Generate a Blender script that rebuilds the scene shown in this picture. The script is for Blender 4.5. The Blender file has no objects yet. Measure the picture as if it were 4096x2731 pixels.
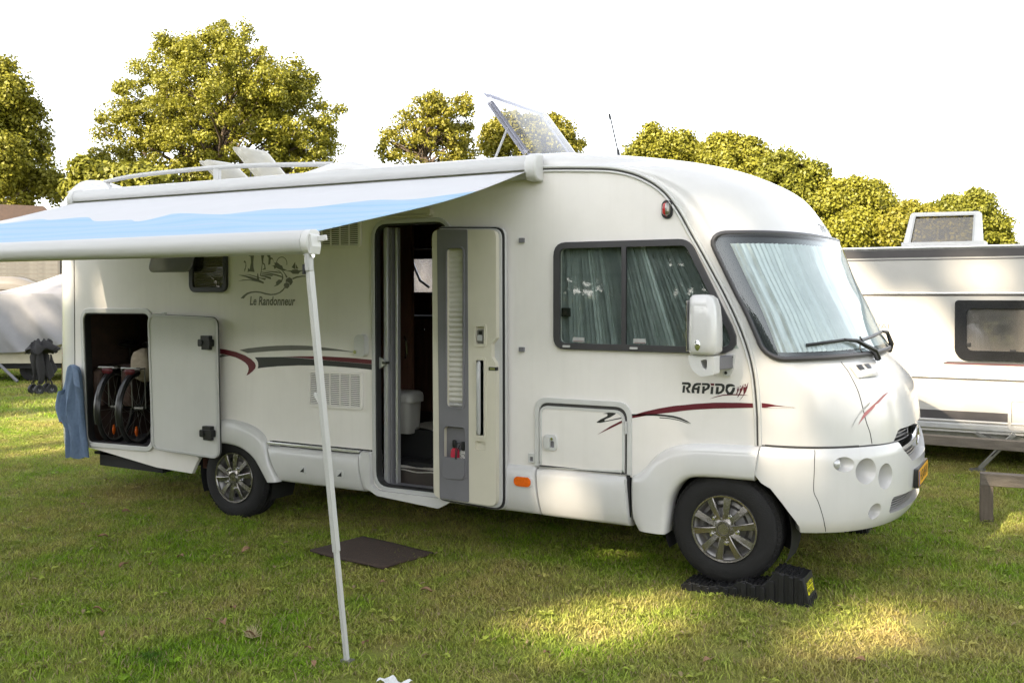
import bpy, bmesh, math, random
import numpy as np
from mathutils import Vector, Matrix
from mathutils.geometry import tessellate_polygon

random.seed(7)
RNG = np.random.default_rng(11)
scene = bpy.context.scene
col = scene.collection
R = math.radians

# ------------------------------------------------------------------ camera
YAW = R(29.15)
CAM = Vector((3.4827, -6.2444, 1.96))
cd = bpy.data.cameras.new('camera')
cam = bpy.data.objects.new('camera', cd)
col.objects.link(cam)
cam.location = CAM
cam.rotation_euler = (R(90 - 0.9), 0, YAW)
cd.sensor_width = 36.0
cd.lens = 34.277
cd.shift_y = -0.0313
cd.clip_start = 0.05
cd.clip_end = 2000
scene.camera = cam

# ------------------------------------------------------------------ light
LDIR = Vector((0.42, 1.73, -1.0)).normalized()
world = bpy.data.worlds.new('World')
scene.world = world
world.use_nodes = True
wn = world.node_tree
wn.nodes.clear()
sky = wn.nodes.new('ShaderNodeTexSky')
sky.sky_type = 'NISHITA'
sky.sun_disc = False
sky.sun_elevation = math.asin(-LDIR.z)
sky.sun_rotation = math.atan2(-LDIR.x, -LDIR.y)
sky.air_density = 1.0
sky.dust_density = 0.8
sky.ozone_density = 1.0
bg = wn.nodes.new('ShaderNodeBackground')
bg.inputs['Strength'].default_value = 0.15
wo = wn.nodes.new('ShaderNodeOutputWorld')
pale = wn.nodes.new('ShaderNodeHueSaturation')     # pale hazy evening sky
pale.inputs['Saturation'].default_value = 0.2
wn.links.new(sky.outputs[0], pale.inputs['Color'])
wn.links.new(pale.outputs[0], bg.inputs[0])
wn.links.new(bg.outputs[0], wo.inputs[0])

sd = bpy.data.lights.new('sun', 'SUN')
sd.energy = 4.8
sd.angle = R(0.53)
sd.color = (1.0, 0.85, 0.64)
sun = bpy.data.objects.new('sun', sd)
col.objects.link(sun)
sun.rotation_euler = LDIR.to_track_quat('-Z', 'Y').to_euler()
sun.location = (-10, -30, 20)

vs = scene.view_settings
vs.view_transform = 'Standard'
vs.look = 'None'
vs.gamma = 1.0
vs.use_curve_mapping = False
vs.exposure = 1.88
scene.cycles.max_bounces = 8
scene.cycles.transparent_max_bounces = 12
scene.cycles.use_denoising = True
scene.cycles.denoiser = 'OPENIMAGEDENOISE'
scene.cycles.denoising_input_passes = 'RGB_ALBEDO_NORMAL'
scene.cycles.denoising_prefilter = 'NONE'

# ------------------------------------------------------------------ helpers
def at(u, depth, z=0.0):
    """ground point seen along lateral slope u at a horizontal depth from the photographer"""
    x = CAM.x + depth * (u * math.cos(YAW) - math.sin(YAW))
    y = CAM.y + depth * (u * math.sin(YAW) + math.cos(YAW))
    return Vector((x, y, z))

MATS = {}
def mat(name, color, rough=0.5, metal=0.0, var=0.06, scale=6.0, bump=0.0, bscale=40.0, coat=0.0,
        color2=None, stretch=None, spec=0.5, transl=0.0, streak=0.0):
    m = bpy.data.materials.new(name)
    m.use_nodes = True
    nt = m.node_tree
    b = nt.nodes['Principled BSDF']
    b.inputs['Roughness'].default_value = rough
    b.inputs['Metallic'].default_value = metal
    b.inputs['Specular IOR Level'].default_value = spec
    b.inputs['Coat Weight'].default_value = coat
    b.inputs['Coat Roughness'].default_value = 0.08
    tc = nt.nodes.new('ShaderNodeTexCoord')
    src = tc.outputs['Object']
    if stretch:
        mp = nt.nodes.new('ShaderNodeMapping')
        mp.inputs['Scale'].default_value = stretch
        nt.links.new(src, mp.inputs[0])
        src = mp.outputs[0]
    n = nt.nodes.new('ShaderNodeTexNoise')
    n.inputs['Scale'].default_value = scale
    n.inputs['Detail'].default_value = 5
    n.inputs['Roughness'].default_value = 0.6
    nt.links.new(src, n.inputs['Vector'])
    mx = nt.nodes.new('ShaderNodeMix')
    mx.data_type = 'RGBA'
    c = Vector(color)
    c1 = color2 if color2 else tuple(c * (1 - var))
    c2 = tuple(c * (1 + var)) if not color2 else color
    mr = nt.nodes.new('ShaderNodeMapRange')
    mr.inputs['From Min'].default_value = 0.3
    mr.inputs['From Max'].default_value = 0.7
    nt.links.new(n.outputs['Fac'], mr.inputs['Value'])
    nt.links.new(mr.outputs[0], mx.inputs['Factor'])
    mx.inputs['A'].default_value = (*c1, 1)
    mx.inputs['B'].default_value = (*c2, 1)
    res = mx.outputs['Result']
    if streak:      # faint rain streaks running down the panel
        ms_ = nt.nodes.new('ShaderNodeMapping'); ms_.inputs['Scale'].default_value = (9, 9, .55)
        nt.links.new(tc.outputs['Object'], ms_.inputs[0])
        ns = nt.nodes.new('ShaderNodeTexNoise'); ns.inputs['Scale'].default_value = 2.2; ns.inputs['Detail'].default_value = 6
        nt.links.new(ms_.outputs[0], ns.inputs['Vector'])
        rs_ = nt.nodes.new('ShaderNodeMapRange')
        rs_.inputs['From Min'].default_value = .5; rs_.inputs['From Max'].default_value = .78
        rs_.inputs['To Min'].default_value = 0; rs_.inputs['To Max'].default_value = streak
        nt.links.new(ns.outputs['Fac'], rs_.inputs['Value'])
        m2 = nt.nodes.new('ShaderNodeMix'); m2.data_type = 'RGBA'
        nt.links.new(rs_.outputs[0], m2.inputs['Factor']); nt.links.new(res, m2.inputs['A'])
        m2.inputs['B'].default_value = (.34, .31, .25, 1)
        res = m2.outputs['Result']
    nt.links.new(res, b.inputs['Base Color'])
    rr_ = nt.nodes.new('ShaderNodeMapRange')
    rr_.inputs['To Min'].default_value = max(0.02, rough * 0.85)
    rr_.inputs['To Max'].default_value = min(1.0, rough * 1.15)
    nt.links.new(n.outputs['Fac'], rr_.inputs['Value'])
    nt.links.new(rr_.outputs[0], b.inputs['Roughness'])
    if bump:
        n2 = nt.nodes.new('ShaderNodeTexNoise')
        n2.inputs['Scale'].default_value = bscale
        n2.inputs['Detail'].default_value = 4
        nt.links.new(src, n2.inputs['Vector'])
        bp = nt.nodes.new('ShaderNodeBump')
        bp.inputs['Strength'].default_value = bump
        bp.inputs['Distance'].default_value = 0.02
        nt.links.new(n2.outputs['Fac'], bp.inputs['Height'])
        nt.links.new(bp.outputs[0], b.inputs['Normal'])
    if transl:
        out = nt.nodes['Material Output']
        tr = nt.nodes.new('ShaderNodeBsdfTranslucent')
        nt.links.new(mx.outputs['Result'], tr.inputs['Color'])
        ms = nt.nodes.new('ShaderNodeMixShader')
        ms.inputs[0].default_value = transl
        nt.links.new(b.outputs[0], ms.inputs[1])
        nt.links.new(tr.outputs[0], ms.inputs[2])
        nt.links.new(ms.outputs[0], out.inputs['Surface'])
    MATS[name] = m
    return m

def glass(name, tint, gloss=0.08, haze=0.0, hazecol=(0.8, 0.8, 0.85)):
    """thin pane: tinted transmission plus fresnel reflection, optional milky scatter"""
    m = bpy.data.materials.new(name)
    m.use_nodes = True
    nt = m.node_tree
    nt.nodes.clear()
    out = nt.nodes.new('ShaderNodeOutputMaterial')
    t = nt.nodes.new('ShaderNodeBsdfTransparent')
    t.inputs[0].default_value = (*tint, 1)
    g = nt.nodes.new('ShaderNodeBsdfGlossy')
    g.inputs['Roughness'].default_value = 0.02
    # reflection grows towards grazing angles, alike from both sides of the pane
    ge = nt.nodes.new('ShaderNodeNewGeometry')
    dt = nt.nodes.new('ShaderNodeVectorMath'); dt.operation = 'DOT_PRODUCT'
    nt.links.new(ge.outputs['Incoming'], dt.inputs[0]); nt.links.new(ge.outputs['Normal'], dt.inputs[1])
    ab = nt.nodes.new('ShaderNodeMath'); ab.operation = 'ABSOLUTE'
    nt.links.new(dt.outputs['Value'], ab.inputs[0])
    om = nt.nodes.new('ShaderNodeMath'); om.operation = 'SUBTRACT'; om.inputs[0].default_value = 1.0
    nt.links.new(ab.outputs[0], om.inputs[1])
    pw = nt.nodes.new('ShaderNodeMath'); pw.operation = 'POWER'; pw.inputs[1].default_value = 5.0
    nt.links.new(om.outputs[0], pw.inputs[0])
    mt = nt.nodes.new('ShaderNodeMath'); mt.operation = 'MULTIPLY_ADD'
    mt.inputs[1].default_value = 1.0 - gloss; mt.inputs[2].default_value = gloss
    nt.links.new(pw.outputs[0], mt.inputs[0])
    last = t.outputs[0]
    n = nt.nodes.new('ShaderNodeTexNoise')
    n.inputs['Scale'].default_value = 3.0
    if haze:
        d = nt.nodes.new('ShaderNodeBsdfTranslucent')
        d.inputs[0].default_value = (*hazecol, 1)
        d2 = nt.nodes.new('ShaderNodeBsdfDiffuse')
        d2.inputs[0].default_value = (*hazecol, 1)
        md = nt.nodes.new('ShaderNodeMixShader')
        md.inputs[0].default_value = 0.5
        nt.links.new(d.outputs[0], md.inputs[1])
        nt.links.new(d2.outputs[0], md.inputs[2])
        mh = nt.nodes.new('ShaderNodeMixShader')
        mr = nt.nodes.new('ShaderNodeMapRange')
        mr.inputs['To Min'].default_value = haze * 0.8
        mr.inputs['To Max'].default_value = haze * 1.2
        nt.links.new(n.outputs['Fac'], mr.inputs['Value'])
        nt.links.new(mr.outputs[0], mh.inputs[0])
        nt.links.new(last, mh.inputs[1])
        nt.links.new(md.outputs[0], mh.inputs[2])
        last = mh.outputs[0]
    ms = nt.nodes.new('ShaderNodeMixShader')
    nt.links.new(mt.outputs[0], ms.inputs[0])
    nt.links.new(last, ms.inputs[1])
    nt.links.new(g.outputs[0], ms.inputs[2])
    nt.links.new(ms.outputs[0], out.inputs[0])
    MATS[name] = m
    return m

WM = {}       # world translation of every root / part
def tag(o, label=None, cat=None, group=None, kind=None):
    if label: o['label'] = label
    if cat: o['category'] = cat
    if group: o['group'] = group
    if kind: o['kind'] = kind
    return o

def empty(name, loc, label, cat, group=None):
    o = bpy.data.objects.new(name, None)
    o.empty_display_size = 0.2
    col.objects.link(o)
    o.location = loc
    WM[o.name] = Matrix.Translation(Vector(loc))
    return tag(o, label, cat, group)

class MB:
    def __init__(s):
        s.v = []; s.f = []
    def add(s, vs, fs):
        k = len(s.v)
        s.v += [tuple(p) for p in vs]
        s.f += [tuple(i + k for i in q) for q in fs]
        return s
    def box(s, a, b):
        x0, y0, z0 = a; x1, y1, z1 = b
        vs = [(x, y, z) for z in (z0, z1) for y in (y0, y1) for x in (x0, x1)]
        return s.add(vs, [(0, 2, 3, 1), (4, 5, 7, 6), (0, 1, 5, 4), (2, 6, 7, 3), (0, 4, 6, 2), (1, 3, 7, 5)])
    def obox(s, p0, p1, w, h, up=(0, 0, 1)):
        """bar from p0 to p1 with cross section w (sideways) x h (up)"""
        p0 = Vector(p0); p1 = Vector(p1); d = (p1 - p0).normalized()
        sd_ = d.cross(Vector(up)).normalized(); u_ = sd_.cross(d).normalized()
        vs = []
        for p in (p0, p1):
            for a, b in ((-1, -1), (1, -1), (1, 1), (-1, 1)):
                vs.append(p + sd_ * a * w / 2 + u_ * b * h / 2)
        return s.add(vs, [(0, 1, 2, 3), (7, 6, 5, 4), (0, 4, 5, 1), (1, 5, 6, 2), (2, 6, 7, 3), (3, 7, 4, 0)])
    def tube(s, path, r, n=8, closed=False, cap=True):
        P = [Vector(p) for p in path]
        rs = r if isinstance(r, (list, tuple)) else [r] * len(P)
        m = len(P); rings = []; prev = None
        for i, p in enumerate(P):
            a = P[(i - 1) % m] if (closed or i > 0) else p
            b = P[(i + 1) % m] if (closed or i < m - 1) else p
            t = (b - a).normalized()
            if prev is None:
                ref = Vector((0, 0, 1)) if abs(t.z) < 0.9 else Vector((1, 0, 0))
                nrm = t.cross(ref).normalized()
            else:
                nrm = (prev - t * prev.dot(t)).normalized()
            prev = nrm
            bn = t.cross(nrm)
            rings.append([p + (nrm * math.cos(2 * math.pi * k / n) + bn * math.sin(2 * math.pi * k / n)) * rs[i] for k in range(n)])
        return s.loft(rings, closed_rows=True, closed_cols=closed, cap=cap and not closed)
    def cyl(s, p0, p1, r, n=16, r1=None):
        return s.tube([p0, p1], [r, r1 if r1 is not None else r], n)
    def loft(s, rows, closed_rows=False, closed_cols=False, cap=False):
        n = len(rows[0]); vs = [p for row in rows for p in row]; fs = []
        m = len(rows)
        for i in range(m if closed_cols else m - 1):
            for j in range(n if closed_rows else n - 1):
                a = i * n + j; b = i * n + (j + 1) % n
                c = ((i + 1) % m) * n + (j + 1) % n; d = ((i + 1) % m) * n + j
                fs.append((a, b, c, d))
        if cap:
            fs.append(tuple(range(n - 1, -1, -1)))
            fs.append(tuple((m - 1) * n + k for k in range(n)))
        return s.add(vs, fs)
    def plate(s, outline, y0, y1, holes=(), T=None):
        """flat plate in the XZ plane between y0 (near) and y1 (far), with holes; T maps points"""
        loops = [list(outline)] + [list(h) for h in holes]
        flat = [p for l in loops for p in l]
        tris = tessellate_polygon([[Vector((p[0], p[1], 0)) for p in l] for l in loops])
        n = len(flat)
        vs = [(p[0], y0, p[1]) for p in flat] + [(p[0], y1, p[1]) for p in flat]
        fs = []
        for a, b, c in tris:
            fs.append((a, b, c)); fs.append((c + n, b + n, a + n))
        k = 0
        for l in loops:
            m = len(l)
            for i in range(m):
                a = k + i; b = k + (i + 1) % m
                fs.append((a, a + n, b + n, b))
            k += m
        if T: vs = [T(p) for p in vs]
        return s.add(vs, fs)
    def lathe(s, prof, c, axis='y', n=48, a0=0.0, a1=None):
        rows = []
        full = a1 is None
        a1 = 2 * math.pi if full else a1
        cnt = n if full else n + 1
        for k in range(cnt):
            a = a0 + (a1 - a0) * k / n
            row = []
            for r, h in prof:
                if axis == 'y': p = (c[0] + r * math.cos(a), c[1] + h, c[2] + r * math.sin(a))
                elif axis == 'x': p = (c[0] + h, c[1] + r * math.cos(a), c[2] + r * math.sin(a))
                else: p = (c[0] + r * math.cos(a), c[1] + r * math.sin(a), c[2] + h)
                row.append(p)
            rows.append(row)
        return s.loft(rows, closed_cols=full)
    def sphere(s, c, r, n=12, m=8, sq=(1, 1, 1)):
        rows = []
        for i in range(m + 1):
            t = math.pi * i / m
            rows.append([(c[0] + sq[0] * r * math.sin(t) * math.cos(2 * math.pi * k / n),
                          c[1] + sq[1] * r * math.sin(t) * math.sin(2 * math.pi * k / n),
                          c[2] + sq[2] * r * math.cos(t)) for k in range(n)])
        return s.loft(rows, closed_rows=True)
    def mesh(s, name, m, smooth=35.0):
        me = bpy.data.meshes.new(name)
        me.from_pydata(s.v, [], s.f)
        bm = bmesh.new(); bm.from_mesh(me)
        bmesh.ops.remove_doubles(bm, verts=bm.verts, dist=1e-5)
        bmesh.ops.recalc_face_normals(bm, faces=bm.faces)
        bm.to_mesh(me); bm.free()
        me.materials.append(MATS[m] if isinstance(m, str) else m)
        if smooth:
            me.polygons.foreach_set('use_smooth', [True] * len(me.polygons))
            me.set_sharp_from_angle(angle=R(smooth))
        return me
    def build(s, name, m, parent=None, label=None, cat=None, group=None, kind=None, smooth=35.0, bevel=0.0, seg=2, loc=None):
        o = bpy.data.objects.new(name, s.mesh(name, m, smooth))
        col.objects.link(o)
        if parent is not None:
            o.parent = parent
            o.matrix_parent_inverse = WM[parent.name].inverted()
        WM[o.name] = Matrix.Identity(4)
        if loc is not None:
            o.location = loc
            WM[o.name] = Matrix.Translation(Vector(loc))
        if bevel:
            bv = o.modifiers.new('bevel', 'BEVEL')
            bv.width = bevel; bv.segments = seg; bv.limit_method = 'ANGLE'; bv.angle_limit = R(40)
        return tag(o, label, cat, group, kind)

def shared(name, me, parent, loc=(0, 0, 0), rot=(0, 0, 0)):
    o = bpy.data.objects.new(name, me)
    col.objects.link(o)
    o.parent = parent
    o.matrix_parent_inverse = WM[parent.name].inverted()
    o.location = loc; o.rotation_euler = rot
    WM[o.name] = Matrix.Translation(Vector(loc))
    return o

def copy_tree(o, parent=None):
    c = o.copy(); col.objects.link(c)
    if parent is not None:
        c.parent = parent
    for ch in list(o.children):
        copy_tree(ch, c)
    return c

def rrect(x0, z0, x1, z1, r, n=5):
    rs = r if isinstance(r, (list, tuple)) else [r] * 4
    cs = [(x0 + rs[0], z0 + rs[0], rs[0], 180), (x1 - rs[1], z0 + rs[1], rs[1], 270),
          (x1 - rs[2], z1 - rs[2], rs[2], 0), (x0 + rs[3], z1 - rs[3], rs[3], 90)]
    out = []
    for cx, cz, rr_, a in cs:
        for k in range(n + 1):
            t = R(a + 90 * k / n)
            out.append((cx + rr_ * math.cos(t), cz + rr_ * math.sin(t)))
    return out

def roundpoly(pts, rad, n=5):
    """round the corners of a polygon"""
    m = len(pts); out = []
    rad = rad if isinstance(rad, (list, tuple)) else [rad] * m
    for i in range(m):
        p = Vector(pts[i]); a = Vector(pts[i - 1]) - p; b = Vector(pts[(i + 1) % m]) - p
        la, lb = a.length, b.length
        a.normalize(); b.normalize()
        ang = math.acos(max(-1, min(1, a.dot(b))))
        d = min(rad[i] / max(math.tan(ang / 2), 1e-3), la * 0.45, lb * 0.45)
        p0 = p + a * d; p1 = p + b * d
        for k in range(n + 1):
            t = k / n
            q = p0 * (1 - t) ** 2 + p * 2 * t * (1 - t) + p1 * t * t
            out.append((q.x, q.y))
    return out

def inset(pts, d):
    """shrink a polygon (convex-ish) by d"""
    m = len(pts); out = []
    area = sum(pts[i][0] * pts[(i + 1) % m][1] - pts[(i + 1) % m][0] * pts[i][1] for i in range(m))
    sg = 1 if area > 0 else -1
    for i in range(m):
        p = Vector(pts[i]); a = p - Vector(pts[i - 1]); b = Vector(pts[(i + 1) % m]) - p
        if a.length < 1e-9: a = b
        if b.length < 1e-9: b = a
        na = Vector((-a.y, a.x)).normalized() * sg; nb = Vector((-b.y, b.x)).normalized() * sg
        nn = na + nb
        nn = nn.normalized() if nn.length > 1e-6 else na
        k = d / max(nn.dot(na), 0.4)
        out.append((p.x + nn.x * k, p.y + nn.y * k))
    return out

def smooth_line(pts, n):
    """Catmull-Rom resample of a polyline to n points"""
    P = [Vector(p) for p in pts]
    L = [0.0]
    for i in range(1, len(P)): L.append(L[-1] + (P[i] - P[i - 1]).length)
    out = []
    for k in range(n):
        s_ = L[-1] * k / (n - 1)
        i = 0
        while i < len(P) - 2 and L[i + 1] < s_: i += 1
        t = (s_ - L[i]) / max(L[i + 1] - L[i], 1e-9)
        p0 = P[max(i - 1, 0)]; p1 = P[i]; p2 = P[i + 1]; p3 = P[min(i + 2, len(P) - 1)]
        out.append(0.5 * ((2 * p1) + (p2 - p0) * t + (2 * p0 - 5 * p1 + 4 * p2 - p3) * t * t + (3 * p1 - p0 - 3 * p2 + p3) * t ** 3))
    return out

def text_mesh(txt, size, shear=0.0, bold=0.0, xs=1.0):
    cu = bpy.data.curves.new('txt', 'FONT')
    cu.body = txt; cu.size = size; cu.shear = shear; cu.offset = bold
    cu.align_x = 'CENTER'; cu.align_y = 'CENTER'; cu.resolution_u = 3
    ob = bpy.data.objects.new('txt', cu)
    col.objects.link(ob)
    dg = bpy.context.evaluated_depsgraph_get()
    me = bpy.data.meshes.new_from_object(ob.evaluated_get(dg))
    vs = [(v.co.x * xs, v.co.y) for v in me.vertices]
    fs = [tuple(p.vertices) for p in me.polygons]
    bpy.data.objects.remove(ob); bpy.data.curves.remove(cu); bpy.data.meshes.remove(me)
    return vs, fs

# ------------------------------------------------------------------ materials
mat('white_gelcoat', (0.62, 0.61, 0.595), 0.22, var=0.035, scale=2.5, coat=0.5, bump=0.02, bscale=2.5, streak=0.045)
mat('side_panel_white', (0.80, 0.765, 0.725), 0.3, var=0.04, scale=2.2, coat=0.3, streak=0.05, bump=0.015, bscale=90)
mat('white_plastic', (0.58, 0.575, 0.555), 0.35, var=0.04)
mat('white_aluminium', (0.50, 0.497, 0.485), 0.3, var=0.03, stretch=(1, 20, 20))
mat('grey_frame', (0.05, 0.048, 0.052), 0.42, var=0.08)
mat('black_rubber', (0.016, 0.016, 0.017), 0.55, var=0.2)
mat('black_plastic', (0.010, 0.010, 0.011), 0.4, var=0.15)
mat('seam_dark', (0.05, 0.048, 0.045), 0.7)
mat('tyre_rubber', (0.009, 0.0085, 0.0085), 0.8, var=0.35, scale=14, bump=0.25, bscale=120)
mat('hubcap_grey', (0.27, 0.255, 0.235), 0.24, metal=0.85, var=0.08)
mat('steel_wheel', (0.26, 0.25, 0.24), 0.45, metal=0.8, var=0.15)
mat('chrome', (0.75, 0.75, 0.75), 0.12, metal=1.0, var=0.03)
mat('maroon_vinyl', (0.12, 0.012, 0.022), 0.35, var=0.06)
mat('charcoal_vinyl', (0.024, 0.025, 0.023), 0.4, var=0.08)
mat('grey_vinyl', (0.15, 0.145, 0.13), 0.4, var=0.06)
mat('logo_grey', (0.15, 0.145, 0.125), 0.45, var=0.06)
mat('pale_red_vinyl', (0.36, 0.12, 0.12), 0.3, var=0.05)
mat('pale_grey_vinyl', (0.42, 0.42, 0.41), 0.3, var=0.05)
mat('beige_liner', (0.60, 0.565, 0.46), 0.5, var=0.03, bump=0.05, bscale=200)
mat('grey_liner', (0.165, 0.162, 0.175), 0.5, var=0.05, bump=0.05, bscale=200)
mat('blind_fabric', (0.60, 0.58, 0.52), 0.8, var=0.05, stretch=(1, 1, 8))
mat('dark_wood', (0.13, 0.062, 0.04), 0.4, var=0.35, scale=4, stretch=(6, 6, 0.6))
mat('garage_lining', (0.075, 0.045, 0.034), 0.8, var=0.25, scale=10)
mat('interior_floor', (0.05, 0.04, 0.033), 0.6, var=0.2)
mat('pale_rug', (0.55, 0.52, 0.46), 0.95, var=0.15, scale=60, bump=0.5, bscale=150)
mat('underbody', (0.012, 0.012, 0.012), 0.8, var=0.3)
mat('grille_metal', (0.25, 0.24, 0.23), 0.35, metal=0.8)
mat('orange_lens', (0.75, 0.13, 0.01), 0.2, var=0.15, scale=60, coat=0.6)
mat('red_lens', (0.42, 0.012, 0.012), 0.18, var=0.15, scale=50, coat=0.6)
mat('clear_lens', (0.55, 0.55, 0.55), 0.12, metal=0.4, coat=0.6)
mat('plate_yellow', (0.85, 0.42, 0.01), 0.35, var=0.05)
mat('plate_blue', (0.03, 0.06, 0.35), 0.35)
mat('plate_black', (0.02, 0.02, 0.02), 0.4)
mat('sticker_yellow', (0.8, 0.75, 0.01), 0.4, var=0.03)
mat('ramp_black', (0.010, 0.010, 0.011), 0.45, var=0.2, scale=20, bump=0.08, bscale=60)
mat('mat_brown', (0.055, 0.035, 0.025), 0.9, var=0.25, scale=25, bump=0.6, bscale=180)
mat('denim_blue', (0.14, 0.20, 0.31), 0.85, var=0.12, scale=30, bump=0.1, bscale=220)
mat('umbrella_red', (0.45, 0.012, 0.04), 0.7, var=0.2, scale=40)
mat('umbrella_print', (0.65, 0.62, 0.58), 0.7, color2=(0.02, 0.02, 0.02), scale=110)
mat('bin_white', (0.58, 0.565, 0.52), 0.4, var=0.04)
mat('weathered_wood', (0.17, 0.145, 0.115), 0.85, color2=(0.10, 0.083, 0.066), scale=5, stretch=(1.0, 9, 9), bump=0.4, bscale=30)
mat('weathered_post', (0.15, 0.12, 0.09), 0.85, color2=(0.085, 0.068, 0.05), scale=5, stretch=(9, 9, 1.0), bump=0.4, bscale=30)
mat('caravan_white', (0.43, 0.415, 0.385), 0.32, var=0.02, scale=3, coat=0.15, bump=0.12, bscale=160)
mat('caravan_dark', (0.055, 0.05, 0.05), 0.45, var=0.12)
mat('bright_trim', (0.72, 0.72, 0.72), 0.25, metal=0.6)
mat('canvas_pale', (0.32, 0.315, 0.33), 0.85, var=0.05, bump=0.15, bscale=8, transl=0.15)
mat('tent_canvas', (0.40, 0.37, 0.32), 0.85, var=0.12, bump=0.3, bscale=6, transl=0.2)
mat('curtain_grey', (0.36, 0.35, 0.335), 0.85, var=0.08, bump=0.2, bscale=6)
mat('trailer_cream', (0.55, 0.50, 0.38), 0.5, var=0.06)
mat('wagon_black', (0.014, 0.013, 0.014), 0.8, var=0.25, bump=0.3, bscale=40)
mat('galvanised', (0.28, 0.275, 0.25), 0.45, metal=0.7, var=0.12, scale=20)
mat('roof_tile', (0.075, 0.046, 0.032), 0.85, color2=(0.045, 0.03, 0.022), scale=8, bump=0.3, bscale=12)
mat('brick_brown', (0.22, 0.13, 0.09), 0.9, var=0.2, scale=20)
mat('roofbox_grey', (0.17, 0.155, 0.135), 0.25, var=0.05, coat=0.4)
mat('car_silver', (0.45, 0.43, 0.40), 0.3, metal=0.6, var=0.05, coat=0.5)
mat('board_grey', (0.13, 0.125, 0.115), 0.9, var=0.2, scale=6)
mat('bag_canvas', (0.38, 0.32, 0.24), 0.9, var=0.15, scale=20, bump=0.3, bscale=50)
mat('pannier_brown', (0.09, 0.055, 0.045), 0.85, var=0.25, scale=20)
mat('bike_black', (0.015, 0.015, 0.016), 0.3, var=0.1)
mat('dry_leaf', (0.24, 0.14, 0.075), 0.85, var=0.3, scale=20)
mat('dry_straw', (0.42, 0.34, 0.20), 0.9, var=0.2, scale=30)
mat('paper_scrap', (0.7, 0.7, 0.7), 0.8, var=0.1)
mat('bark', (0.12, 0.088, 0.06), 0.9, color2=(0.05, 0.036, 0.026), scale=6, stretch=(4, 4, 0.7), bump=0.6, bscale=14)
mat('silver_screen', (0.46, 0.47, 0.46), 0.35, metal=0.55, var=0.06, scale=14, bump=0.12, bscale=16)
mat('silver_screen_side', (0.42, 0.44, 0.43), 0.5, metal=0.3, var=0.12, scale=14, bump=0.15, bscale=16)
mat('ceramic_black', (0.008, 0.008, 0.009), 0.25)
glass('windscreen_glass', (0.86, 0.93, 0.93), 0.06)
glass('side_glass', (0.84, 0.88, 0.865), 0.03)
glass('acrylic_clear', (0.90, 0.90, 0.93), 0.05, haze=0.26, hazecol=(0.5, 0.5, 0.56))
glass('acrylic_milky', (0.60, 0.60, 0.56), 0.04, haze=0.72, hazecol=(0.72, 0.69, 0.60))
glass('acrylic_edge', (0.5, 0.5, 0.56), 0.05, haze=0.7, hazecol=(0.40, 0.41, 0.50))
glass('acrylic_smoke', (0.45, 0.42, 0.38), 0.05, haze=0.02)
glass('caravan_glass', (0.72, 0.71, 0.69), 0.05, haze=0.03)
glass('acrylic_grey', (0.62, 0.60, 0.58), 0.05, haze=0.25)
# ------------------------------------------------------------------ motorhome surfaces
def pchip(xs, ys, x):
    n = len(xs)
    if x <= xs[0]: return ys[0]
    if x >= xs[-1]: return ys[-1]
    h = [xs[i + 1] - xs[i] for i in range(n - 1)]
    d = [(ys[i + 1] - ys[i]) / h[i] for i in range(n - 1)]
    m = [0.0] * n; m[0] = d[0]; m[-1] = d[-1]
    for i in range(1, n - 1):
        if d[i - 1] * d[i] > 0:
            w1 = 2 * h[i] + h[i - 1]; w2 = h[i] + 2 * h[i - 1]
            m[i] = (w1 + w2) / (w1 / d[i - 1] + w2 / d[i])
    i = 0
    while i < n - 2 and xs[i + 1] <= x: i += 1
    t = (x - xs[i]) / h[i]
    return (1 + 2 * t) * (1 - t) ** 2 * ys[i] + t * (1 - t) ** 2 * h[i] * m[i] + t * t * (3 - 2 * t) * ys[i + 1] + t * t * (t - 1) * h[i] * m[i + 1]

SEAM_Z = [.97, 1.19, 1.47, 1.78, 2.12, 2.38, 2.62, 2.76, 2.836, 2.875]
SEAM_X = [1.831, 1.825, 1.796, 1.695, 1.52, 1.371, 1.218, 1.031, .774, .25]
CAP_Z = [.95, 1.1, 1.2, 1.33, 1.45, 1.53, 1.6, 1.82, 2.07, 2.355, 2.56, 2.69, 2.83, 2.91, 2.967, 2.985]
CAP_X = [2.615, 2.60, 2.585, 2.555, 2.48, 2.40, 2.355, 2.244, 2.12, 2.01, 1.887, 1.778, 1.534, 1.28, .854, .6]
BUM_Z = [.40, .44, .48, .55, .65, .8, .95, .985]
BUM_X = [2.53, 2.58, 2.612, 2.64, 2.66, 2.668, 2.662, 2.64]
HALF, EXP = 1.15, 2.35

def sm(t):
    t = max(0.0, min(1.0, t))
    return t * t * (3 - 2 * t)

def sect(xb, xc, yi, th):
    s_ = max(math.sin(th), 0.0); c = math.cos(th); sg = 1 if c >= 0 else -1
    return xb + (xc - xb) * s_ ** (2 / EXP), HALF - (HALF - yi) * sg * abs(c) ** (2 / EXP)

def cap0(th, z):
    yi = 0. if z <= 2.875 else .15 * (1 - math.sqrt(max(0, 1 - ((z - 2.875) / .112) ** 2)))
    x, y = sect(pchip(SEAM_Z, SEAM_X, z), pchip(CAP_Z, CAP_X, z), yi - .004, th)
    if z < 1.52:      # raised bonnet
        k = sm((th - .84) / .10) * sm((math.pi - .84 - th) / .10) * sm((1.52 - z) / .22)
        x += .022 * k
        k2 = sm((th - 1.12) / .12) * sm((math.pi - 1.12 - th) / .12) * sm((1.50 - z) / .25)
        x += .010 * k2
    return Vector((x, y, z))

def bum0(th, z):
    yo = -.03 + (0 if z < .93 else (z - .93) / .055 * .028) + (0 if z > .5 else (.5 - z) * .5)
    x, y = sect(1.80, pchip(BUM_Z, BUM_X, z), yo, th)
    return Vector((x, y, z))

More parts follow.
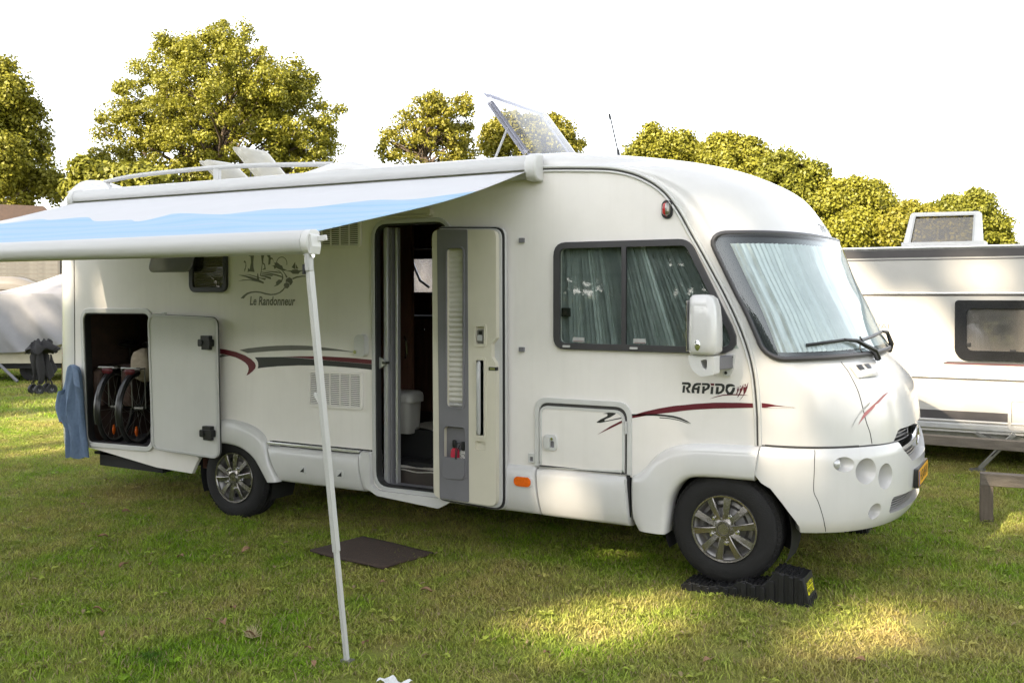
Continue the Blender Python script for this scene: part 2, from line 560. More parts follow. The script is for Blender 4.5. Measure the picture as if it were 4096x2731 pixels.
def normal(fn, th, z):
    e = 1e-3
    a = fn(min(th + e, math.pi - 1e-4), z) - fn(max(th - e, 1e-4), z)
    b = fn(th, z + e) - fn(th, z - e)
    n = a.cross(b)
    if n.length < 1e-12: return Vector((0, -1, 0))
    n.normalize()
    c = Vector((1.0, HALF, 1.2))
    return n if n.dot(fn(th, z) - c) > 0 else -n

def cap(th, z, off=0.0):
    p = cap0(th, z)
    return p + normal(cap0, th, z) * off if off else p
def bum(th, z, off=0.0):
    p = bum0(th, z)
    return p + normal(bum0, th, z) * off if off else p

def surf_poly(mb, fn, pts, off):
    """flat print laid on a curved surface: polygon in (theta, z)"""
    tris = tessellate_polygon([[Vector((a, b, 0)) for a, b in pts]])
    mb.add([fn(a, b, off) for a, b in pts], tris)
    return mb

# ------------------------------------------------------------------ motorhome
motorhome = empty('motorhome', (-1.2, 1.15, 0.0),
    'white integrated motorhome with its awning out and entrance door open', 'motorhome')

def rad_path(x0, x1, n):
    return [x0 + (x1 - x0) * k / n for k in range(n + 1)]

# openings
GARAGE = roundpoly([(-4.700, .530), (-3.812, .545), (-3.825, 1.782), (-4.752, 1.777)], .085)
ENTRY = roundpoly([(-1.232, .435), (-.55, .435), (-.55, 2.512), (-1.245, 2.512)], .12)
CABWIN = roundpoly([(.35, 1.568), (1.742, 1.568), (1.355, 2.327), (.35, 2.327)], [.09, .13, .12, .10])
CABIN_HOLE = inset(CABWIN, .042)
REARWIN = rrect(-3.302, 1.975, -2.84, 2.55, .07)
REAR_HOLE = inset(REARWIN, .045)

seam = [(pchip(SEAM_Z, SEAM_X, z), z) for z in [.99, 1.08, 1.19, 1.33, 1.47, 1.62, 1.78, 1.95, 2.12, 2.25, 2.38, 2.5, 2.62, 2.70, 2.76, 2.80, 2.836, 2.86, 2.875]]
wall_outline = [(-4.9, .52), (-4.74, .475), (-4.566, .46), (-3.757, .361), (-3.303, .345), (-3.24, .45), (-3.17, .54), (-3.05, .625),
                (-2.92, .652), (-2.78, .65), (-2.652, .625), (-2.538, .567), (-2.453, .48), (-2.40, .42), (-2.37, .715),
                (-1.275, .715), (-1.275, .40), (-.50, .40), (-.50, .715), (1.0, .70), (1.12, .79), (1.30, .86), (1.831, .90)] + seam + [(-4.9, 2.9)]
MB().plate(wall_outline, 0.0, .035, [GARAGE, ENTRY, CABIN_HOLE, REAR_HOLE]).build('side_panel', 'side_panel_white', motorhome)

# front cap with roof dome
NT = 110
def capbot(th):
    y = cap0(th, 1.0).y
    return .992 + .075 * sm((.60 - abs(y - HALF)) / .10)
ths = [math.pi * (0.5 - 0.5 * math.cos(math.pi * k / NT)) * .35 + math.pi * k / NT * .65 for k in range(NT + 1)]
zs = [1.14 + (1.56 - 1.14) * k / 16 for k in range(17)] + [1.56 + (2.6 - 1.56) * k / 16 for k in range(1, 17)] + [2.6 + (2.985 - 2.6) * (1 - (1 - k / 22) ** 1.7) for k in range(1, 23)]
rows = []
for q in (0, .25, .5, .75):
    rows.append([cap0(t, capbot(t) + (1.14 - capbot(t)) * q) for t in ths])
for z in zs: rows.append([cap0(t, z) for t in ths])
m_ = MB().loft(rows)
top = rows[-1]
m_.add(top, [tuple(range(len(top)))])
m_.build('front_cap', 'white_gelcoat', motorhome, smooth=50)

# roof behind the cap
prof = []
for k in range(9):
    z = 2.80 + .075 * k / 8
    prof.append((0.0 - .004, z))
for k in range(1, 9):
    z = 2.875 + .11 * math.sin(math.pi / 2 * k / 8)
    prof.append((.15 * (1 - math.sqrt(max(0, 1 - ((z - 2.875) / .112) ** 2))) - .004, z))
prof += [(.5, 2.986), (1.15, 2.986)]
prof += [(2.3 - a, b) for a, b in reversed(prof[:-1])]
MB().loft([[(x, a, b) for a, b in prof] for x in (-4.9, -3, -1.5, .252)]).build('roof', 'white_gelcoat', motorhome, smooth=50)

# far wall with a window opening, rear wall with moulded corners
m_ = MB()
FARWIN = rrect(-2.95, 1.78, -1.85, 2.42, .08)
m_.plate([(-4.9, .5), (2.0, .5), (1.8, 1.5), (1.2, 2.6), (.25, 2.88), (-4.9, 2.88)], 2.262, 2.297, [FARWIN])
m_.build('far_side_panel', 'side_panel_white', motorhome)
rows = []
for z, k in [(.47, .95), (.6, .98), (.9, 1), (1.5, 1.0), (2.2, 1.0), (2.7, .98), (2.85, .95), (2.92, .86), (2.97, .66), (2.985, .5)]:
    row = []
    zin = 0 if z < 2.86 else .15 * (1 - math.sqrt(max(0, 1 - ((z - 2.875) / .112) ** 2))) if z > 2.875 else 0
    for q in range(15):
        a = math.pi / 2 * q / 14
        row.append((-4.9 - .40 * k * math.sin(a), zin + .24 * (1 - math.cos(a)), z))
    row += [(2 * 0 + p[0], 2.3 - p[1], p[2]) for p in reversed(row)]
    rows.append(row)
m_ = MB().loft(rows)
m_.add(rows[-1], [tuple(range(len(rows[-1])))])
m_.build('rear_moulding', 'white_gelcoat', motorhome, smooth=50)
MB().box((-4.904, -.003, .53), (-4.896, .01, 2.86)).build('corner_seam', 'seam_dark', motorhome)
# rear lamps on the corner
def rearc(a, z, off=0.0): return (-4.9 - (.40 + off) * math.sin(a), .24 - (.24 + off) * math.cos(a), z)
rows = [[rearc(a, z, .012) for a in rad_path(R(68 - 18 * sm((1.66 - z) / .9)), R(88), 6)] for z in rad_path(.80, 1.66, 14)]
MB().loft(rows).build('tail_lamp', 'red_lens', motorhome)
MB().sphere(rearc(R(52), .70, .01), .035, 12, 8, (.6, .6, 1)).build('side_reflector', 'orange_lens', motorhome)

# cab moulding along the seam
line = [(pchip(SEAM_Z, SEAM_X, z), z) for z in [.985, 1.05, 1.12, 1.19, 1.33, 1.47, 1.62, 1.78, 1.95, 2.12, 2.25, 2.38, 2.5, 2.62, 2.70, 2.76, 2.80, 2.836, 2.86]] + [(.25, 2.872)]
for off, r_, mt in ((0.0, .011, 'white_plastic'), (-.030, .009, 'white_plastic'), (-.015, .006, 'seam_dark')):
    sl = smooth_line([(a, b, 0) for a, b in line], 60)
    pts = []
    for i, p in enumerate(sl):
        t = (sl[min(i + 1, 59)] - sl[max(i - 1, 0)]).normalized()
        pts.append((p.x + t.y * off * -1 * -1, -.006, p.y - t.x * off * -1 * -1))
    MB().tube(pts, r_, 8).build('cab_moulding' if off == 0 else 'moulding_groove' if off == -.015 else 'moulding_rib', mt, motorhome)

# windscreen: black border, folded silver screen behind, glass and rubber seal
WT, WB = 2.352, 1.545
def ws_left(z, inset_=0.0, r=.09):
    zt, zb = WT - inset_, WB + inset_
    base = .105 + inset_ * 1.6 + .02 * (1 - abs(z - 1.95) / .45) * -1
    k = 0
    if z > zt - r: k = 1 - math.sqrt(max(0, 1 - ((z - (zt - r)) / r) ** 2))
    if z < zb + r: k = 1 - math.sqrt(max(0, 1 - (((zb + r) - z) / r) ** 2))
    return base + k * .16
def ws_rows(off, inset_, nz=26, nth=60, fold=0.0):
    rows = []
    for i in range(nz + 1):
        z = WB + inset_ + (WT - WB - 2 * inset_) * (0.5 - 0.5 * math.cos(math.pi * i / nz))
        l = ws_left(z, inset_)
        rows.append([cap(l + (math.pi - 2 * l) * j / nth, z, off + (fold * (j % 2) if fold else 0)) for j in range(nth + 1)])
    return rows
ws = MB().loft(ws_rows(.009, 0.0)).build('windscreen', 'ceramic_black', motorhome, smooth=60)
MB().loft(ws_rows(.036, .01)).build('glass', 'windscreen_glass', ws, smooth=60)
rr_ = ws_rows(.022, 0.0)
loop = [r_[0] for r_ in rr_] + rr_[-1][1:-1] + [r_[-1] for r_ in reversed(rr_)] + list(reversed(rr_[0][1:-1]))
MB().tube(loop, .019, 8, closed=True).build('rubber_seal', 'grey_frame', ws, smooth=60)
# the screen hung inside the windscreen is a thing of its own
rows = []
FN = 108
fr_ = random.Random(3)
amp = [fr_.uniform(.004, .014) for _ in range(FN + 1)]
tw = [fr_.uniform(-1, 1) for _ in range(FN + 1)]
for i in range(13):
    z = 1.585 + (2.285 - 1.585) * i / 12
    l = .225 + .045 * (z - 1.6)
    row = []
    for j in range(FN + 1):
        th = l + (math.pi - 2 * l) * j / FN
        row.append(cap(th, z, .014 + (amp[j] if j % 2 else .001) + .002 * math.sin(i * 1.7 + tw[j] * 3)))
    rows.append(row)
MB().loft(rows).build('sun_screen', 'silver_screen', None, 'silver pleated sun screen hung across the inside of the windscreen', 'sun screen', smooth=20)

# bumper: closed thick shell, lamp cups and grilles sunk into it
ARCH_Z = [.40, .475, .572, .668, .743, .762, .985]
ARCH_X = [2.075, 2.077, 2.018, 1.945, 1.87, 1.800, 1.833]
def bum_t0(z):
    ax = pchip(ARCH_Z, ARCH_X, z) if z > .475 else 2.077
    lo, hi = 0.0, 1.2
    for _ in range(40):
        mid = (lo + hi) / 2
        if bum0(mid, z).x < ax: lo = mid
        else: hi = mid
    return lo
bz = [.445, .46, .49, .53, .58, .63, .68, .72, .75, .80, .86, .91, .945, .968, .983]
NB = 120
outer, inner = [], []
for z in bz:
    t0 = bum_t0(z)
    ro, ri = [], []
    for j in range(NB + 1):
        th = t0 + (math.pi - 2 * t0) * j / NB
        p = bum0(th, z); ro.append(p)
        c = Vector((1.55, HALF, z)); d = (p - c)
        ri.append(p - Vector((d.x, d.y, 0)).normalized() * .19)
    outer.append(ro); inner.append(ri)
n_ = NB + 1; m = len(bz)
vs = [p for r_ in outer for p in r_] + [p for r_ in inner for p in r_]
K = n_ * m; fs = []
for i in range(m - 1):
    for j in range(NB):
        a, b, c, d = i * n_ + j, i * n_ + j + 1, (i + 1) * n_ + j + 1, (i + 1) * n_ + j
        fs.append((a, b, c, d)); fs.append((d + K, c + K, b + K, a + K))
for j in range(NB):
    fs.append((j + 1, j, j + K, j + 1 + K))
    t = (m - 1) * n_
    fs.append((t + j, t + j + 1, t + j + 1 + K, t + j + K))
for i in range(m - 1):
    a, d = i * n_, (i + 1) * n_
    fs.append((a, d, d + K, a + K))
    a, d = i * n_ + NB, (i + 1) * n_ + NB
    fs.append((d, a, a + K, d + K))
bumper = MB().add(vs, fs).build('bumper', 'white_gelcoat', motorhome, smooth=40)
LAMPS = [(.592, .885, .047, .06), (.775, .834, .083, .15), (.962, .785, .083, .15), (.885, .565, .052, .07)]
cutters = []
def cutter_obj(mb):
    cutters.append(mb.build('cutter', 'white_gelcoat', smooth=0))
for side in (0, 1):
    for th, z, r_, dep in LAMPS:
        t = th if not side else math.pi - th
        p = bum0(t, z)
        ry, rz = (r_ * .82, r_) if r_ > .08 else (r_, r_)
        ringp = [(p.y + ry * math.cos(a), p.z + rz * math.sin(a)) for a in rad_path(0, 2 * math.pi * 39 / 40, 39)]
        cutter_obj(MB().loft([[(x, y, zz) for y, zz in ringp] for x in (p.x - dep, p.x + .4)], closed_rows=True, cap=True))
# upper grille mouth (U shape) and lower intake
mouth = [(y, z) for y, z in roundpoly([(.60, 1.05), (.63, .935), (.80, .835), (1.5, .835), (1.67, .935), (1.70, 1.05)], .07)]
cutter_obj(MB().loft([[(2.45, y, z) for y, z in mouth], [(2.9, y, z) for y, z in mouth]], closed_rows=True, cap=True))
low = rrect(.50, .525, 1.80, .635, .03)
cutter_obj(MB().loft([[(2.40, y, z) for y, z in low], [(2.9, y, z) for y, z in low]], closed_rows=True, cap=True))
for c_ in cutters:
    bo = bumper.modifiers.new('cut', 'BOOLEAN')
    bo.operation = 'DIFFERENCE'; bo.object = c_; bo.solver = 'EXACT'
bpy.context.view_layer.update()
dg = bpy.context.evaluated_depsgraph_get()
me = bpy.data.meshes.new_from_object(bumper.evaluated_get(dg))
bumper.modifiers.clear()
old = bumper.data; bumper.data = me; bpy.data.meshes.remove(old)
for c_ in cutters: bpy.data.objects.remove(c_)
me.set_sharp_from_angle(angle=R(40))
for side in (0, 1):
    for k, (th, z, r_, dep) in enumerate(LAMPS):
        p = bum0(th if not side else math.pi - th, z)
        MB().lathe([(0, .035), (r_ * .5, .030), (r_ * .8, .018), (r_ * .93, 0)], (p.x - dep + .002, p.y, p.z), 'x', 24).build(
            'headlight' if k in (1, 2) else 'indicator_lamp' if k == 0 else 'fog_lamp', 'clear_lens', motorhome)
# upper grille insert
def yth(fn, y, z):
    lo, hi = 0.0, math.pi
    for _ in range(40):
        mid = (lo + hi) / 2
        if fn(mid, z).y < y: lo = mid
        else: hi = mid
    return lo
def grille(name, y0, y1, z0, z1, depth, nsl):
    back = MB().loft([[bum0(yth(bum0, y, min(z, .98)), min(z, .98)) + Vector((-depth, 0, z - min(z, .98))) for y in rad_path(y0, y1, 14)] for z in (z0, z1)])
    g = back.build(name, 'black_plastic', motorhome)
    for k in range(nsl):
        z = z0 + (z1 - z0) * (k + .5) / nsl
        zz = min(z, .98)
        pts = [bum0(yth(bum0, y, zz), zz) + Vector((-depth + .03, 0, z - zz)) for y in rad_path(y0, y1, 14)]
        MB().tube(pts, (z1 - z0) / nsl * .22, 6).build('grille_slat', 'grille_metal', g)
    return g
grille('front_grille', .60, 1.70, .835, 1.08, .10, 10)
grille('lower_grille', .50, 1.80, .528, .632, .07, 6)
ex = bum0(math.pi / 2, .95).x - .055
em = MB().lathe([(0, .028), (.045, .028), (.05, .022)], (ex, HALF, .965), 'x', 28).build('emblem', 'maroon_vinyl', motorhome)
MB().lathe([(.048, .02), (.055, .034), (.073, .028), (.078, 0), (.07, -.09), (.0, -.09)], (ex, HALF, .965), 'x', 28).build('emblem_ring', 'chrome', em)
for sg in (-1, 1):
    rows = []
    for k in range(9):
        y = .07 + (.50 - .07) * k / 8
        p = bum0(yth(bum0, HALF - y, .93), .93)
        hz = .03 * (1 - .45 * k / 8)
        zc = .955 - .03 * k / 8
        x = p.x - .035
        rows.append([(x - .03, HALF + sg * y, zc + hz), (x + .005, HALF + sg * y, zc + hz * .6), (x + .012, HALF + sg * y, zc - hz * .3), (x - .02, HALF + sg * y, zc - hz)])
    MB().loft(rows, closed_rows=True, cap=True).build('grille_bar', 'chrome', motorhome)
# joint lines on the front
def joint(name, fn, pts, off=-.0005, r_=.0035, m='seam_dark'):
    sl = smooth_line([(a, b, 0) for a, b in pts], 40)
    return MB().tube([fn(p.x, p.y, off) for p in sl], r_, 6).build(name, m, motorhome)
for f_ in (lambda t: t, lambda t: math.pi - t):
    joint('bonnet_joint', cap, [(f_(a), b) for a, b in [(.83, 1.52), (.81, 1.40), (.815, 1.29), (.835, 1.154), (.86, 1.075), (.87, .998)]])
    joint('bumper_joint', bum, [(f_(a), b) for a, b in [(.371, .975), (.366, .85), (.363, .723), (.395, .657), (.442, .559), (.49, .455)]], r_=.0025)
joint('bumper_gap', cap, [(.02 + 3.10 * k / 30, .990) for k in range(8)], off=-.004, r_=.008)
# decals on the cap
surf_poly(MB(), cap, [(.012, 1.262), (.06, 1.258), (.103, 1.252), (.17, 1.246), (.245, 1.240), (.17, 1.236), (.103, 1.232), (.06, 1.231), (.012, 1.231)], .0025).build('stripe_tip', 'maroon_vinyl', motorhome)
surf_poly(MB(), cap, [(1.13, 1.315), (1.041, 1.299), (.938, 1.260), (.828, 1.197), (.749, 1.122), (.812, 1.163), (.899, 1.218), (.986, 1.262)], .003).build('bonnet_streak', 'pale_red_vinyl', motorhome)
surf_poly(MB(), cap, [(.99, 1.287), (.883, 1.259), (.797, 1.212), (.726, 1.157), (.680, 1.100), (.765, 1.181), (.852, 1.228)], .003).build('bonnet_streak', 'pale_grey_vinyl', motorhome)

# wipers
for pts in ([(.50, 1.622), (.62, 1.628), (.75, 1.634), (.93, 1.640)], [(1.18, 1.628), (1.45, 1.645), (1.75, 1.66)]):
    w = MB().tube([cap(a, b, .045) for a, b in pts], .011, 6).build('wiper', 'black_plastic', motorhome)
    a0, b0 = pts[-1]
    arm = [cap(a0, b0, .05), cap(a0 + .12, b0 - .02, .07), cap(a0 + .33, 1.545, .06), cap(a0 + .40, 1.505, .02)]
    MB().tube(arm, [.010, .014, .02, .022], 8).build('wiper_arm', 'black_plastic', w)
    MB().tube([cap(a0 + .22, 1.60, .06), cap(a0 + .17, 1.64, .08), cap(a0 + .14, 1.57, .05), cap(a0 + .2, 1.54, .03)], .005, 5).build('washer_hose', 'black_rubber', w)
# bonnet vent
rows = []
for i in range(7):
    z = 1.415 + .075 * i / 6
    rows.append([cap(.86 + .27 * j / 10, z, .012 + .022 * math.sin(math.pi * i / 6) ** .7 * math.sin(math.pi * j / 10) ** .5) for j in range(11)])
v_ = MB().loft(rows).build('bonnet_vent', 'white_gelcoat', motorhome, smooth=50)
for a, b in ((.885, .955), (.985, 1.05)):
    MB().loft([[cap(a + (b - a) * j / 5, z, .037) for j in range(6)] for z in (1.452, 1.476)]).build('vent_slot', 'black_plastic', v_)
# far mirror, only its edge shows beyond the screen
fm = MB().loft([[(1.93 + .05 * math.cos(a) * k, 2.50 + .10 * math.sin(a) * k, z) for a in rad_path(0, 2 * math.pi * 15 / 16, 15)] for z, k in ((1.56, .6), (1.62, 1), (1.82, 1), (1.87, .6))], closed_rows=True, cap=True)
fm.tube([(1.90, 2.28, 1.50), (1.92, 2.46, 1.56)], .03, 8)
fm.build('door_mirror', 'black_plastic', motorhome)

# front wing over the wheel
outp = [(1.0, .348), (.955, .43), (.943, .56), (.945, .70), (.985, .728), (1.034, .765), (1.075, .815), (1.118, .862), (1.18, .907), (1.243, .938), (1.34, .962), (1.484, .975), (1.65, .980), (1.829, .985)]
inp = [(1.195, .345), (1.203, .40), (1.210, .45), (1.216, .51), (1.222, .555), (1.236, .60), (1.256, .64), (1.283, .68), (1.325, .718), (1.372, .742), (1.43, .752), (1.53, .758), (1.66, .760), (1.798, .761)]
PRO = [(0, .004), (.03, -.020), (.10, -.040), (.3, -.052), (.6, -.055), (.85, -.052), (.95, -.045), (1.0, -.028), (1.015, .0), (1.02, .10)]
def flare(outp, inp, n=44):
    o = smooth_line([(a, b, 0) for a, b in outp], n); i_ = smooth_line([(a, b, 0) for a, b in inp], n)
    return [[(a.x + (b.x - a.x) * t, yo, a.y + (b.y - a.y) * t) for a, b in zip(o, i_)] for t, yo in PRO]
def endcaps(mb, rows):
    for k in (0, -1):
        c = [r_[k] for r_ in rows]
        mb.add(c + [(p[0], .12, p[2]) for p in c], [(q, q + 1, q + 1 + len(c), q + len(c)) for q in range(len(c) - 1)])
    return mb
rows = flare(outp, inp)
endcaps(MB().loft(rows), rows).build('front_wing', 'white_gelcoat', motorhome, smooth=50)
# rear wing
outr = [(-3.22, .56), (-3.16, .70), (-3.06, .80), (-2.947, .852), (-2.84, .866), (-2.739, .862), (-2.63, .846), (-2.536, .82), (-2.47, .79), (-2.421, .754), (-2.392, .715), (-2.377, .67), (-2.345, .56), (-2.29, .46), (-2.235, .375)]
inr = [(-3.17, .50), (-3.10, .58), (-3.03, .63), (-2.96, .648), (-2.90, .653), (-2.84, .652), (-2.78, .648), (-2.715, .638), (-2.652, .622), (-2.59, .596), (-2.538, .565), (-2.495, .53), (-2.45, .478), (-2.41, .425), (-2.362, .362)]
rows = flare(outr, inr)
endcaps(MB().loft(rows), rows).build('rear_wing', 'white_gelcoat', motorhome, smooth=50)
MB().lathe([(0, -.014), (.02, -.014), (.03, -.008), (.032, 0)], (-2.925, -.045, .715), 'y', 20).build('side_reflector', 'orange_lens', motorhome)

# skirt panels
SK = [(.712, .002), (.705, -.018), (.69, -.036), (.66, -.046), (.60, -.052), (.52, -.052), (.44, -.042), (.38, -.026), (.355, -.010), (.345, .02), (.36, .08)]
def skirt(name, x0, x1, zt=.712, zb=.345, sl0=0.0, sl1=0.0, m='white_gelcoat'):
    rows = []
    for z, y in SK:
        t = (.712 - z) / (.712 - .345)
        zz = zt + (zb - zt) * t
        a, b = x0 + sl0 * t, x1 + sl1 * t
        row = [(a, y + .02, zz), (a + .006, y + .004, zz)] + [(a + (b - a) * k / 6, y, zz) for k in range(1, 6)] + [(b - .006, y + .004, zz), (b, y + .02, zz)]
        rows.append(row)
    mb = MB().loft(rows); return endcaps(mb, rows).build(name, m, motorhome, smooth=50)
s1 = skirt('skirt_panel', -2.37, -1.392, .672, .372, .135, .035)
MB().box((-2.372, -.03, .684), (-1.39, .01, .706)).build('skirt_trim', 'bright_trim', motorhome, bevel=.004)
for x in (-1.96, -1.565):
    lk = MB().plate(rrect(x - .035, .475, x + .035, .535, .012), -.060, -.045).build('skirt_lock', 'white_plastic', s1, bevel=.003)
    MB().plate([(x - .02, .488), (x + .022, .488), (x + .022, .525)], -.063, -.059).build('lock_slot', 'black_plastic', lk)
skirt('skirt_panel', -1.388, -1.272, .702, .375, .03, .01)
skirt('skirt_panel', -.545, .205, .712, .362, 0, .042)
skirt('skirt_panel', .214, .905, .707, .358, .040, .033)
# door step moulding dipping below the skirt
stp = roundpoly([(-1.36, .70), (-1.275, .70), (-1.262, .44), (-1.20, .405), (-.62, .405), (-.55, .44), (-.55, .70), (-.48, .70), (-.50, .39), (-.62, .325), (-1.20, .365), (-1.31, .42)], .04)
MB().plate(stp, -.048, .02).build('door_sill', 'white_gelcoat', motorhome, bevel=.02, seg=3)
# door and hatch surrounds
def ring(name, outline, w, y0, y1, m, parent=motorhome, bevel=.006, holes=None):
    return MB().plate(outline, y0, y1, [inset(outline, w)]).build(name, m, parent, bevel=bevel)
ring('door_frame', inset(ENTRY, -.034), .034, -.016, .02, 'white_aluminium')
ring('door_seal', inset(ENTRY, -.002), .016, -.012, .05, 'black_rubber', bevel=.003)
ring('garage_frame', inset(GARAGE, -.045), .045, -.020, .02, 'white_plastic', bevel=.008)
ring('garage_seal', inset(GARAGE, -.001), .012, -.010, .06, 'black_rubber', bevel=.003)

# side windows of the cab
fr = MB().plate(CABWIN, -.024, .0, [roundpoly([(.398, 1.612), (.874, 1.612), (.874, 2.283), (.398, 2.283)], [.045, .008, .008, .045]),
                                   roundpoly([(.906, 1.612), (1.672, 1.612), (1.332, 2.283), (.906, 2.283)], [.008, .07, .06, .008])]).build('cab_window', 'grey_frame', motorhome, bevel=.005)
MB().plate([(.395, 1.606), (.89, 1.606), (.89, 2.287), (.395, 2.287)], -.010, -.006).build('pane', 'side_glass', fr)
MB().plate([(.89, 1.606), (1.69, 1.606), (1.345, 2.287), (.89, 2.287)], -.014, -.010).build('pane', 'side_glass', fr)
for x in (.455, .965, 1.50):
    MB().plate(rrect(x - .028, 1.583, x + .03, 1.598, .006), -.031, -.023).build('window_catch', 'white_aluminium', fr, bevel=.002)
MB().box((.405, -.006, 1.80), (.475, .01, 1.862)).build('latch', 'black_plastic', fr, bevel=.004)
for x in (.50, .96):
    MB().plate(rrect(x, 1.622, x + .09, 1.655, .003), -.0155, -.0148).build('glass_sticker', 'pale_grey_vinyl', fr)
    MB().plate(rrect(x + .004, 1.626, x + .086, 1.630, .001), -.0162, -.0157).build('sticker_line', 'maroon_vinyl', fr)
rows = []
n_f = 92
cr = random.Random(5)
ph = [cr.uniform(-.012, .012) for _ in range(n_f + 1)]
for z in rad_path(1.585, 2.31, 8):
    xe = 1.74 - (z - 1.568) / .76 * .39
    rows.append([(.37 + (xe - .37) * j / n_f, .050 + (.016 if j % 2 else -.016) + ph[j] * (1 + .15 * math.sin(z * 3 + j)), z) for j in range(n_f + 1)])
MB().loft(rows).build('sun_screen', 'silver_screen_side', None, 'dull silver pleated screen behind the long cab side window', 'sun screen', smooth=15)
# rear side window with blind, and the raised tilting pane beside it
fr = MB().plate(REARWIN, -.026, 0, [REAR_HOLE]).build('rear_window', 'black_rubber', motorhome, bevel=.006)
MB().plate(inset(REARWIN, .035), -.012, -.008).build('pane', 'caravan_glass', fr)
rows = [[(x, .012 + (.012 if k % 2 else -.006), 1.99 + .0135 * k) for x in (-3.27, -2.86)] for k in range(42)]
MB().loft(rows).build('window_blind', 'blind_fabric', fr, smooth=0)
tilt = Matrix.Translation((0, -.02, 2.62)) @ Matrix.Rotation(R(-17), 4, 'X') @ Matrix.Translation((0, .02, -2.62))
TT = lambda p: tuple(tilt @ Vector(p))
tw_ = MB().plate(rrect(-3.66, 2.13, -3.12, 2.62, .07), -.035, -.020, T=TT).build('tilt_window', 'acrylic_grey', motorhome, bevel=.008)
tp = [TT((a, -.028, b)) for a, b in rrect(-3.65, 2.14, -3.13, 2.61, .06)]
MB().tube(tp, .009, 6, closed=True).build('pane_rim', 'acrylic_grey', tw_)
m_ = MB()
for a, b in (((-3.43, -.01, 2.18), (-3.28, -.01, 2.19)), ((-3.36, .0, 2.15), (-3.30, .0, 2.34))):
    m_.tube([TT(a), TT(b)], .014, 6)
m_.build('catch', 'black_plastic', tw_)
MB().plate(rrect(-3.62, 2.16, -3.14, 2.6, .06), -.006, -.001).build('window_recess', 'ceramic_black', motorhome)

# vents
def vent(x0, z0, x1, z1, n, bars):
    out = rrect(x0, z0, x1, z1, .03)
    f_ = MB().plate(out, -.022, 0, [rrect(x0 + .025, z0 + .02, x1 - .025, z1 - .025, .006)]).build('wall_vent', 'side_panel_white', motorhome, bevel=.006)
    MB().box((x0 + .02, -.003, z0 + .015), (x1 - .02, -.0012, z1 - .02)).build('vent_back', 'underbody', f_)
    w = x1 - x0 - .05; h = (z1 - z0 - .045) / n
    me_ = MB().add([(0, -.004, -h * .10), (w, -.004, -h * .10), (w, -.018, -h * .34), (0, -.018, -h * .34), (0, -.014, h * .25), (w, -.014, h * .25)],
                   [(0, 1, 2, 3), (3, 2, 5, 4), (4, 5, 1, 0), (0, 3, 4), (1, 5, 2)]).mesh('slat', 'side_panel_white', 0)
    for k in range(n):
        shared('slat', me_, f_, (x0 + .025, 0, z0 + .02 + h * (k + .5)))
    for b in range(1, bars):
        x = x0 + .025 + w * b / bars
        MB().box((x - .003, -.019, z0 + .02), (x + .003, -.004, z1 - .025)).build('vent_bar', 'side_panel_white', f_)
    return f_
vent(-1.93, 1.03, -1.362, 1.335, 17, 5)
vent(-1.90, 2.335, -1.378, 2.60, 14, 5)

# small fittings on the side
p_ = MB().plate(roundpoly([(-1.15, 2.556), (-.69, 2.556), (-.69, 2.615), (-1.12, 2.615)], .028), -.045, 0).build('porch_lamp', 'beige_liner', motorhome, bevel=.014, seg=3)
MB().plate(rrect(-1.10, 2.566, -.72, 2.580, .005), -.048, -.04).build('lamp_strip', 'acrylic_milky', p_)
p_ = MB().plate(rrect(-1.418, 1.462, -1.312, 1.638, [.03, .03, .05, .05]), -.055, 0).build('filler_cover', 'white_plastic', motorhome, bevel=.018, seg=3)
MB().cyl((-1.402, -.064, 1.497), (-1.402, -.05, 1.497), .016, 14).build('lock', 'chrome', p_)
for z in (2.350, 1.557):
    MB().plate(rrect(.068, z - .017, .108, z + .017, .004), -.022, 0).build('door_catch', 'grey_liner', motorhome, bevel=.003)
p_ = MB().plate(rrect(.145, .740, .196, .806, .006), -.020, 0, [rrect(.156, .748, .185, .782, .003)]).build('outlet_box', 'white_plastic', motorhome, bevel=.004)
MB().plate(rrect(.156, .748, .185, .782, .003), -.006, -.002).build('outlet_face', 'grey_liner', p_)
p_ = MB().plate(rrect(.050, .568, .188, .638, .032), -.066, -.045).build('side_marker', 'orange_lens', motorhome, bevel=.012, seg=3)
ring('marker_rim', rrect(.042, .560, .196, .646, .038), .010, -.060, -.045, 'white_gelcoat', p_, bevel=.004)
p_ = MB().plate(rrect(1.160, 2.465, 1.236, 2.590, .037), -.014, 0).build('marker_lamp', 'black_rubber', motorhome, bevel=.006)
def half_dome(x0, x1):
    rows = []
    for i in range(9):
        t = i / 8
        z = 2.478 + .10 * t
        e = math.sqrt(max(.02, 1 - (2 * t - 1) ** 4))
        rows.append([(1.198 + .030 * math.sin(a) * e, -.012 - .045 * math.cos(a) * e, z) for a in rad_path(R(x0), R(x1), 8)])
    return MB().loft(rows)
half_dome(-90, 5).build('red_lens', 'red_lens', p_)
half_dome(5, 90).build('clear_lens', 'hubcap_grey', p_)

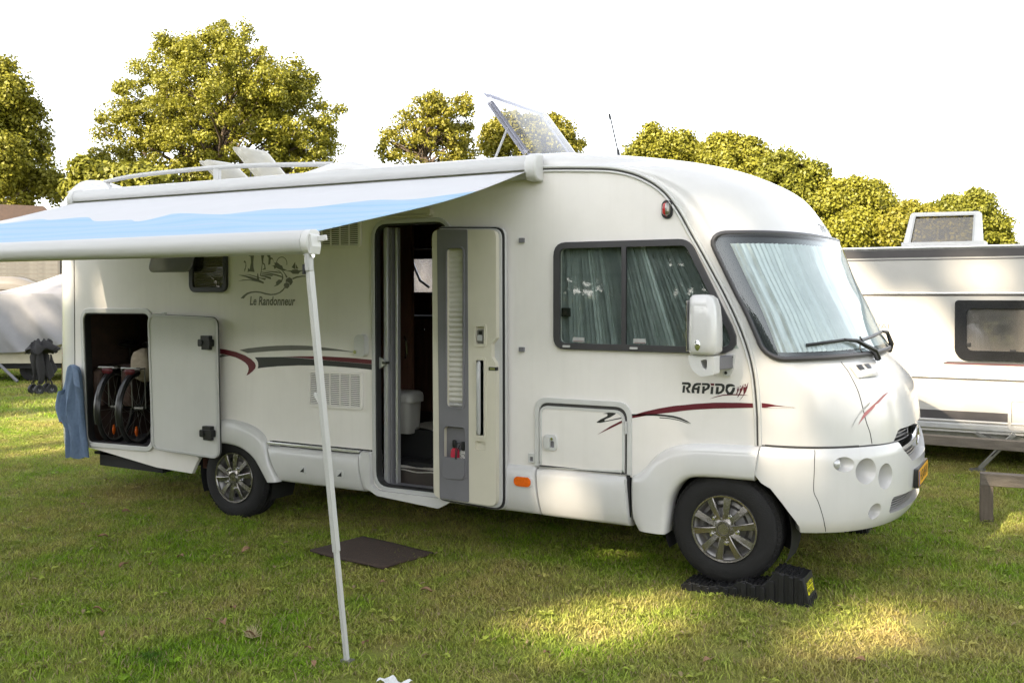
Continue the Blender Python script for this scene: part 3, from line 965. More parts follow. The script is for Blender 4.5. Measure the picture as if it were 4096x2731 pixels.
# gas locker flap
FL = roundpoly([(.197, .716), (.947, .716), (.947, 1.219), (.197, 1.216)], [.0, .0, .115, .10], 7)
FLin = roundpoly([(.231, .722), (.915, .722), (.915, 1.182), (.231, 1.180)], [.0, .0, .09, .08], 7)
MB().plate(FL, -.018, 0, [FLin]).build('flap_frame', 'white_plastic', motorhome, bevel=.006)
MB().plate(inset(FLin, -.003), -.003, -.0012).build('flap_gap', 'seam_dark', motorhome)
FD = roundpoly([(.238, .730), (.898, .730), (.898, 1.158), (.238, 1.158)], [.0, .0, .085, .07], 7)
fl = MB().plate(FD, -.016, -.003).build('flap_door', 'side_panel_white', motorhome, bevel=.003)
ring('flap_rim', FD, .018, -.021, -.014, 'white_plastic', fl, bevel=.004)
h_ = MB().plate(rrect(.274, .843, .382, .954, .028), -.034, -.014, [rrect(.328, .862, .362, .912, .01)]).build('flap_handle', 'white_plastic', fl, bevel=.008, seg=3)
MB().plate(rrect(.286, .858, .330, .942, .016), -.044, -.03).build('grip', 'white_plastic', h_, bevel=.006)
MB().cyl((.346, -.042, .928), (.346, -.03, .928), .010, 12).build('lock', 'chrome', h_)
MB().plate(rrect(.330, .862, .362, .912, .01), -.019, -.0165).build('handle_recess', 'grey_liner', h_)
for z0, z1 in ((1.002, 1.087), (.60, .69)):
    MB().tube([(.910, -.032, z0), (.910, -.032, z1)], .010, 10).build('flap_hinge', 'white_aluminium', fl)
MB().box((.905, -.004, .40), (.932, .02, .722)).build('skirt_gap', 'black_rubber', motorhome)
DECALS = {'maroon_vinyl': [('stripe', [(-2.97, 1.481), (-2.866, 1.473), (-2.754, 1.457), (-2.643, 1.429), (-2.576, 1.399), (-2.534, 1.37), (-2.522, 1.345), (-2.53, 1.32), (-2.56, 1.294), (-2.602, 1.267), (-2.632, 1.255), (-2.61, 1.292), (-2.605, 1.317), (-2.614, 1.342), (-2.644, 1.366), (-2.694, 1.389), (-2.754, 1.408), (-2.823, 1.42), (-2.892, 1.431), (-2.971, 1.438)]), ('stripe', [(-2.239, 1.431), (-2.039, 1.441), (-1.768, 1.449), (-1.505, 1.446), (-1.276, 1.436), (-1.276, 1.401), (-1.58, 1.411), (-1.86, 1.422), (-2.079, 1.43)]), ('stripe', [(0.944, 1.123), (0.978, 1.138), (1.039, 1.159), (1.142, 1.187), (1.244, 1.209), (1.344, 1.225), (1.254, 1.208), (1.387, 1.231), (1.518, 1.246), (1.595, 1.251), (1.696, 1.255), (1.809, 1.256), (1.809, 1.23), (1.697, 1.221), (1.518, 1.207), (1.387, 1.192), (1.254, 1.172), (1.311, 1.179), (1.129, 1.148), (1.039, 1.13), (0.944, 1.108)]), ('logo_figure', [(1.691, 1.268), (1.706, 1.288), (1.719, 1.308), (1.719, 1.328), (1.717, 1.348), (1.72, 1.366), (1.724, 1.358), (1.731, 1.359), (1.739, 1.364), (1.751, 1.393), (1.746, 1.359), (1.736, 1.329), (1.721, 1.304), (1.706, 1.283)]), ('logo_figure', [(1.676, 1.286), (1.686, 1.304), (1.695, 1.327), (1.694, 1.345), (1.706, 1.353), (1.719, 1.38), (1.714, 1.343), (1.701, 1.318), (1.686, 1.294)]), ('logo_figure', [(1.668, 1.306), (1.677, 1.326), (1.676, 1.359), (1.68, 1.344), (1.686, 1.347), (1.693, 1.367), (1.689, 1.337), (1.679, 1.314)]), ('logo_underline', [(1.49, 1.268), (1.531, 1.286), (1.582, 1.302), (1.646, 1.309), (1.706, 1.31), (1.754, 1.305), (1.706, 1.304), (1.646, 1.302), (1.582, 1.295), (1.531, 1.281)]), ('logo_dot', [(1.498, 1.373), (1.525, 1.373), (1.523, 1.358), (1.504, 1.358)]), ('logo_figure', [(1.734, 1.371), (1.734, 1.367), (1.732, 1.364), (1.73, 1.363), (1.728, 1.364), (1.726, 1.367), (1.726, 1.371), (1.726, 1.375), (1.728, 1.378), (1.73, 1.379), (1.732, 1.378), (1.734, 1.375)]), ('logo_figure', [(1.705, 1.361), (1.704, 1.358), (1.703, 1.356), (1.702, 1.356), (1.7, 1.356), (1.699, 1.358), (1.698, 1.361), (1.699, 1.364), (1.7, 1.366), (1.702, 1.367), (1.703, 1.366), (1.704, 1.364)]), ('logo_figure', [(1.686, 1.354), (1.685, 1.352), (1.685, 1.35), (1.683, 1.35), (1.682, 1.35), (1.681, 1.352), (1.681, 1.354), (1.681, 1.356), (1.682, 1.358), (1.683, 1.358), (1.685, 1.358), (1.685, 1.356)])], 'charcoal_vinyl': [('stripe', [(-2.534, 1.416), (-2.239, 1.429), (-2.079, 1.428), (-1.86, 1.42), (-1.58, 1.41), (-1.276, 1.4), (-1.276, 1.356), (-1.432, 1.364), (-1.655, 1.37), (-1.837, 1.371), (-2.04, 1.365), (-2.279, 1.348), (-2.443, 1.331), (-2.501, 1.322), (-2.493, 1.346), (-2.497, 1.377), (-2.513, 1.398)]), ('swoosh', [(0.941, 1.136), (0.969, 1.137), (1.039, 1.143), (1.108, 1.147), (1.176, 1.147), (1.244, 1.143), (1.295, 1.133), (1.338, 1.116), (1.361, 1.102), (1.367, 1.096), (1.365, 1.097), (1.345, 1.105), (1.295, 1.12), (1.244, 1.13), (1.176, 1.135), (1.108, 1.135), (1.039, 1.132), (0.944, 1.125)]), ('swoosh', [(1.142, 1.127), (1.21, 1.127), (1.278, 1.119), (1.328, 1.106), (1.359, 1.094), (1.328, 1.102), (1.278, 1.114), (1.21, 1.122), (1.147, 1.121)]), ('letter', [(1.304, 1.372), (1.35, 1.373), (1.363, 1.366), (1.366, 1.352), (1.36, 1.339), (1.347, 1.331), (1.364, 1.302), (1.342, 1.302), (1.328, 1.334), (1.342, 1.343), (1.348, 1.351), (1.343, 1.357), (1.302, 1.357)]), ('letter', [(1.31, 1.35), (1.327, 1.35), (1.321, 1.302), (1.305, 1.302)]), ('letter', [(1.435, 1.372), (1.434, 1.358), (1.413, 1.357), (1.399, 1.351), (1.391, 1.339), (1.41, 1.339), (1.413, 1.351), (1.428, 1.351), (1.422, 1.302), (1.405, 1.302), (1.407, 1.325), (1.387, 1.325), (1.391, 1.302), (1.371, 1.302), (1.369, 1.321), (1.376, 1.347), (1.389, 1.365), (1.405, 1.371)]), ('letter', [(1.441, 1.372), (1.481, 1.373), (1.494, 1.367), (1.497, 1.353), (1.489, 1.335), (1.459, 1.318), (1.457, 1.302), (1.44, 1.303), (1.445, 1.351), (1.462, 1.351), (1.46, 1.334), (1.476, 1.344), (1.478, 1.356), (1.475, 1.359), (1.441, 1.358)]), ('letter', [(1.503, 1.351), (1.52, 1.351), (1.516, 1.302), (1.498, 1.302)]), ('letter', [(1.531, 1.373), (1.577, 1.374), (1.592, 1.366), (1.596, 1.35), (1.59, 1.327), (1.574, 1.311), (1.554, 1.303), (1.533, 1.303), (1.538, 1.352), (1.556, 1.352), (1.553, 1.317), (1.569, 1.326), (1.578, 1.342), (1.576, 1.355), (1.569, 1.359), (1.53, 1.358)]), ('letter', [(1.602, 1.358), (1.607, 1.369), (1.62, 1.374), (1.64, 1.375), (1.658, 1.369), (1.665, 1.359), (1.633, 1.358), (1.62, 1.351), (1.615, 1.338), (1.619, 1.326), (1.627, 1.318), (1.635, 1.324), (1.644, 1.34), (1.647, 1.352), (1.665, 1.353), (1.662, 1.333), (1.646, 1.305), (1.613, 1.303), (1.599, 1.328)])], 'grey_vinyl': [('stripe', [(-2.713, 1.474), (-2.609, 1.492), (-2.442, 1.51), (-2.278, 1.523), (-2.118, 1.53), (-1.96, 1.531), (-1.86, 1.527), (-1.73, 1.519), (-1.617, 1.51), (-1.505, 1.499), (-1.424, 1.489), (-1.505, 1.493), (-1.617, 1.497), (-1.73, 1.497), (-1.86, 1.496), (-2.0, 1.493), (-2.198, 1.485), (-2.36, 1.474), (-2.484, 1.463), (-2.618, 1.45)]), ('stripe', [(-2.966, 1.416), (-2.918, 1.43), (-2.823, 1.42), (-2.883, 1.414), (-2.966, 1.398)])], 'logo_grey': [('logo', [(-2.696, 1.923), (-2.665, 1.947), (-2.623, 1.97), (-2.576, 1.981), (-2.515, 1.984), (-2.455, 1.979), (-2.399, 1.967), (-2.345, 1.96), (-2.299, 1.963), (-2.249, 1.977), (-2.213, 2.001), (-2.2, 2.016), (-2.186, 2.011), (-2.209, 1.987), (-2.245, 1.967), (-2.295, 1.953), (-2.354, 1.95), (-2.409, 1.956), (-2.464, 1.969), (-2.52, 1.973), (-2.566, 1.97), (-2.609, 1.958), (-2.637, 1.942), (-2.658, 1.921)]), ('logo', [(-2.181, 2.058), (-2.177, 2.086), (-2.141, 2.101), (-2.11, 2.088), (-2.101, 2.061), (-2.121, 2.036), (-2.137, 2.034), (-2.139, 2.051), (-2.164, 2.062)]), ('logo', [(-2.197, 2.048), (-2.168, 2.058), (-2.141, 2.048), (-2.139, 2.024), (-2.159, 2.007), (-2.191, 2.011), (-2.202, 2.031)]), ('logo', [(-2.11, 2.092), (-2.061, 2.107), (-1.995, 2.113), (-1.924, 2.11), (-1.924, 2.104), (-1.995, 2.104), (-2.057, 2.095), (-2.101, 2.082)]), ('logo', [(-2.075, 2.23), (-2.073, 2.166), (-2.114, 2.183)]), ('logo', [(-2.068, 2.21), (-2.041, 2.172), (-2.068, 2.171)]), ('logo', [(-2.114, 2.164), (-2.043, 2.165), (-2.048, 2.157), (-1.969, 2.158), (-2.022, 2.145), (-2.039, 2.128), (-2.101, 2.129), (-2.128, 2.146), (-2.181, 2.155), (-2.105, 2.158)]), ('logo', [(-2.583, 2.294), (-2.536, 2.3), (-2.546, 2.234), (-2.544, 2.192), (-2.532, 2.149), (-2.598, 2.155), (-2.612, 2.145), (-2.607, 2.186), (-2.589, 2.172), (-2.572, 2.235), (-2.576, 2.273)]), ('logo', [(-2.458, 2.298), (-2.416, 2.298), (-2.43, 2.26), (-2.433, 2.229), (-2.412, 2.215), (-2.403, 2.17), (-2.444, 2.165), (-2.417, 2.184), (-2.421, 2.208), (-2.44, 2.219), (-2.447, 2.17), (-2.463, 2.112), (-2.472, 2.115), (-2.458, 2.157), (-2.446, 2.222), (-2.453, 2.267)]), ('logo', [(-2.398, 2.297), (-2.354, 2.298), (-2.348, 2.272), (-2.325, 2.265), (-2.316, 2.244), (-2.314, 2.22), (-2.32, 2.248), (-2.336, 2.258), (-2.348, 2.248), (-2.352, 2.214), (-2.375, 2.207), (-2.37, 2.266)]), ('logo', [(-2.309, 2.225), (-2.271, 2.226), (-2.239, 2.205), (-2.217, 2.198), (-2.208, 2.174), (-2.163, 2.16), (-2.203, 2.154), (-2.262, 2.172), (-2.284, 2.182), (-2.307, 2.172), (-2.314, 2.196), (-2.339, 2.197), (-2.298, 2.206)]), ('logo', [(-2.724, 2.126), (-2.664, 2.124), (-2.575, 2.109), (-2.5, 2.091), (-2.422, 2.06), (-2.431, 2.048), (-2.491, 2.064), (-2.556, 2.08), (-2.631, 2.106)]), ('logo', [(-2.726, 2.072), (-2.665, 2.084), (-2.594, 2.085), (-2.538, 2.078), (-2.463, 2.06), (-2.538, 2.071), (-2.594, 2.078), (-2.655, 2.077)]), ('logo', [(-2.66, 2.129), (-2.594, 2.129), (-2.528, 2.116), (-2.463, 2.098), (-2.399, 2.094), (-2.413, 2.079), (-2.473, 2.095), (-2.538, 2.109), (-2.598, 2.124)]), ('logo', [(-2.459, 2.122), (-2.399, 2.115), (-2.344, 2.102), (-2.346, 2.085), (-2.376, 2.092), (-2.417, 2.105), (-2.459, 2.112)]), ('logo', [(-2.454, 2.15), (-2.376, 2.142), (-2.285, 2.127), (-2.217, 2.11), (-2.217, 2.099), (-2.294, 2.117), (-2.376, 2.132), (-2.449, 2.143)]), ('logo', [(-2.421, 2.156), (-2.353, 2.154), (-2.285, 2.15), (-2.226, 2.14), (-2.23, 2.135), (-2.298, 2.141), (-2.362, 2.147)]), ('logo', [(-2.454, 2.134), (-2.38, 2.128), (-2.316, 2.119), (-2.335, 2.111), (-2.39, 2.118), (-2.449, 2.127)]), ('logo', [(-2.294, 2.169), (-2.244, 2.154), (-2.213, 2.127), (-2.206, 2.096), (-2.222, 2.062), (-2.263, 2.035), (-2.317, 2.021), (-2.285, 2.042), (-2.29, 2.059), (-2.258, 2.083), (-2.226, 2.079), (-2.217, 2.113), (-2.235, 2.141)]), ('logo', [(-2.226, 2.161), (-2.199, 2.147), (-2.172, 2.119), (-2.159, 2.102), (-2.175, 2.096), (-2.19, 2.126)]), ('logo', [(-2.659, 2.239), (-2.645, 2.251), (-2.631, 2.235), (-2.627, 2.201), (-2.64, 2.166), (-2.648, 2.15), (-2.651, 2.173), (-2.638, 2.19), (-2.635, 2.225)]), ('logo', [(-2.63, 2.288), (-2.621, 2.298), (-2.583, 2.296), (-2.581, 2.282), (-2.611, 2.293)]), ('logo', [(-2.5, 2.138), (-2.491, 2.136), (-2.475, 2.07), (-2.491, 2.074), (-2.505, 2.095)]), ('logo', [(-2.282, 2.2), (-2.286, 2.218), (-2.283, 2.235), (-2.275, 2.251), (-2.262, 2.264), (-2.245, 2.272), (-2.226, 2.275), (-2.207, 2.273), (-2.189, 2.265), (-2.175, 2.253), (-2.165, 2.238), (-2.162, 2.221), (-2.164, 2.203), (-2.171, 2.205), (-2.169, 2.221), (-2.172, 2.236), (-2.181, 2.25), (-2.193, 2.26), (-2.209, 2.267), (-2.225, 2.269), (-2.242, 2.266), (-2.257, 2.259), (-2.269, 2.248), (-2.276, 2.233), (-2.278, 2.218), (-2.275, 2.202)])]}
FLAP_DECALS = {'charcoal_vinyl': [('swoosh', [(0.733, 1.128), (0.791, 1.143), (0.827, 1.145), (0.834, 1.139), (0.827, 1.129), (0.791, 1.107), (0.755, 1.091), (0.744, 1.082), (0.755, 1.078), (0.827, 1.099), (0.888, 1.114), (0.891, 1.106), (0.827, 1.092), (0.755, 1.073), (0.712, 1.063), (0.688, 1.063), (0.688, 1.068), (0.719, 1.089), (0.766, 1.112), (0.771, 1.125), (0.762, 1.129)])], 'maroon_vinyl': [('stripe', [(0.69, 0.978), (0.791, 1.044), (0.891, 1.098), (0.895, 1.083), (0.791, 1.03)])]}
# name text centre [(-2.338, 1.9), (-2.59, 1.873), (-2.089, 1.924)]
def decals(D, parent, y):
    for m_name, items in D.items():
        for nm, pts in items:
            t = tessellate_polygon([[Vector((a, b, 0)) for a, b in pts]])
            MB().add([(a, y, b) for a, b in pts], t).build(nm, m_name, parent, smooth=0)
decals(DECALS, motorhome, -.0022)
decals(FLAP_DECALS, fl, -.0182)
vs, fs = text_mesh('Le Randonneur', .105, shear=.18, bold=.0022, xs=.78)
MB().add([(-2.338 + a, -.0022, 1.898 + b) for a, b in vs], fs).build('lettering', 'logo_grey', motorhome, smooth=0)
# the maker's letters over the windscreen: same letters, wrapped on the dome
mb = MB()
for nm, pts in DECALS['charcoal_vinyl'] + DECALS['maroon_vinyl']:
    if nm in ('letter', 'logo_dot'):
        q = []
        for a, b in pts:
            y = .985 + (a - 1.238) / .335 * .80
            z = 2.43 + (b - 1.318) / .085 * .082
            q.append((yth(cap0, y, z), z))
        surf_poly(mb, cap, q, .003)
mb.build('lettering', 'grey_vinyl', motorhome, smooth=0)

# ------------------------------------------------------------------ entrance door, swung right round
door = MB().plate(roundpoly([(-.617, .395), (-.016, .372), (-.022, 2.452), (-.632, 2.474)], .085), -.062, -.028).build('entry_door', 'white_aluminium', motorhome, bevel=.006)
MB().plate(roundpoly([(-.612, .40), (-.020, .378), (-.026, 2.446), (-.627, 2.468)], .08), -.074, -.060).build('door_seal', 'black_rubber', door)
MB().plate(roundpoly([(-.612, .412), (-.034, .390), (-.040, 2.437), (-.627, 2.458)], .08), -.084, -.073).build('door_edge', 'white_aluminium', door, bevel=.003)
BL = rrect(-.484, 1.118, -.338, 2.300, .028); PK = rrect(-.512, .588, -.320, .975, .035)
lin = roundpoly([(-.606, .430), (-.060, .414), (-.060, 1.40), (-.068, 1.46), (-.098, 1.50), (-.098, 1.60), (-.060, 1.64), (-.062, 2.425), (-.618, 2.442)], [.06, .06, .02, .02, .02, .02, .02, .06, .06])
HR = rrect(-.250, 1.575, -.140, 1.742, .02); GB_ = rrect(-.246, .905, -.140, 1.498, .02); TR = rrect(-.242, .815, -.146, .882, .012)
ln = MB().plate(lin, -.128, -.083, [BL, PK, inset(HR, .018), inset(GB_, .02), TR]).build('door_liner', 'beige_liner', door, bevel=.012, seg=3)
gp = roundpoly([(-.548, .430), (-.291, .424), (-.303, 2.434), (-.570, 2.444)], .012)
MB().plate(gp, -.133, -.125, [BL, PK]).build('grey_panel', 'grey_liner', door, bevel=.004)
ring('blind_surround', inset(BL, -.012), .016, -.140, -.128, 'grey_liner', door, bevel=.006)
ring('pocket_surround', inset(PK, -.008), .010, -.138, -.128, 'grey_liner', door, bevel=.004)
rows = []
for k in range(63):
    z = 1.150 + k * .0185
    fold = .009 if z < 1.85 else .004
    rows.append([(x, -.098 - (fold if k % 2 else -fold * .6), z) for x in (-.486, -.336)])
MB().loft(rows).build('pleated_blind', 'blind_fabric', door, smooth=0)
MB().box((-.482, -.112, 1.126), (-.340, -.094, 1.148)).build('blind_rail', 'white_aluminium', door, bevel=.004)
MB().box((-.43, -.120, 1.132), (-.39, -.110, 1.144)).build('blind_grip', 'white_plastic', door, bevel=.003)
MB().plate(inset(PK, -.002), -.090, -.084).build('pocket_back', 'grey_liner', door)
MB().plate(rrect(-.510, .590, -.322, .745, [.035, .035, .008, .008]), -.150, -.128).build('door_pocket', 'grey_liner', door, bevel=.010, seg=3)
ring('latch_surround', HR, .020, -.136, -.126, 'beige_liner', door, bevel=.006)
MB().plate(rrect(-.225, 1.598, -.168, 1.700, .012), -.122, -.10).build('door_handle', 'grey_vinyl', door, bevel=.006)
MB().plate(rrect(-.216, 1.618, -.178, 1.66, .006), -.134, -.12).build('handle_lever', 'pale_grey_vinyl', door, bevel=.005)
MB().plate(rrect(-.212, 1.664, -.182, 1.69, .005), -.1235, -.1215).build('lever_slot', 'black_plastic', door)
ring('grab_surround', GB_, .022, -.136, -.126, 'beige_liner', door, bevel=.006)
MB().plate(inset(GB_, .015), -.108, -.100).build('grab_back', 'beige_liner', door)
MB().plate(inset(HR, .015), -.112, -.104).build('latch_back', 'beige_liner', door)
MB().plate(inset(TR, -.004), -.108, -.100).build('tray_back', 'beige_liner', door)
MB().tube([(-.203, -.115, .925), (-.203, -.138, .955), (-.203, -.138, 1.445), (-.203, -.115, 1.475)], .0165, 12).build('grab_bar', 'pale_grey_vinyl', door)
for z in (.932, 1.465):
    MB().plate(rrect(-.226, z - .009, -.176, z + .009, .004), -.126, -.10).build('bar_end', 'black_plastic', door, bevel=.003)
MB().plate(rrect(-.166, 1.36, -.142, 1.46, .004), -.122, -.10).build('switch', 'grey_vinyl', door, bevel=.003)
MB().plate(rrect(-.122, 1.404, -.058, 1.430, .004), -.131, -.10).build('lock_keep', 'black_plastic', door, bevel=.003)
MB().plate(rrect(-.112, 1.410, -.068, 1.424, .004), -.134, -.13).build('keep_plate', 'chrome', door)

# garage door, swung right round on its front edge
gd_o = roundpoly([(-3.715, .545), (-2.874, .520), (-2.899, 1.756), (-3.768, 1.778)], .085)
gd = MB().plate(gd_o, -.085, -.052).build('garage_door', 'white_gelcoat', motorhome, bevel=.006)
ring('door_rim', inset(gd_o, .002), .022, -.092, -.084, 'white_aluminium', gd, bevel=.003)
ring('door_seal', inset(gd_o, -.004), .012, -.072, -.060, 'seam_dark', gd, bevel=0)
for x, z in ((-3.000, 1.535), (-2.985, .745)):
    lt = MB().plate(rrect(x - .072, z - .033, x + .070, z + .030, .012), -.140, -.084).build('door_latch', 'black_plastic', gd, bevel=.008)
    MB().plate(rrect(x - .05, z + .02, x + .05, z + .062, .006), -.128, -.084).build('latch_plate', 'black_plastic', gd, bevel=.004)
    MB().plate(rrect(x - .05, z - .062, x + .045, z - .02, .006), -.118, -.084).build('latch_plate', 'black_plastic', gd, bevel=.004)
    MB().cyl((x - .035, -.150, z), (x - .035, -.13, z), .025, 16).build('latch_knob', 'black_plastic', gd)
MB().box((-3.60, -.075, 1.775), (-3.55, -.05, 1.795)).build('hinge_stop', 'white_plastic', gd, bevel=.004)
MB().tube([(-3.775, -.03, .56), (-3.79, -.03, 1.77)], .014, 8).build('hinge_rail', 'white_aluminium', gd)

# ------------------------------------------------------------------ interior shells seen through the openings
def room(x0, y0, z0, x1, y1, z1):
    m_ = MB().box((x0, y0, z0), (x1, y1, z1))
    m_.f = [f for i, f in enumerate(m_.f) if i != 2]
    return m_
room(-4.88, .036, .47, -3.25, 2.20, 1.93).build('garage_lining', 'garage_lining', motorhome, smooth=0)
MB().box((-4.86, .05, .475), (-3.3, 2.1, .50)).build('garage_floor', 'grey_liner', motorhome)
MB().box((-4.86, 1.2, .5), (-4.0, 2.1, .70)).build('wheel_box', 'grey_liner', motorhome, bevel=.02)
m_ = MB()
X0, X1, Y0, Y1, Z0, Z1 = -3.2, .3, .036, 2.25, .40, 2.78
m_.add([(X0, Y0, Z0), (X1, Y0, Z0), (X1, Y1, Z0), (X0, Y1, Z0)], [(0, 1, 2, 3)])
m_.add([(X0, Y0, Z1), (X1, Y0, Z1), (X1, Y1, Z1), (X0, Y1, Z1)], [(0, 1, 2, 3)])
m_.add([(X0, Y0, Z0), (X0, Y1, Z0), (X0, Y1, Z1), (X0, Y0, Z1)], [(0, 1, 2, 3)])
m_.add([(X1, Y0, Z0), (X1, Y1, Z0), (X1, Y1, Z1), (X1, Y0, Z1)], [(0, 1, 2, 3)])
m_.build('cabin_lining', 'dark_wood', motorhome, smooth=0)
FWI = rrect(-2.75, 1.975, -2.05, 2.330, .05)
MB().plate([(X0, Z0), (X1, Z0), (X1, Z1), (X0, Z1)], 2.21, 2.24, [FWI]).build('cabin_wall', 'dark_wood', motorhome)
ring('far_window_frame', inset(FWI, -.03), .035, 2.19, 2.215, 'black_plastic')
MB().plate(FWI, 2.266, 2.270).build('far_window_pane', 'acrylic_clear', motorhome)
MB().tube([(-2.44, 2.20, 2.33), (-2.36, 2.17, 2.20), (-2.30, 2.16, 2.10), (-2.20, 2.18, 2.03)], .014, 8).build('window_stay', 'bright_trim', motorhome)
MB().box((X0, 1.72, 2.42), (X1, 2.2, 2.75)).build('overhead_locker', 'dark_wood', motorhome, bevel=.01)
MB().box((X0, 1.70, 2.405), (X1, 1.74, 2.42)).build('locker_strip', 'chrome', motorhome)
MB().box((X0, 1.55, .82), (X1, 2.2, 1.72)).build('base_cupboard', 'dark_wood', motorhome, bevel=.01)
MB().box((X0, 1.53, 1.72), (X1, 2.2, 1.75)).build('worktop', 'interior_floor', motorhome, bevel=.006)
for x in (-1.82, -1.70):
    MB().sphere((x, 1.53, 1.62 - (x + 1.82) * .25), .016, 10, 8).build('cupboard_knob', 'chrome', motorhome)
MB().box((-3.1, .58, .82), (-1.302, .62, 2.7)).build('partition', 'dark_wood', motorhome)
MB().tube([(-1.36, .56, 1.60), (-1.32, .53, 1.56), (-1.315, .53, 1.46), (-1.35, .56, 1.42)], .010, 8).build('partition_handle', 'chrome', motorhome)
MB().box((X0, .46, .80), (X1, 2.2, .83)).build('cabin_floor', 'interior_floor', motorhome)
MB().box((X0, .45, .40), (X1, .47, .83)).build('step_riser', 'underbody', motorhome)
MB().box((-1.25, .20, .40), (-.3, .46, .555)).build('door_step', 'interior_floor', motorhome, bevel=.012)
MB().box((-1.26, .04, .40), (-.3, .20, .43)).build('door_step', 'black_plastic', motorhome)
for k, (x, w, mt) in enumerate(((-1.205, .035, 'bright_trim'), (-1.165, .02, 'grey_liner'), (-1.135, .022, 'bright_trim'))):
    MB().box((x, .055 + .03 * k, .44), (x + w, .10 + .03 * k, 2.49)).build('screen_rail', mt, motorhome, bevel=.003)
for k in range(3):
    MB().box((-1.2, .06 + .035 * k, .433), (-.4, .075 + .035 * k, .445)).build('threshold_rail', 'grey_liner', motorhome)
MB().plate([(-1.228, 1.36), (-1.17, 1.40), (-1.17, 1.43), (-1.228, 1.46)], .02, .04).build('lock_striker', 'bright_trim', motorhome, bevel=.003)
MB().box((-1.185, .005, 1.405), (-1.145, .05, 1.425)).build('striker_pin', 'black_plastic', motorhome)
rg = MB()
rows = [[(x, y, .832 + .02 * math.sin(x * 9 + y * 5) ** 2) for x in rad_path(-1.29, -.5, 16)] for y in rad_path(.44, 1.2, 10)]
rg.loft(rows)
tag(rg.build('rug', 'pale_rug'), 'pale fluffy rug on the motorhome floor under the white bin', 'rug')
rows = [[(x, y, .558 + .012 * math.sin(x * 11 + y * 7) ** 2 + (0 if y > .21 else -.03)) for x in rad_path(-1.20, -.5, 16)] for y in rad_path(.19, .45, 6)]
tag(MB().loft(rows).build('step_mat', 'pale_rug'), 'pale ragged mat lying on the lower entrance step', 'mat')
# bin hanging on the partition
b0 = [(-1.415, .54), (-1.165, .54), (-1.165, .34), (-1.415, .34)]
rows = []
for z, k in ((.80, .80), (.81, .84), (1.05, .98), (1.07, 1.0)):
    rows.append([(-1.285 + (x + 1.285) * k, .55 + (y - .55) * k, z) for x, y in rrect(-1.41, .33, -1.16, .55, .05)])
tb = empty('waste_bin', (-1.285, .45, .80), 'white plastic waste bin with a hinged lid inside the open door', 'bin')
MB().loft(rows, closed_rows=True, cap=True).build('bin_body', 'bin_white', tb, smooth=45)
rows = []
for z, k, dx in ((1.065, 1.05, 0), (1.11, 1.05, 0), (1.135, .98, 0), (1.15, .8, -.01)):
    rows.append([(-1.275 + dx + (x + 1.285) * k * 1.08, .55 + (y - .55) * k, z + .10 * (x + 1.285) * 0) for x, y in rrect(-1.41, .33, -1.16, .55, .05)])
MB().loft(rows, closed_rows=True, cap=True).build('lid', 'bin_white', tb, smooth=45)
# folded umbrellas in the door pocket
u = empty('folded_umbrella', (-.425, -.11, .62), 'folded red umbrella with a black handle in the door pocket', 'umbrella')
rows = []
for z, r_ in ((.62, .026), (.70, .034), (.77, .036), (.80, .030), (.815, .014)):
    rows.append([(-.425 + r_ * (1 + .12 * math.sin(5 * a)) * math.cos(a), -.112 + .7 * r_ * math.sin(a), z) for a in rad_path(0, 2 * math.pi * 23 / 24, 23)])
MB().loft(rows, closed_rows=True, cap=True).build('canopy', 'umbrella_red', u)
MB().tube([(-.425, -.112, .81), (-.428, -.112, .835), (-.430, -.112, .868), (-.430, -.112, .874)], [.012, .017, .016, .008], 10).build('handle', 'black_plastic', u)
u = empty('folded_umbrella', (-.350, -.11, .62), 'folded black and white patterned umbrella beside the red one', 'umbrella')
rows = []
for z, r_ in ((.62, .024), (.70, .031), (.775, .034), (.80, .028)):
    rows.append([(-.348 + r_ * (1 + .12 * math.sin(5 * a)) * math.cos(a), -.112 + .7 * r_ * math.sin(a), z) for a in rad_path(0, 2 * math.pi * 23 / 24, 23)])
MB().loft(rows, closed_rows=True, cap=True).build('canopy', 'umbrella_print', u)
MB().tube([(-.348, -.112, .80), (-.348, -.112, .81), (-.346, -.112, .86), (-.346, -.112, .866)], [.014, .023, .022, .012], 10).build('handle', 'black_plastic', u)
MB().tube([(-.37, -.12, .85), (-.39, -.135, .855), (-.395, -.15, .80), (-.392, -.158, .74), (-.385, -.158, .738), (-.383, -.15, .80), (-.375, -.12, .84)], .004, 6).build('wrist_loop', 'black_rubber', u)

# ------------------------------------------------------------------ mirror
mir = MB()
rows = []
for z, k, dx in ((1.578, .80, -.004), (1.60, .97, 0), (1.66, 1.0, .0), (1.80, .97, .0), (1.88, .91, -.004), (1.93, .82, -.012), (1.952, .62, -.02), (1.958, .3, -.02)):
    rows.append([(1.545 + dx + (x - 1.545) * k, -.25 + (y + .25) * k, z) for x, y in rrect(1.452, -.36, 1.640, -.15, .055, 5)])
mo = mir.loft(rows, closed_rows=True, cap=True).build('door_mirror', 'white_gelcoat', motorhome, smooth=50)
MB().sphere((1.527, -.358, 1.640), .026, 14, 10, (.75, .45, 1.35)).build('mirror_lamp', 'chrome', mo)
MB().box((1.448, -.345, 1.60), (1.453, -.165, 1.92)).build('mirror_glass', 'chrome', mo)
arm_o = roundpoly([(1.452, 1.572), (1.622, 1.572), (1.622, 1.457), (1.545, 1.440), (1.492, 1.468), (1.462, 1.515)], [.01, .01, .015, .03, .03, .03])
hole = roundpoly([(1.535, 1.545), (1.578, 1.553), (1.575, 1.482), (1.545, 1.502)], .012)
MB().plate(arm_o, -.32, -.20, [hole]).build('mirror_arm', 'white_gelcoat', mo, bevel=.018, seg=3)
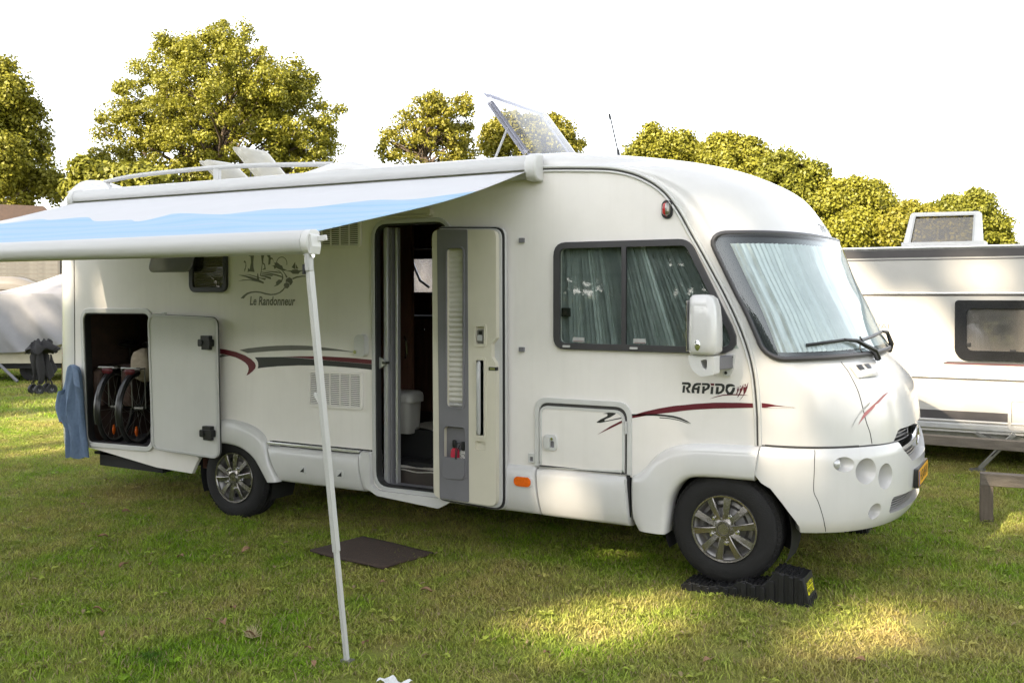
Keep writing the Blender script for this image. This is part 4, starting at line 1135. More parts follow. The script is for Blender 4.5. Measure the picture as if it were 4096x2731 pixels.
MB().obox((1.60, -.20, 1.52), (1.635, -.02, 1.52), .05, .085).build('mirror_hinge', 'grey_liner', mo, bevel=.008)
MB().plate(roundpoly([(1.603, 1.57), (1.668, 1.57), (1.655, 1.48), (1.634, 1.428), (1.590, 1.428), (1.590, 1.455), (1.625, 1.47)], .012), -.035, 0).build('mirror_foot', 'white_plastic', mo, bevel=.006)
for x, z in ((1.65, 1.552), (1.612, 1.448)):
    MB().cyl((x, -.039, z), (x, -.03, z), .010, 12).build('foot_bolt', 'black_rubber', mo)

# ------------------------------------------------------------------ roof fittings
pth = smooth_line([(-4.80, .27, 3.070), (-4.34, .25, 3.104), (-3.44, .25, 3.118), (-2.79, .25, 3.106), (-1.90, .26, 3.062)], 30)
rail = MB().tube(pth, .021, 12).build('roof_rail', 'white_aluminium', motorhome)
MB().box((-3.265, .235, 2.98), (-3.195, .27, 3.11)).build('rail_post', 'white_aluminium', rail, bevel=.004)
def fairing(x0, x1, xp, hmax):
    rows = []
    n = 22
    for i in range(n + 1):
        x = x0 + (x1 - x0) * i / n
        t = (x - x0) / (xp - x0) if x < xp else (x1 - x) / (x1 - xp)
        h = hmax * sm(max(0, t)) ** .8 + .004
        rows.append([(x, .26 + .20 * math.cos(a), 2.965 + h * max(0, math.sin(a)) ** .55) for a in rad_path(math.pi, 0, 14)])
    return MB().loft(rows).build('rail_fairing', 'white_gelcoat', motorhome, smooth=60)
fairing(-5.10, -4.42, -4.92, .125)
fairing(-2.15, -1.22, -1.66, .105)
def hatch(name, y0, y1, hinge, raised, m, th=.06, frame='white_plastic', rimw=.10):
    hx, hz = hinge; rx, rz = raised
    d = Vector((rx - hx, 0, rz - hz)); L = d.length; d.normalize()
    n = Vector((d.z, 0, -d.x));
    if n.z < 0: n = -n
    def P_(a, y, h): return Vector((hx, y, hz)) + d * a + n * h
    rows = []
    for ins, h in ((0, 0), (.008, .006), (.02, .006), (.03, th * .7), (.06, th), (.10, th + .008)):
        pts = rrect(ins, y0 + ins, L - ins, y1 - ins, .05)
        rows.append([P_(a, y, h) for a, y in pts])
    mb = MB().loft(rows, closed_rows=True)
    mb.add(rows[-1], [tuple(range(len(rows[-1])))])
    o = mb.build(name, m, motorhome, smooth=30)
    MB().tube([P_(a, y, 0.0) for a, y in rrect(0, y0, L, y1, .05)], .007, 6, closed=True).build('hatch_rim', m, o)
    fx = min(hx, hx - L * .95)
    MB().plate(rrect(0, 0, 1, 1, .1), 0, 1, T=lambda p: (hx - p[0] * L * 1.02 + .02, y0 + p[2] * (y1 - y0), 2.98 + p[1] * .045)).build('hatch_base', frame, o, bevel=.008)
    return o, P_, L
h1, P_, L = hatch('roof_hatch', .60, 1.65, (-.19, 3.02), (-.635, 3.60), 'acrylic_clear', .075)
for a0, a1, b0, b1 in ((0, .075, .60, 1.65), (L - .075, L, .60, 1.65), (0, L, .60, .665), (0, L, 1.575, 1.65)):
    MB().add([P_(a, y, .055 if .03 < a < L - .03 and .63 < y < 1.62 else .02) for a, y in ((a0 + .02, b0 + .02), (a1 - .002, b0 + .02), (a1 - .002, b1 - .02), (a0 + .02, b1 - .02))], [(0, 1, 2, 3)]).build('hatch_border', 'acrylic_edge', h1)
MB().obox(P_(.12, .72, -.015), P_(L - .06, .72, -.015), .05, .05).build('hatch_bar', 'grey_liner', h1, bevel=.012)
MB().tube([(-.56, .66, 3.0), P_(L * .52, .70, -.01)], .010, 8).build('hatch_stay', 'white_aluminium', h1)
hatch('roof_hatch', .80, 1.26, (-3.19, 3.0), (-3.60, 3.405), 'acrylic_milky', .06)
hatch('roof_hatch', .80, 1.26, (-3.66, 3.0), (-4.06, 3.30), 'acrylic_milky', .06)
MB().tube([(-3.42, .85, 3.0), (-3.40, .86, 3.16)], .008, 6).build('hatch_stay', 'black_plastic', h1)
an = MB().tube([(.592, .6, 2.985), (.583, .6, 3.045), (.580, .6, 3.06)], [.014, .011, .004], 8).build('aerial', 'black_rubber', motorhome)
MB().tube([(.580, .6, 3.05), (.520, .6, 3.30)], .0055, 6).build('aerial_whip', 'black_rubber', an)
MB().tube([(.520, .6, 3.285), (.512, .6, 3.325)], .009, 6).build('aerial_tip', 'black_rubber', an)

# ------------------------------------------------------------------ awning
m = bpy.data.materials.new('awning_fabric'); m.use_nodes = True
nt = m.node_tree; b = nt.nodes['Principled BSDF']
b.inputs['Roughness'].default_value = .75
tc = nt.nodes.new('ShaderNodeTexCoord'); sp = nt.nodes.new('ShaderNodeSeparateXYZ')
nt.links.new(tc.outputs['Object'], sp.inputs[0])
def math_n(op, a, c=None):
    n = nt.nodes.new('ShaderNodeMath'); n.operation = op
    for i, v in enumerate((a, c)):
        if v is None: continue
        if isinstance(v, (int, float)): n.inputs[i].default_value = v
        else: nt.links.new(v, n.inputs[i])
    return n.outputs[0]
X, Y = sp.outputs['X'], sp.outputs['Y']
xn = math_n('DIVIDE', math_n('ADD', X, 5.0), 6.0)
fc = nt.nodes.new('ShaderNodeFloatCurve')
cv = fc.mapping.curves[0]
pts = [(0, .38), (.15, .40), (.30, .44), (.40, .50), (.52, .53), (.62, .50), (.72, .42), (.82, .36), (.92, .30), (1.0, .27)]
for i, (a, c) in enumerate(pts):
    if i == 0: cv.points[0].location = (a, c)
    elif i == len(pts) - 1: cv.points[-1].location = (a, c)
    else: cv.points.new(a, c)
fc.mapping.update()
nt.links.new(xn, fc.inputs['Value'])
edge = math_n('ADD', math_n('MULTIPLY', fc.outputs[0], -2.6), math_n('MULTIPLY', math_n('SINE', math_n('MULTIPLY', X, 9.0)), .05))
dist = math_n('SUBTRACT', edge, Y)
isb = math_n('GREATER_THAN', dist, 0.0)
mp = nt.nodes.new('ShaderNodeMapping'); mp.inputs['Scale'].default_value = (.40, 1.9, 0)
nt.links.new(tc.outputs['Object'], mp.inputs[0])
wv = nt.nodes.new('ShaderNodeTexWave'); wv.wave_type = 'BANDS'; wv.bands_direction = 'Y'
wv.inputs['Scale'].default_value = .55; wv.inputs['Distortion'].default_value = 4.0; wv.inputs['Detail'].default_value = 1.0; wv.inputs['Detail Scale'].default_value = .7
nt.links.new(mp.outputs[0], wv.inputs[0])
rp = nt.nodes.new('ShaderNodeValToRGB')
el = rp.color_ramp.elements
el[0].position = 0; el[0].color = (.28, .45, .60, 1)
el[1].position = 1; el[1].color = (.37, .48, .61, 1)
for p_, c_ in ((.35, (.32, .475, .605, 1)), (.47, (.38, .49, .61, 1)), (.50, (.25, .39, .54, 1)), (.53, (.35, .49, .62, 1)), (.80, (.29, .475, .61, 1))):
    e = el.new(p_); e.color = c_
nt.links.new(wv.outputs['Fac'], rp.inputs[0])
mx = nt.nodes.new('ShaderNodeMix'); mx.data_type = 'RGBA'
nt.links.new(isb, mx.inputs['Factor'])
wn_ = nt.nodes.new('ShaderNodeTexNoise'); wn_.inputs['Scale'].default_value = 3
wr = nt.nodes.new('ShaderNodeValToRGB')
wr.color_ramp.elements[0].color = (.55, .55, .56, 1); wr.color_ramp.elements[1].color = (.60, .60, .61, 1)
nt.links.new(tc.outputs['Object'], wn_.inputs[0]); nt.links.new(wn_.outputs[0], wr.inputs[0])
nt.links.new(wr.outputs[0], mx.inputs['A']); nt.links.new(rp.outputs[0], mx.inputs['B'])
nt.links.new(mx.outputs['Result'], b.inputs['Base Color'])
tr = nt.nodes.new('ShaderNodeBsdfTranslucent'); nt.links.new(mx.outputs['Result'], tr.inputs[0])
ms = nt.nodes.new('ShaderNodeMixShader'); ms.inputs[0].default_value = .05
nt.links.new(b.outputs[0], ms.inputs[1]); nt.links.new(tr.outputs[0], ms.inputs[2])
nt.links.new(ms.outputs[0], nt.nodes['Material Output'].inputs['Surface'])
MATS['awning_fabric'] = m

rows = []
for i in range(25):
    t = i / 24
    row = []
    for j in range(61):
        s_ = j / 60
        x = -4.72 + (4.90) * s_ + .008 * math.sin(t * 5)
        y = -.11 + (-2.40 + .11) * t
        z = 2.832 + (2.272 - 2.832) * t - .030 * math.sin(math.pi * t) - .010 * math.sin(s_ * 13 + t * 4) * math.sin(math.pi * t)
        # fold line where the spring arm pushes the cloth up
        z += .035 * max(0, 1 - abs((s_ - (.97 - .45 * (1 - abs(2 * t - 1)))) / .09)) * math.sin(math.pi * t)
        row.append((x, y, z))
    rows.append(row)
awn = MB().loft(rows)
awn = awn.build('awning', 'awning_fabric', motorhome, smooth=80)
so = awn.modifiers.new('thick', 'SOLIDIFY'); so.thickness = .0015
case = [(-.004, 2.945), (-.04, 2.955), (-.09, 2.945), (-.118, 2.91), (-.125, 2.872), (-.118, 2.846), (-.095, 2.842), (-.085, 2.85), (-.06, 2.80), (-.05, 2.785), (-.004, 2.785)]
MB().loft([[(x, a, b) for a, b in case] for x in (-4.76, -3, -1.5, .17)], closed_rows=True, cap=True).build('awning_case', 'white_aluminium', awn, smooth=40)
ec = [(-.0, 2.968), (-.05, 2.965), (-.105, 2.948), (-.135, 2.90), (-.138, 2.86), (-.125, 2.80), (-.095, 2.772), (-.0, 2.765)]
for x0, x1 in ((.17, .262), (-4.83, -4.76)):
    MB().loft([[(x, a, b) for a, b in ec] for x in (x0, x1)], closed_rows=True, cap=True).build('case_end', 'white_plastic', awn, bevel=.012, smooth=40)
MB().box((.166, -.10, 2.815), (.172, -.085, 2.828)).build('end_peg', 'sticker_yellow', awn)
bar = [(-2.385, 2.275), (-2.41, 2.287), (-2.45, 2.283), (-2.475, 2.262), (-2.487, 2.23), (-2.484, 2.195), (-2.465, 2.17), (-2.43, 2.162), (-2.40, 2.17), (-2.385, 2.20)]
MB().loft([[(x, a, b) for a, b in bar] for x in (-5.6, -3, -1, .165)], closed_rows=True, cap=True).build('lead_rail', 'white_aluminium', awn, smooth=40)
MB().loft([[(x, -2.435 + (a + 2.435) * 1.02, 2.225 + (b - 2.225) * 1.02) for a, b in bar] for x in (.165, .212)], closed_rows=True, cap=True).build('rail_end', 'white_plastic', awn, bevel=.006, smooth=40)
MB().plate(roundpoly([(.205, 2.175), (.222, 2.155), (.232, 2.20), (.225, 2.255), (.205, 2.27)], .008), -2.47, -2.40).build('end_cover', 'white_plastic', awn, bevel=.004)
MB().obox((.20, -2.42, 2.235), (.268, -2.40, 2.245), .02, .028).build('end_hook', 'white_plastic', awn, bevel=.003)
top = Vector((.185, -2.44, 2.135)); foot = Vector((.193, -2.155, 0.0)); dl = foot - top
lm = top + dl * .705
leg = MB().obox(top, lm + dl * .01, .036, .028, up=(1, 0, 0)).build('support_leg', 'white_aluminium', awn, bevel=.003)
MB().obox(lm - dl * .02, foot, .028, .021, up=(1, 0, 0)).build('lower_leg', 'white_aluminium', leg, bevel=.003)
MB().obox(top + Vector((0, 0, .04)), top - Vector((0, 0, .04)) + dl * .01, .040, .034, up=(1, 0, 0)).build('leg_knuckle', 'pale_grey_vinyl', leg, bevel=.008)
MB().cyl(top + Vector((-.025, 0, .02)), top + Vector((.03, 0, .02)), .012, 12).build('knuckle_pin', 'chrome', leg)
MB().box((.160, -2.46, 2.06), (.172, -2.43, 2.11)).build('knuckle_hook', 'black_plastic', leg)
cl = top + dl * .335
MB().obox(cl + Vector((-.01, 0, -.02)), cl + Vector((-.045, -.005, .03)), .012, .02).build('leg_clamp', 'white_plastic', leg, bevel=.003)
MB().box((foot.x - .03, foot.y - .02, 0.0), (foot.x + .03, foot.y + .03, .012)).build('leg_foot', 'galvanised', leg)
# spring arm under the cloth
el_ = Vector((-1.05, -1.22, 2.47))
MB().tube([(.02, -.12, 2.80), el_], .022, 8).build('spring_arm', 'white_aluminium', awn)
MB().tube([el_, (-.18, -2.38, 2.24)], .020, 8).build('spring_arm', 'white_aluminium', awn)

# ------------------------------------------------------------------ wheels
def wheel(loc, yaw=0.0):
    """outer face towards -y at local y = 0"""
    r0 = .2225
    w = MB()
    dish = [(.0, .03), (.06, .028), (.075, .05), (.13, .065), (.155, .045), (.178, .05), (.190, .03), (.205, .012), (.212, .010), (.214, .06), (.214, .19)]
    w.lathe(dish, (0, 0, 0), 'y', 56)
    o = w.build('wheel', 'steel_wheel', motorhome, loc=loc)
    o.matrix_parent_inverse = WM[motorhome.name].inverted()
    def sub(mb, nm, mt, **k):
        c = bpy.data.objects.new(nm, mb.mesh(nm, mt, k.get('smooth', 35)))
        col.objects.link(c); c.parent = o
        if k.get('bevel'):
            bv = c.modifiers.new('bevel', 'BEVEL'); bv.width = k['bevel']; bv.segments = 2; bv.limit_method = 'ANGLE'
        return c
    RT = .366
    prof = [(.212, .012), (.222, .0), (.235, -.006), (.27, -.012), (.31, -.010), (.340, .002), (.352, .016), (.360, .030)]
    for g in (.062, .105, .148):
        prof += [(RT - .002, g - .03 if g == .062 else g - .02), (RT, g - .012), (RT, g - .006), (RT - .008, g - .004), (RT - .008, g + .004), (RT, g + .006)]
    prof += [(RT - .002, .175), (.358, .195), (.34, .212), (.27, .218), (.214, .20)]
    ty = MB().lathe(prof, (0, 0, 0), 'y', 72)
    # shoulder tread blocks
    for k in range(60):
        a = 2 * math.pi * k / 60
        ca, sa = math.cos(a), math.sin(a)
        t = Vector((-sa, 0, ca))
        for (r1, y1, r2, y2) in ((.347, .006, .366, .046),):
            p1 = Vector((r1 * ca, y1, r1 * sa)); p2 = Vector((r2 * ca, y2, r2 * sa))
            nn = Vector((ca, -1.2, sa)).normalized() * .004
            ty.add([p1 - t * .011 + nn, p1 + t * .011 + nn, p2 + t * .011 + nn, p2 - t * .011 + nn, p1 - t * .014, p1 + t * .014, p2 + t * .014, p2 - t * .014],
                   [(0, 1, 2, 3), (0, 4, 5, 1), (2, 6, 7, 3), (1, 5, 6, 2), (3, 7, 4, 0)])
    sub(ty, 'tyre', 'tyre_rubber', smooth=30)
    hc = MB().lathe([(.205, -.004), (.210, -.012), (.219, -.014), (r0, -.008), (r0, .004), (.205, .006)], (0, 0, 0), 'y', 64)
    hc.lathe([(0, -.020), (.036, -.020), (.040, -.016), (.043, -.022), (.048, -.022), (.052, -.014), (.075, -.006), (.082, .01)], (0, 0, 0), 'y', 40)
    for k in range(5):
        ac = R(100 + 72 * k)
        for d in (-14.5, 14.5):
            a = ac + R(d)
            t = Vector((math.cos(a), 0, math.sin(a))); n = Vector((-math.sin(a), 0, math.cos(a)))
            sgn = 1 if d > 0 else -1
            rows = []
            for r_, w0, w1, y in ((.055, .014, .026, -.010), (.10, .013, .026, -.015), (.16, .014, .031, -.016), (.208, .016, .036, -.010)):
                c = t * r_
                i_ = -n * sgn * w0; o_ = n * sgn * w1
                rows.append([c + i_ + Vector((0, y + .022, 0)), c + i_ + Vector((0, y - .002, 0)), c + i_ * .7 + Vector((0, y - .004, 0)), c + i_ * .45 + Vector((0, y, 0)), c + o_ * .92 + Vector((0, y + .006, 0)), c + o_ + Vector((0, y + .022, 0))])
            hc.loft(rows)
    sub(hc, 'hubcap', 'hubcap_grey', smooth=25)
    for k in range(5):
        a = R(64 + 72 * k)
        nut = MB().lathe([(0, -.030), (.007, -.029), (.011, -.022), (.012, -.006), (.016, -.006), (.017, .0)], (.092 * math.cos(a), 0, .092 * math.sin(a)), 'y', 12)
        sub(nut, 'wheel_nut', 'chrome')
    for k in range(10):
        a = R(46 + 36 * k)
        sub(MB().lathe([(0, -.003), (.017, -.003), (.019, .0)], (.165 * math.cos(a), .045, .165 * math.sin(a)), 'y', 12), 'wheel_hole', 'underbody') if k % 2 == 0 else None
    return o
wf = wheel((1.591, .010, .420))
wr = wheel((-2.80, .020, .352))
for x, z in ((1.591, .420), (-2.80, .352)):
    c = copy_tree(wf, motorhome)
    c.location = (x, 2.29, z); c.rotation_euler = (0, 0, math.pi)
    c.matrix_parent_inverse = WM[motorhome.name].inverted()
# dark underbody and wheel wells
for xc, zc in ((1.591, .42), (-2.80, .37)):
    r_ = .43
    MB().lathe([(0, .33), (r_, .33), (r_, .04)], (xc, 0, zc), 'y', 40, R(-25), R(205)).build('wheel_well', 'underbody', motorhome)
MB().box((-4.6, .28, .36), (-3.3, 2.0, .46)).box((-2.3, .25, .42), (1.1, 2.05, .60)).box((1.0, .5, .42), (2.3, 1.8, .75)).box((-3.4, .6, .45), (-2.2, 1.7, .8)).build('chassis', 'underbody', motorhome)
MB().box((-4.7, .06, .405), (-3.3, 2.24, .43)).box((-2.3, .06, .385), (1.05, 2.24, .41)).box((-3.3, .32, .40), (-2.3, 1.98, .43)).box((1.05, .35, .40), (2.2, 1.95, .43)).build('floor_pan', 'underbody', motorhome)
MB().box((-4.7, 2.25, .36), (-3.25, 2.29, .52)).box((-2.35, 2.25, .345), (1.15, 2.29, .52)).build('far_skirt', 'white_gelcoat', motorhome)
MB().tube([(-2.8, .2, .352), (-2.8, 2.1, .352)], .05, 10).build('axle', 'underbody', motorhome)
MB().box((-3.32, .12, .33), (-3.12, .5, .40)).build('mudflap', 'black_rubber', motorhome)
MB().box((-4.62, .06, .30), (-3.75, 1.0, .47)).build('tow_frame', 'underbody', motorhome)
# number plate
t0, t1 = 1.285, math.pi - 1.285
pa = Vector((2.69, .89, .0)); pb = Vector((2.69, 1.41, .0))
NP = MB().plate(rrect(0, 0, .52, .11, .008), 0, .012, T=lambda p: (2.683 - p[1], .845 + p[0], .655 + p[2])).build('number_plate', 'plate_yellow', motorhome, bevel=.002)
ring_ = MB().plate(rrect(-.010, -.010, .530, .120, .010), .0, .03, [rrect(0.001, .001, .519, .109, .006)], T=lambda p: (2.681 - p[1], .845 + p[0], .655 + p[2])).build('plate_frame', 'plate_black', NP)
MB().plate(rrect(.003, .003, .045, .107, .003), 0, .001, T=lambda p: (2.6842 - p[1], .845 + p[0], .655 + p[2])).build('plate_band', 'plate_blue', NP)
vs, fs = text_mesh('HZ-695-N', .098, bold=.001, xs=.92)
MB().add([(2.6845, .845 + .285 + a, .655 + .055 + b) for a, b in vs], fs).build('plate_text', 'plate_black', NP, smooth=0)
# ------------------------------------------------------------------ bicycles stowed in the garage
def bicycle(loc, yaw, label, rack):
    o = empty('bicycle', loc, label, 'bicycle', 'bicycles in the garage')
    o.rotation_euler = (0, 0, yaw)
    def part(mb, nm, mt, par=o):
        c = bpy.data.objects.new(nm, mb.mesh(nm, mt)); col.objects.link(c); c.parent = par
        WM[c.name] = Matrix.Identity(4)
        return c
    rw = .345
    for y0, nm in ((0.0, 'wheel'), (1.08, 'wheel')):
        t = MB().tube([(0, y0 + rw * math.cos(a), rw + rw * math.sin(a)) for a in rad_path(0, 2 * math.pi * 47 / 48, 47)], .021, 8, closed=True)
        w = part(t, nm, 'tyre_rubber')
        part(MB().tube([(0, y0 + .318 * math.cos(a), rw + .318 * math.sin(a)) for a in rad_path(0, 2 * math.pi * 47 / 48, 47)], .010, 6, closed=True), 'rim', 'galvanised', w)
        sp_ = MB()
        for k in range(18):
            a = 2 * math.pi * k / 18
            sp_.tube([(.03 if k % 2 else -.03, y0 + .02 * math.cos(a + .6), rw + .02 * math.sin(a + .6)), (0, y0 + .315 * math.cos(a), rw + .315 * math.sin(a))], .0018, 4)
        sp_.cyl((-.05, y0, rw), (.05, y0, rw), .016, 10)
        part(sp_, 'spokes', 'galvanised', w)
        if y0 == 0:
            part(MB().sphere((.03, y0 - .10, rw - .21), .05, 12, 8, (.25, .5, 1)), 'spoke_reflector', 'orange_lens', w)
        part(MB().loft([[(sx * (.032 if abs(sx) < 1.5 else .03), y0 + (rw + .038 - (.014 if abs(sx) > .5 else 0)) * math.cos(a), rw + (rw + .038 - (.014 if abs(sx) > .5 else 0)) * math.sin(a)) for sx in (-1, -.4, .4, 1)] for a in rad_path(R(75), R(200), 18)]), 'mudguard', 'bike_black')
    f_ = MB()
    for a, b, r_ in (((0, 0, rw), (0, .44, .29), .012), ((0, 0, rw), (0, .33, .80), .010), ((0, .44, .29), (0, .30, .92), .016), ((0, .44, .29), (0, .93, .83), .018), ((0, .33, .80), (0, .90, .92), .015), ((0, .95, .76), (0, 1.08, rw), .014), ((0, .88, 1.05), (0, .95, .76), .016)):
        f_.tube([a, b], r_, 8)
    f_.tube([(-.29, .80, 1.08), (-.10, .90, 1.10), (.10, .90, 1.10), (.29, .80, 1.08)], .012, 8)
    part(f_, 'frame', 'bike_black')
    part(MB().sphere((0, .27, .95), .13, 14, 8, (.75, 1.05, .32)), 'saddle', 'bike_black')
    r_ = MB()
    r_.tube([(-.07, .34, .735), (-.07, -.12, .735), (.07, -.12, .735), (.07, .34, .735)], .007, 6)
    for sx in (-.07, .07):
        r_.tube([(sx, -.02, .735), (sx, 0, rw)], .006, 6)
    rk = part(r_, 'luggage_rack', 'galvanised')
    part(MB().sphere((0, -.165, .715), .05, 12, 8, (1.1, .35, .75)), 'rear_light', 'maroon_vinyl', rk)
    part(MB().tube([(-.085, -.13, .745), (-.075, -.185, .748), (0, -.205, .75), (.075, -.185, .748), (.085, -.13, .745)], .008, 6), 'light_guard', 'pale_grey_vinyl', rk)
    return o
bicycle((-4.61, .24, .505), R(24), 'black bicycle with a red rear light, nearer the rear corner in the garage', True)
bicycle((-4.30, .26, .505), R(20), 'black bicycle with its rear wheel half behind the open garage door', True)
def pannier(loc, yaw, label):
    p = MB()
    for sx in (-1, 1):
        rows = []
        for z, k in ((.36, .75), (.42, .95), (.62, 1), (.70, .9), (.73, .5)):
            rows.append([(sx * .15 + (x) * k, .05 + (y - .05) * k, z) for x, y in rrect(-.06, -.10, .06, .26, .04)])
        p.loft(rows, closed_rows=True, cap=True)
    p.loft([[(x, y, .745 + .012 * math.sin(x * 30)) for y in (-.04, .06, .2)] for x in rad_path(-.16, .16, 8)])
    o = p.build('pannier_bag', 'pannier_brown', None, label, 'bag')
    o.location = loc; o.rotation_euler = (0, 0, yaw)
pannier((-4.61, .24, .505), R(24), 'dark brown double pannier bag over the rack of the rearmost bicycle')
rows = []
br = random.Random(9)
for i in range(9):
    t = i / 8
    z = 1.10 + .33 * t
    r_ = .135 * math.sqrt(max(.05, 1 - (2 * t - 1) ** 4))
    rows.append([(-4.33 + r_ * (1 + .10 * math.sin(3 * a + 6 * t) + .05 * math.sin(7 * a)) * math.cos(a), .36 + .9 * r_ * (1 + .08 * math.cos(4 * a + 3 * t)) * math.sin(a), z) for a in rad_path(0, 2 * math.pi * 27 / 28, 27)])
tag(MB().loft(rows, closed_rows=True, cap=True).build('canvas_bag', 'bag_canvas', smooth=60), 'crumpled beige canvas bag on top of the second bicycle', 'bag')
rows = []
for i in range(9):
    t = i / 8
    rows.append([(-4.50 + .35 * (1 - .7 * t) * math.cos(a), 1.5 + .3 * math.sin(a), .70 + .75 * t + .04 * math.sin(3 * a + i)) for a in rad_path(0, 2 * math.pi * 23 / 24, 23)])
tag(MB().loft(rows, closed_rows=True, cap=True).build('dark_cover', 'pannier_brown', smooth=60), 'dark cover heaped at the back of the motorhome garage', 'cover')

# ------------------------------------------------------------------ blue shirt hung on the rear corner
rows = []
zs_ = [1.275, 1.255, 1.21, 1.15, 1.08, 1.00, .93, .86, .79, .73, .66, .60, .54, .48, .42, .385]
lft = [-4.868, -4.905, -4.925, -4.945, -4.965, -4.995, -5.015, -5.025, -5.030, -5.005, -4.955, -4.942, -4.942, -4.946, -4.950, -4.952]
rgt = [-4.842, -4.775, -4.745, -4.730, -4.722, -4.715, -4.708, -4.702, -4.695, -4.688, -4.678, -4.670, -4.660, -4.650, -4.642, -4.636]
N = 56
for i, z in enumerate(zs_):
    row = []
    t = i / (len(zs_) - 1)
    for k in range(N):
        a = 2 * math.pi * k / N
        u_ = .5 - .5 * math.cos(a)
        x = lft[i] + (rgt[i] - lft[i]) * u_
        amp_ = .006 + .026 * min(1, t * 2)
        fold = amp_ * (math.sin(x * 48 + 5.0 * z) + .5 * math.sin(x * 97 - 6 * z + 1))
        d = .028 + .03 * math.sin(math.pi * t ** .7)
        front = -.055 - d * math.sin(a) + (fold if math.sin(a) > 0 else 0) * math.sin(a)
        zz = z + (.018 * math.sin(x * 40) if i == len(zs_) - 1 else 0) - .10 * (1 - u_) * (1 if i == len(zs_) - 1 else 0) * 0
        row.append((x, front if math.sin(a) > 0 else -.045 - .010 * math.sin(a), zz))
    rows.append(row)
sh = MB().loft(rows, closed_rows=True)
sh.add(rows[0], [tuple(range(N))])
shirt = sh.build('blue_shirt', 'denim_blue', None, 'blue denim shirt hung on the rear corner beside the open garage', 'shirt', smooth=70)
WM[shirt.name] = Matrix.Identity(4)
rows = []
for i, z in enumerate((1.262, 1.22, 1.16, 1.10)):
    rows.append([(-4.80 + .012 * i + (.085 + .004 * i) * u_ - .0, -.105 - .012 * math.sin(3.1 * u_) - .004 * i, z - .04 * u_) for u_ in rad_path(0, 1, 8)])
MB().loft(rows).build('collar', 'denim_blue', shirt, smooth=60)
rows = []
for t in rad_path(0, 1, 10):
    c = Vector((-4.965 - .045 * math.sin(math.pi * t) , -.10, 1.02 - .30 * t)); r_ = .040 - .012 * t
    rows.append([(c.x + r_ * math.cos(a) * (1 + .15 * math.sin(4 * a + 9 * t)), c.y + r_ * .8 * math.sin(a), c.z + r_ * .3 * math.cos(a)) for a in rad_path(0, 2 * math.pi * 15 / 16, 15)])
MB().loft(rows, closed_rows=True, cap=True).build('sleeve', 'denim_blue', shirt, smooth=60)

# ------------------------------------------------------------------ levelling ramps
RP = [(0, .03), (.06, .055), (.12, .050), (.20, .045), (.25, .062), (.30, .060), (.345, .070), (.38, .098), (.43, .118), (.48, .100), (.54, .104), (.58, .135), (.625, .205), (.66, .198), (.72, .192), (.78, .186), (.80, .184), (.838, .0)]
def ramp(loc, label):
    o = empty('levelling_ramp', loc, label, 'ramp', 'levelling ramps under the front wheels')
    def part(mb, nm, mt, par=o, bevel=0, smooth=30):
        c = bpy.data.objects.new(nm, mb.mesh(nm, mt, smooth)); col.objects.link(c); c.parent = par
        WM[c.name] = Matrix.Identity(4)
        if bevel:
            bv = c.modifiers.new('bevel', 'BEVEL'); bv.width = bevel; bv.segments = 2; bv.limit_method = 'ANGLE'
        return c
    W_ = .225
    mb = MB()
    tri = RP + [(0, 0)]
    mb.plate([(a, b) for a, b in tri], 0, W_)
    # ribbed side
    for k in range(13):
        x = .05 + .06 * k
        h = pchip([p[0] for p in RP[:-1]], [p[1] for p in RP[:-1]], x) - .008
        mb.plate([(x, 0), (x + .034, 0), (x + .030, h), (x + .004, h)], -.012, .002)
    body = part(mb, 'ramp_body', 'ramp_black', bevel=.003)
    lug = MB()
    lr = random.Random(4)
    for i in range(26):
        for j in range(7):
            x = .03 + .029 * i + lr.uniform(-.003, .003); y = .015 + .032 * j
            if .24 < x < .36 and i % 2: continue
            h = pchip([p[0] for p in RP[:-1]], [p[1] for p in RP[:-1]], x)
            lug.box((x - .008, y - .009, h - .01), (x + .008, y + .009, h + lr.uniform(.004, .012)))
    c = part(lug, 'tread_lugs', 'ramp_black'); c['kind'] = 'stuff'
    # front face with printed label
    def Tf(p):   # (across, out, up) on the sloping front face
        t = p[2]
        return (.838 - .038 * t / .184 + p[1], p[0], p[2])
    fc_ = part(MB().plate([(0, .0), (W_, .0), (W_, .186), (0, .186)], .003, -.004, T=Tf), 'front_plate', 'ramp_black', bevel=.002)
    part(MB().plate(rrect(.035, .072, .190, .118, .004), .0042, .003, T=Tf), 'label_panel', 'sticker_yellow', fc_)
    for txt, sz, zc, mt in (('MILENCO', .037, .098, 'plate_black'), ('QUATTRO 3', .032, .135, 'sticker_yellow'), ('LEVELLING SYSTEMS', .012, .078, 'plate_black')):
        vs, fs = text_mesh(txt, sz, bold=.0006, xs=.92)
        part(MB().add([Tf((.1125 + a, .0052, zc + b)) for a, b in vs], fs), 'label_text', mt, fc_, smooth=0)
    gd_ = MB()
    for k in range(5):
        gd_.plate([(.015 + .042 * k, .0), (.047 + .042 * k, .0), (.036 + .042 * k, .05), (.026 + .042 * k, .05)], .010, .002, T=Tf)
    part(gd_, 'front_ribs', 'ramp_black', fc_)
    return o
ramp((1.318, -.062, 0), 'black plastic levelling ramp with yellow label, near front wheel standing on it')
ramp((1.318, 2.07, 0), 'black levelling ramp mostly hidden, its label peeping out below the front bumper')

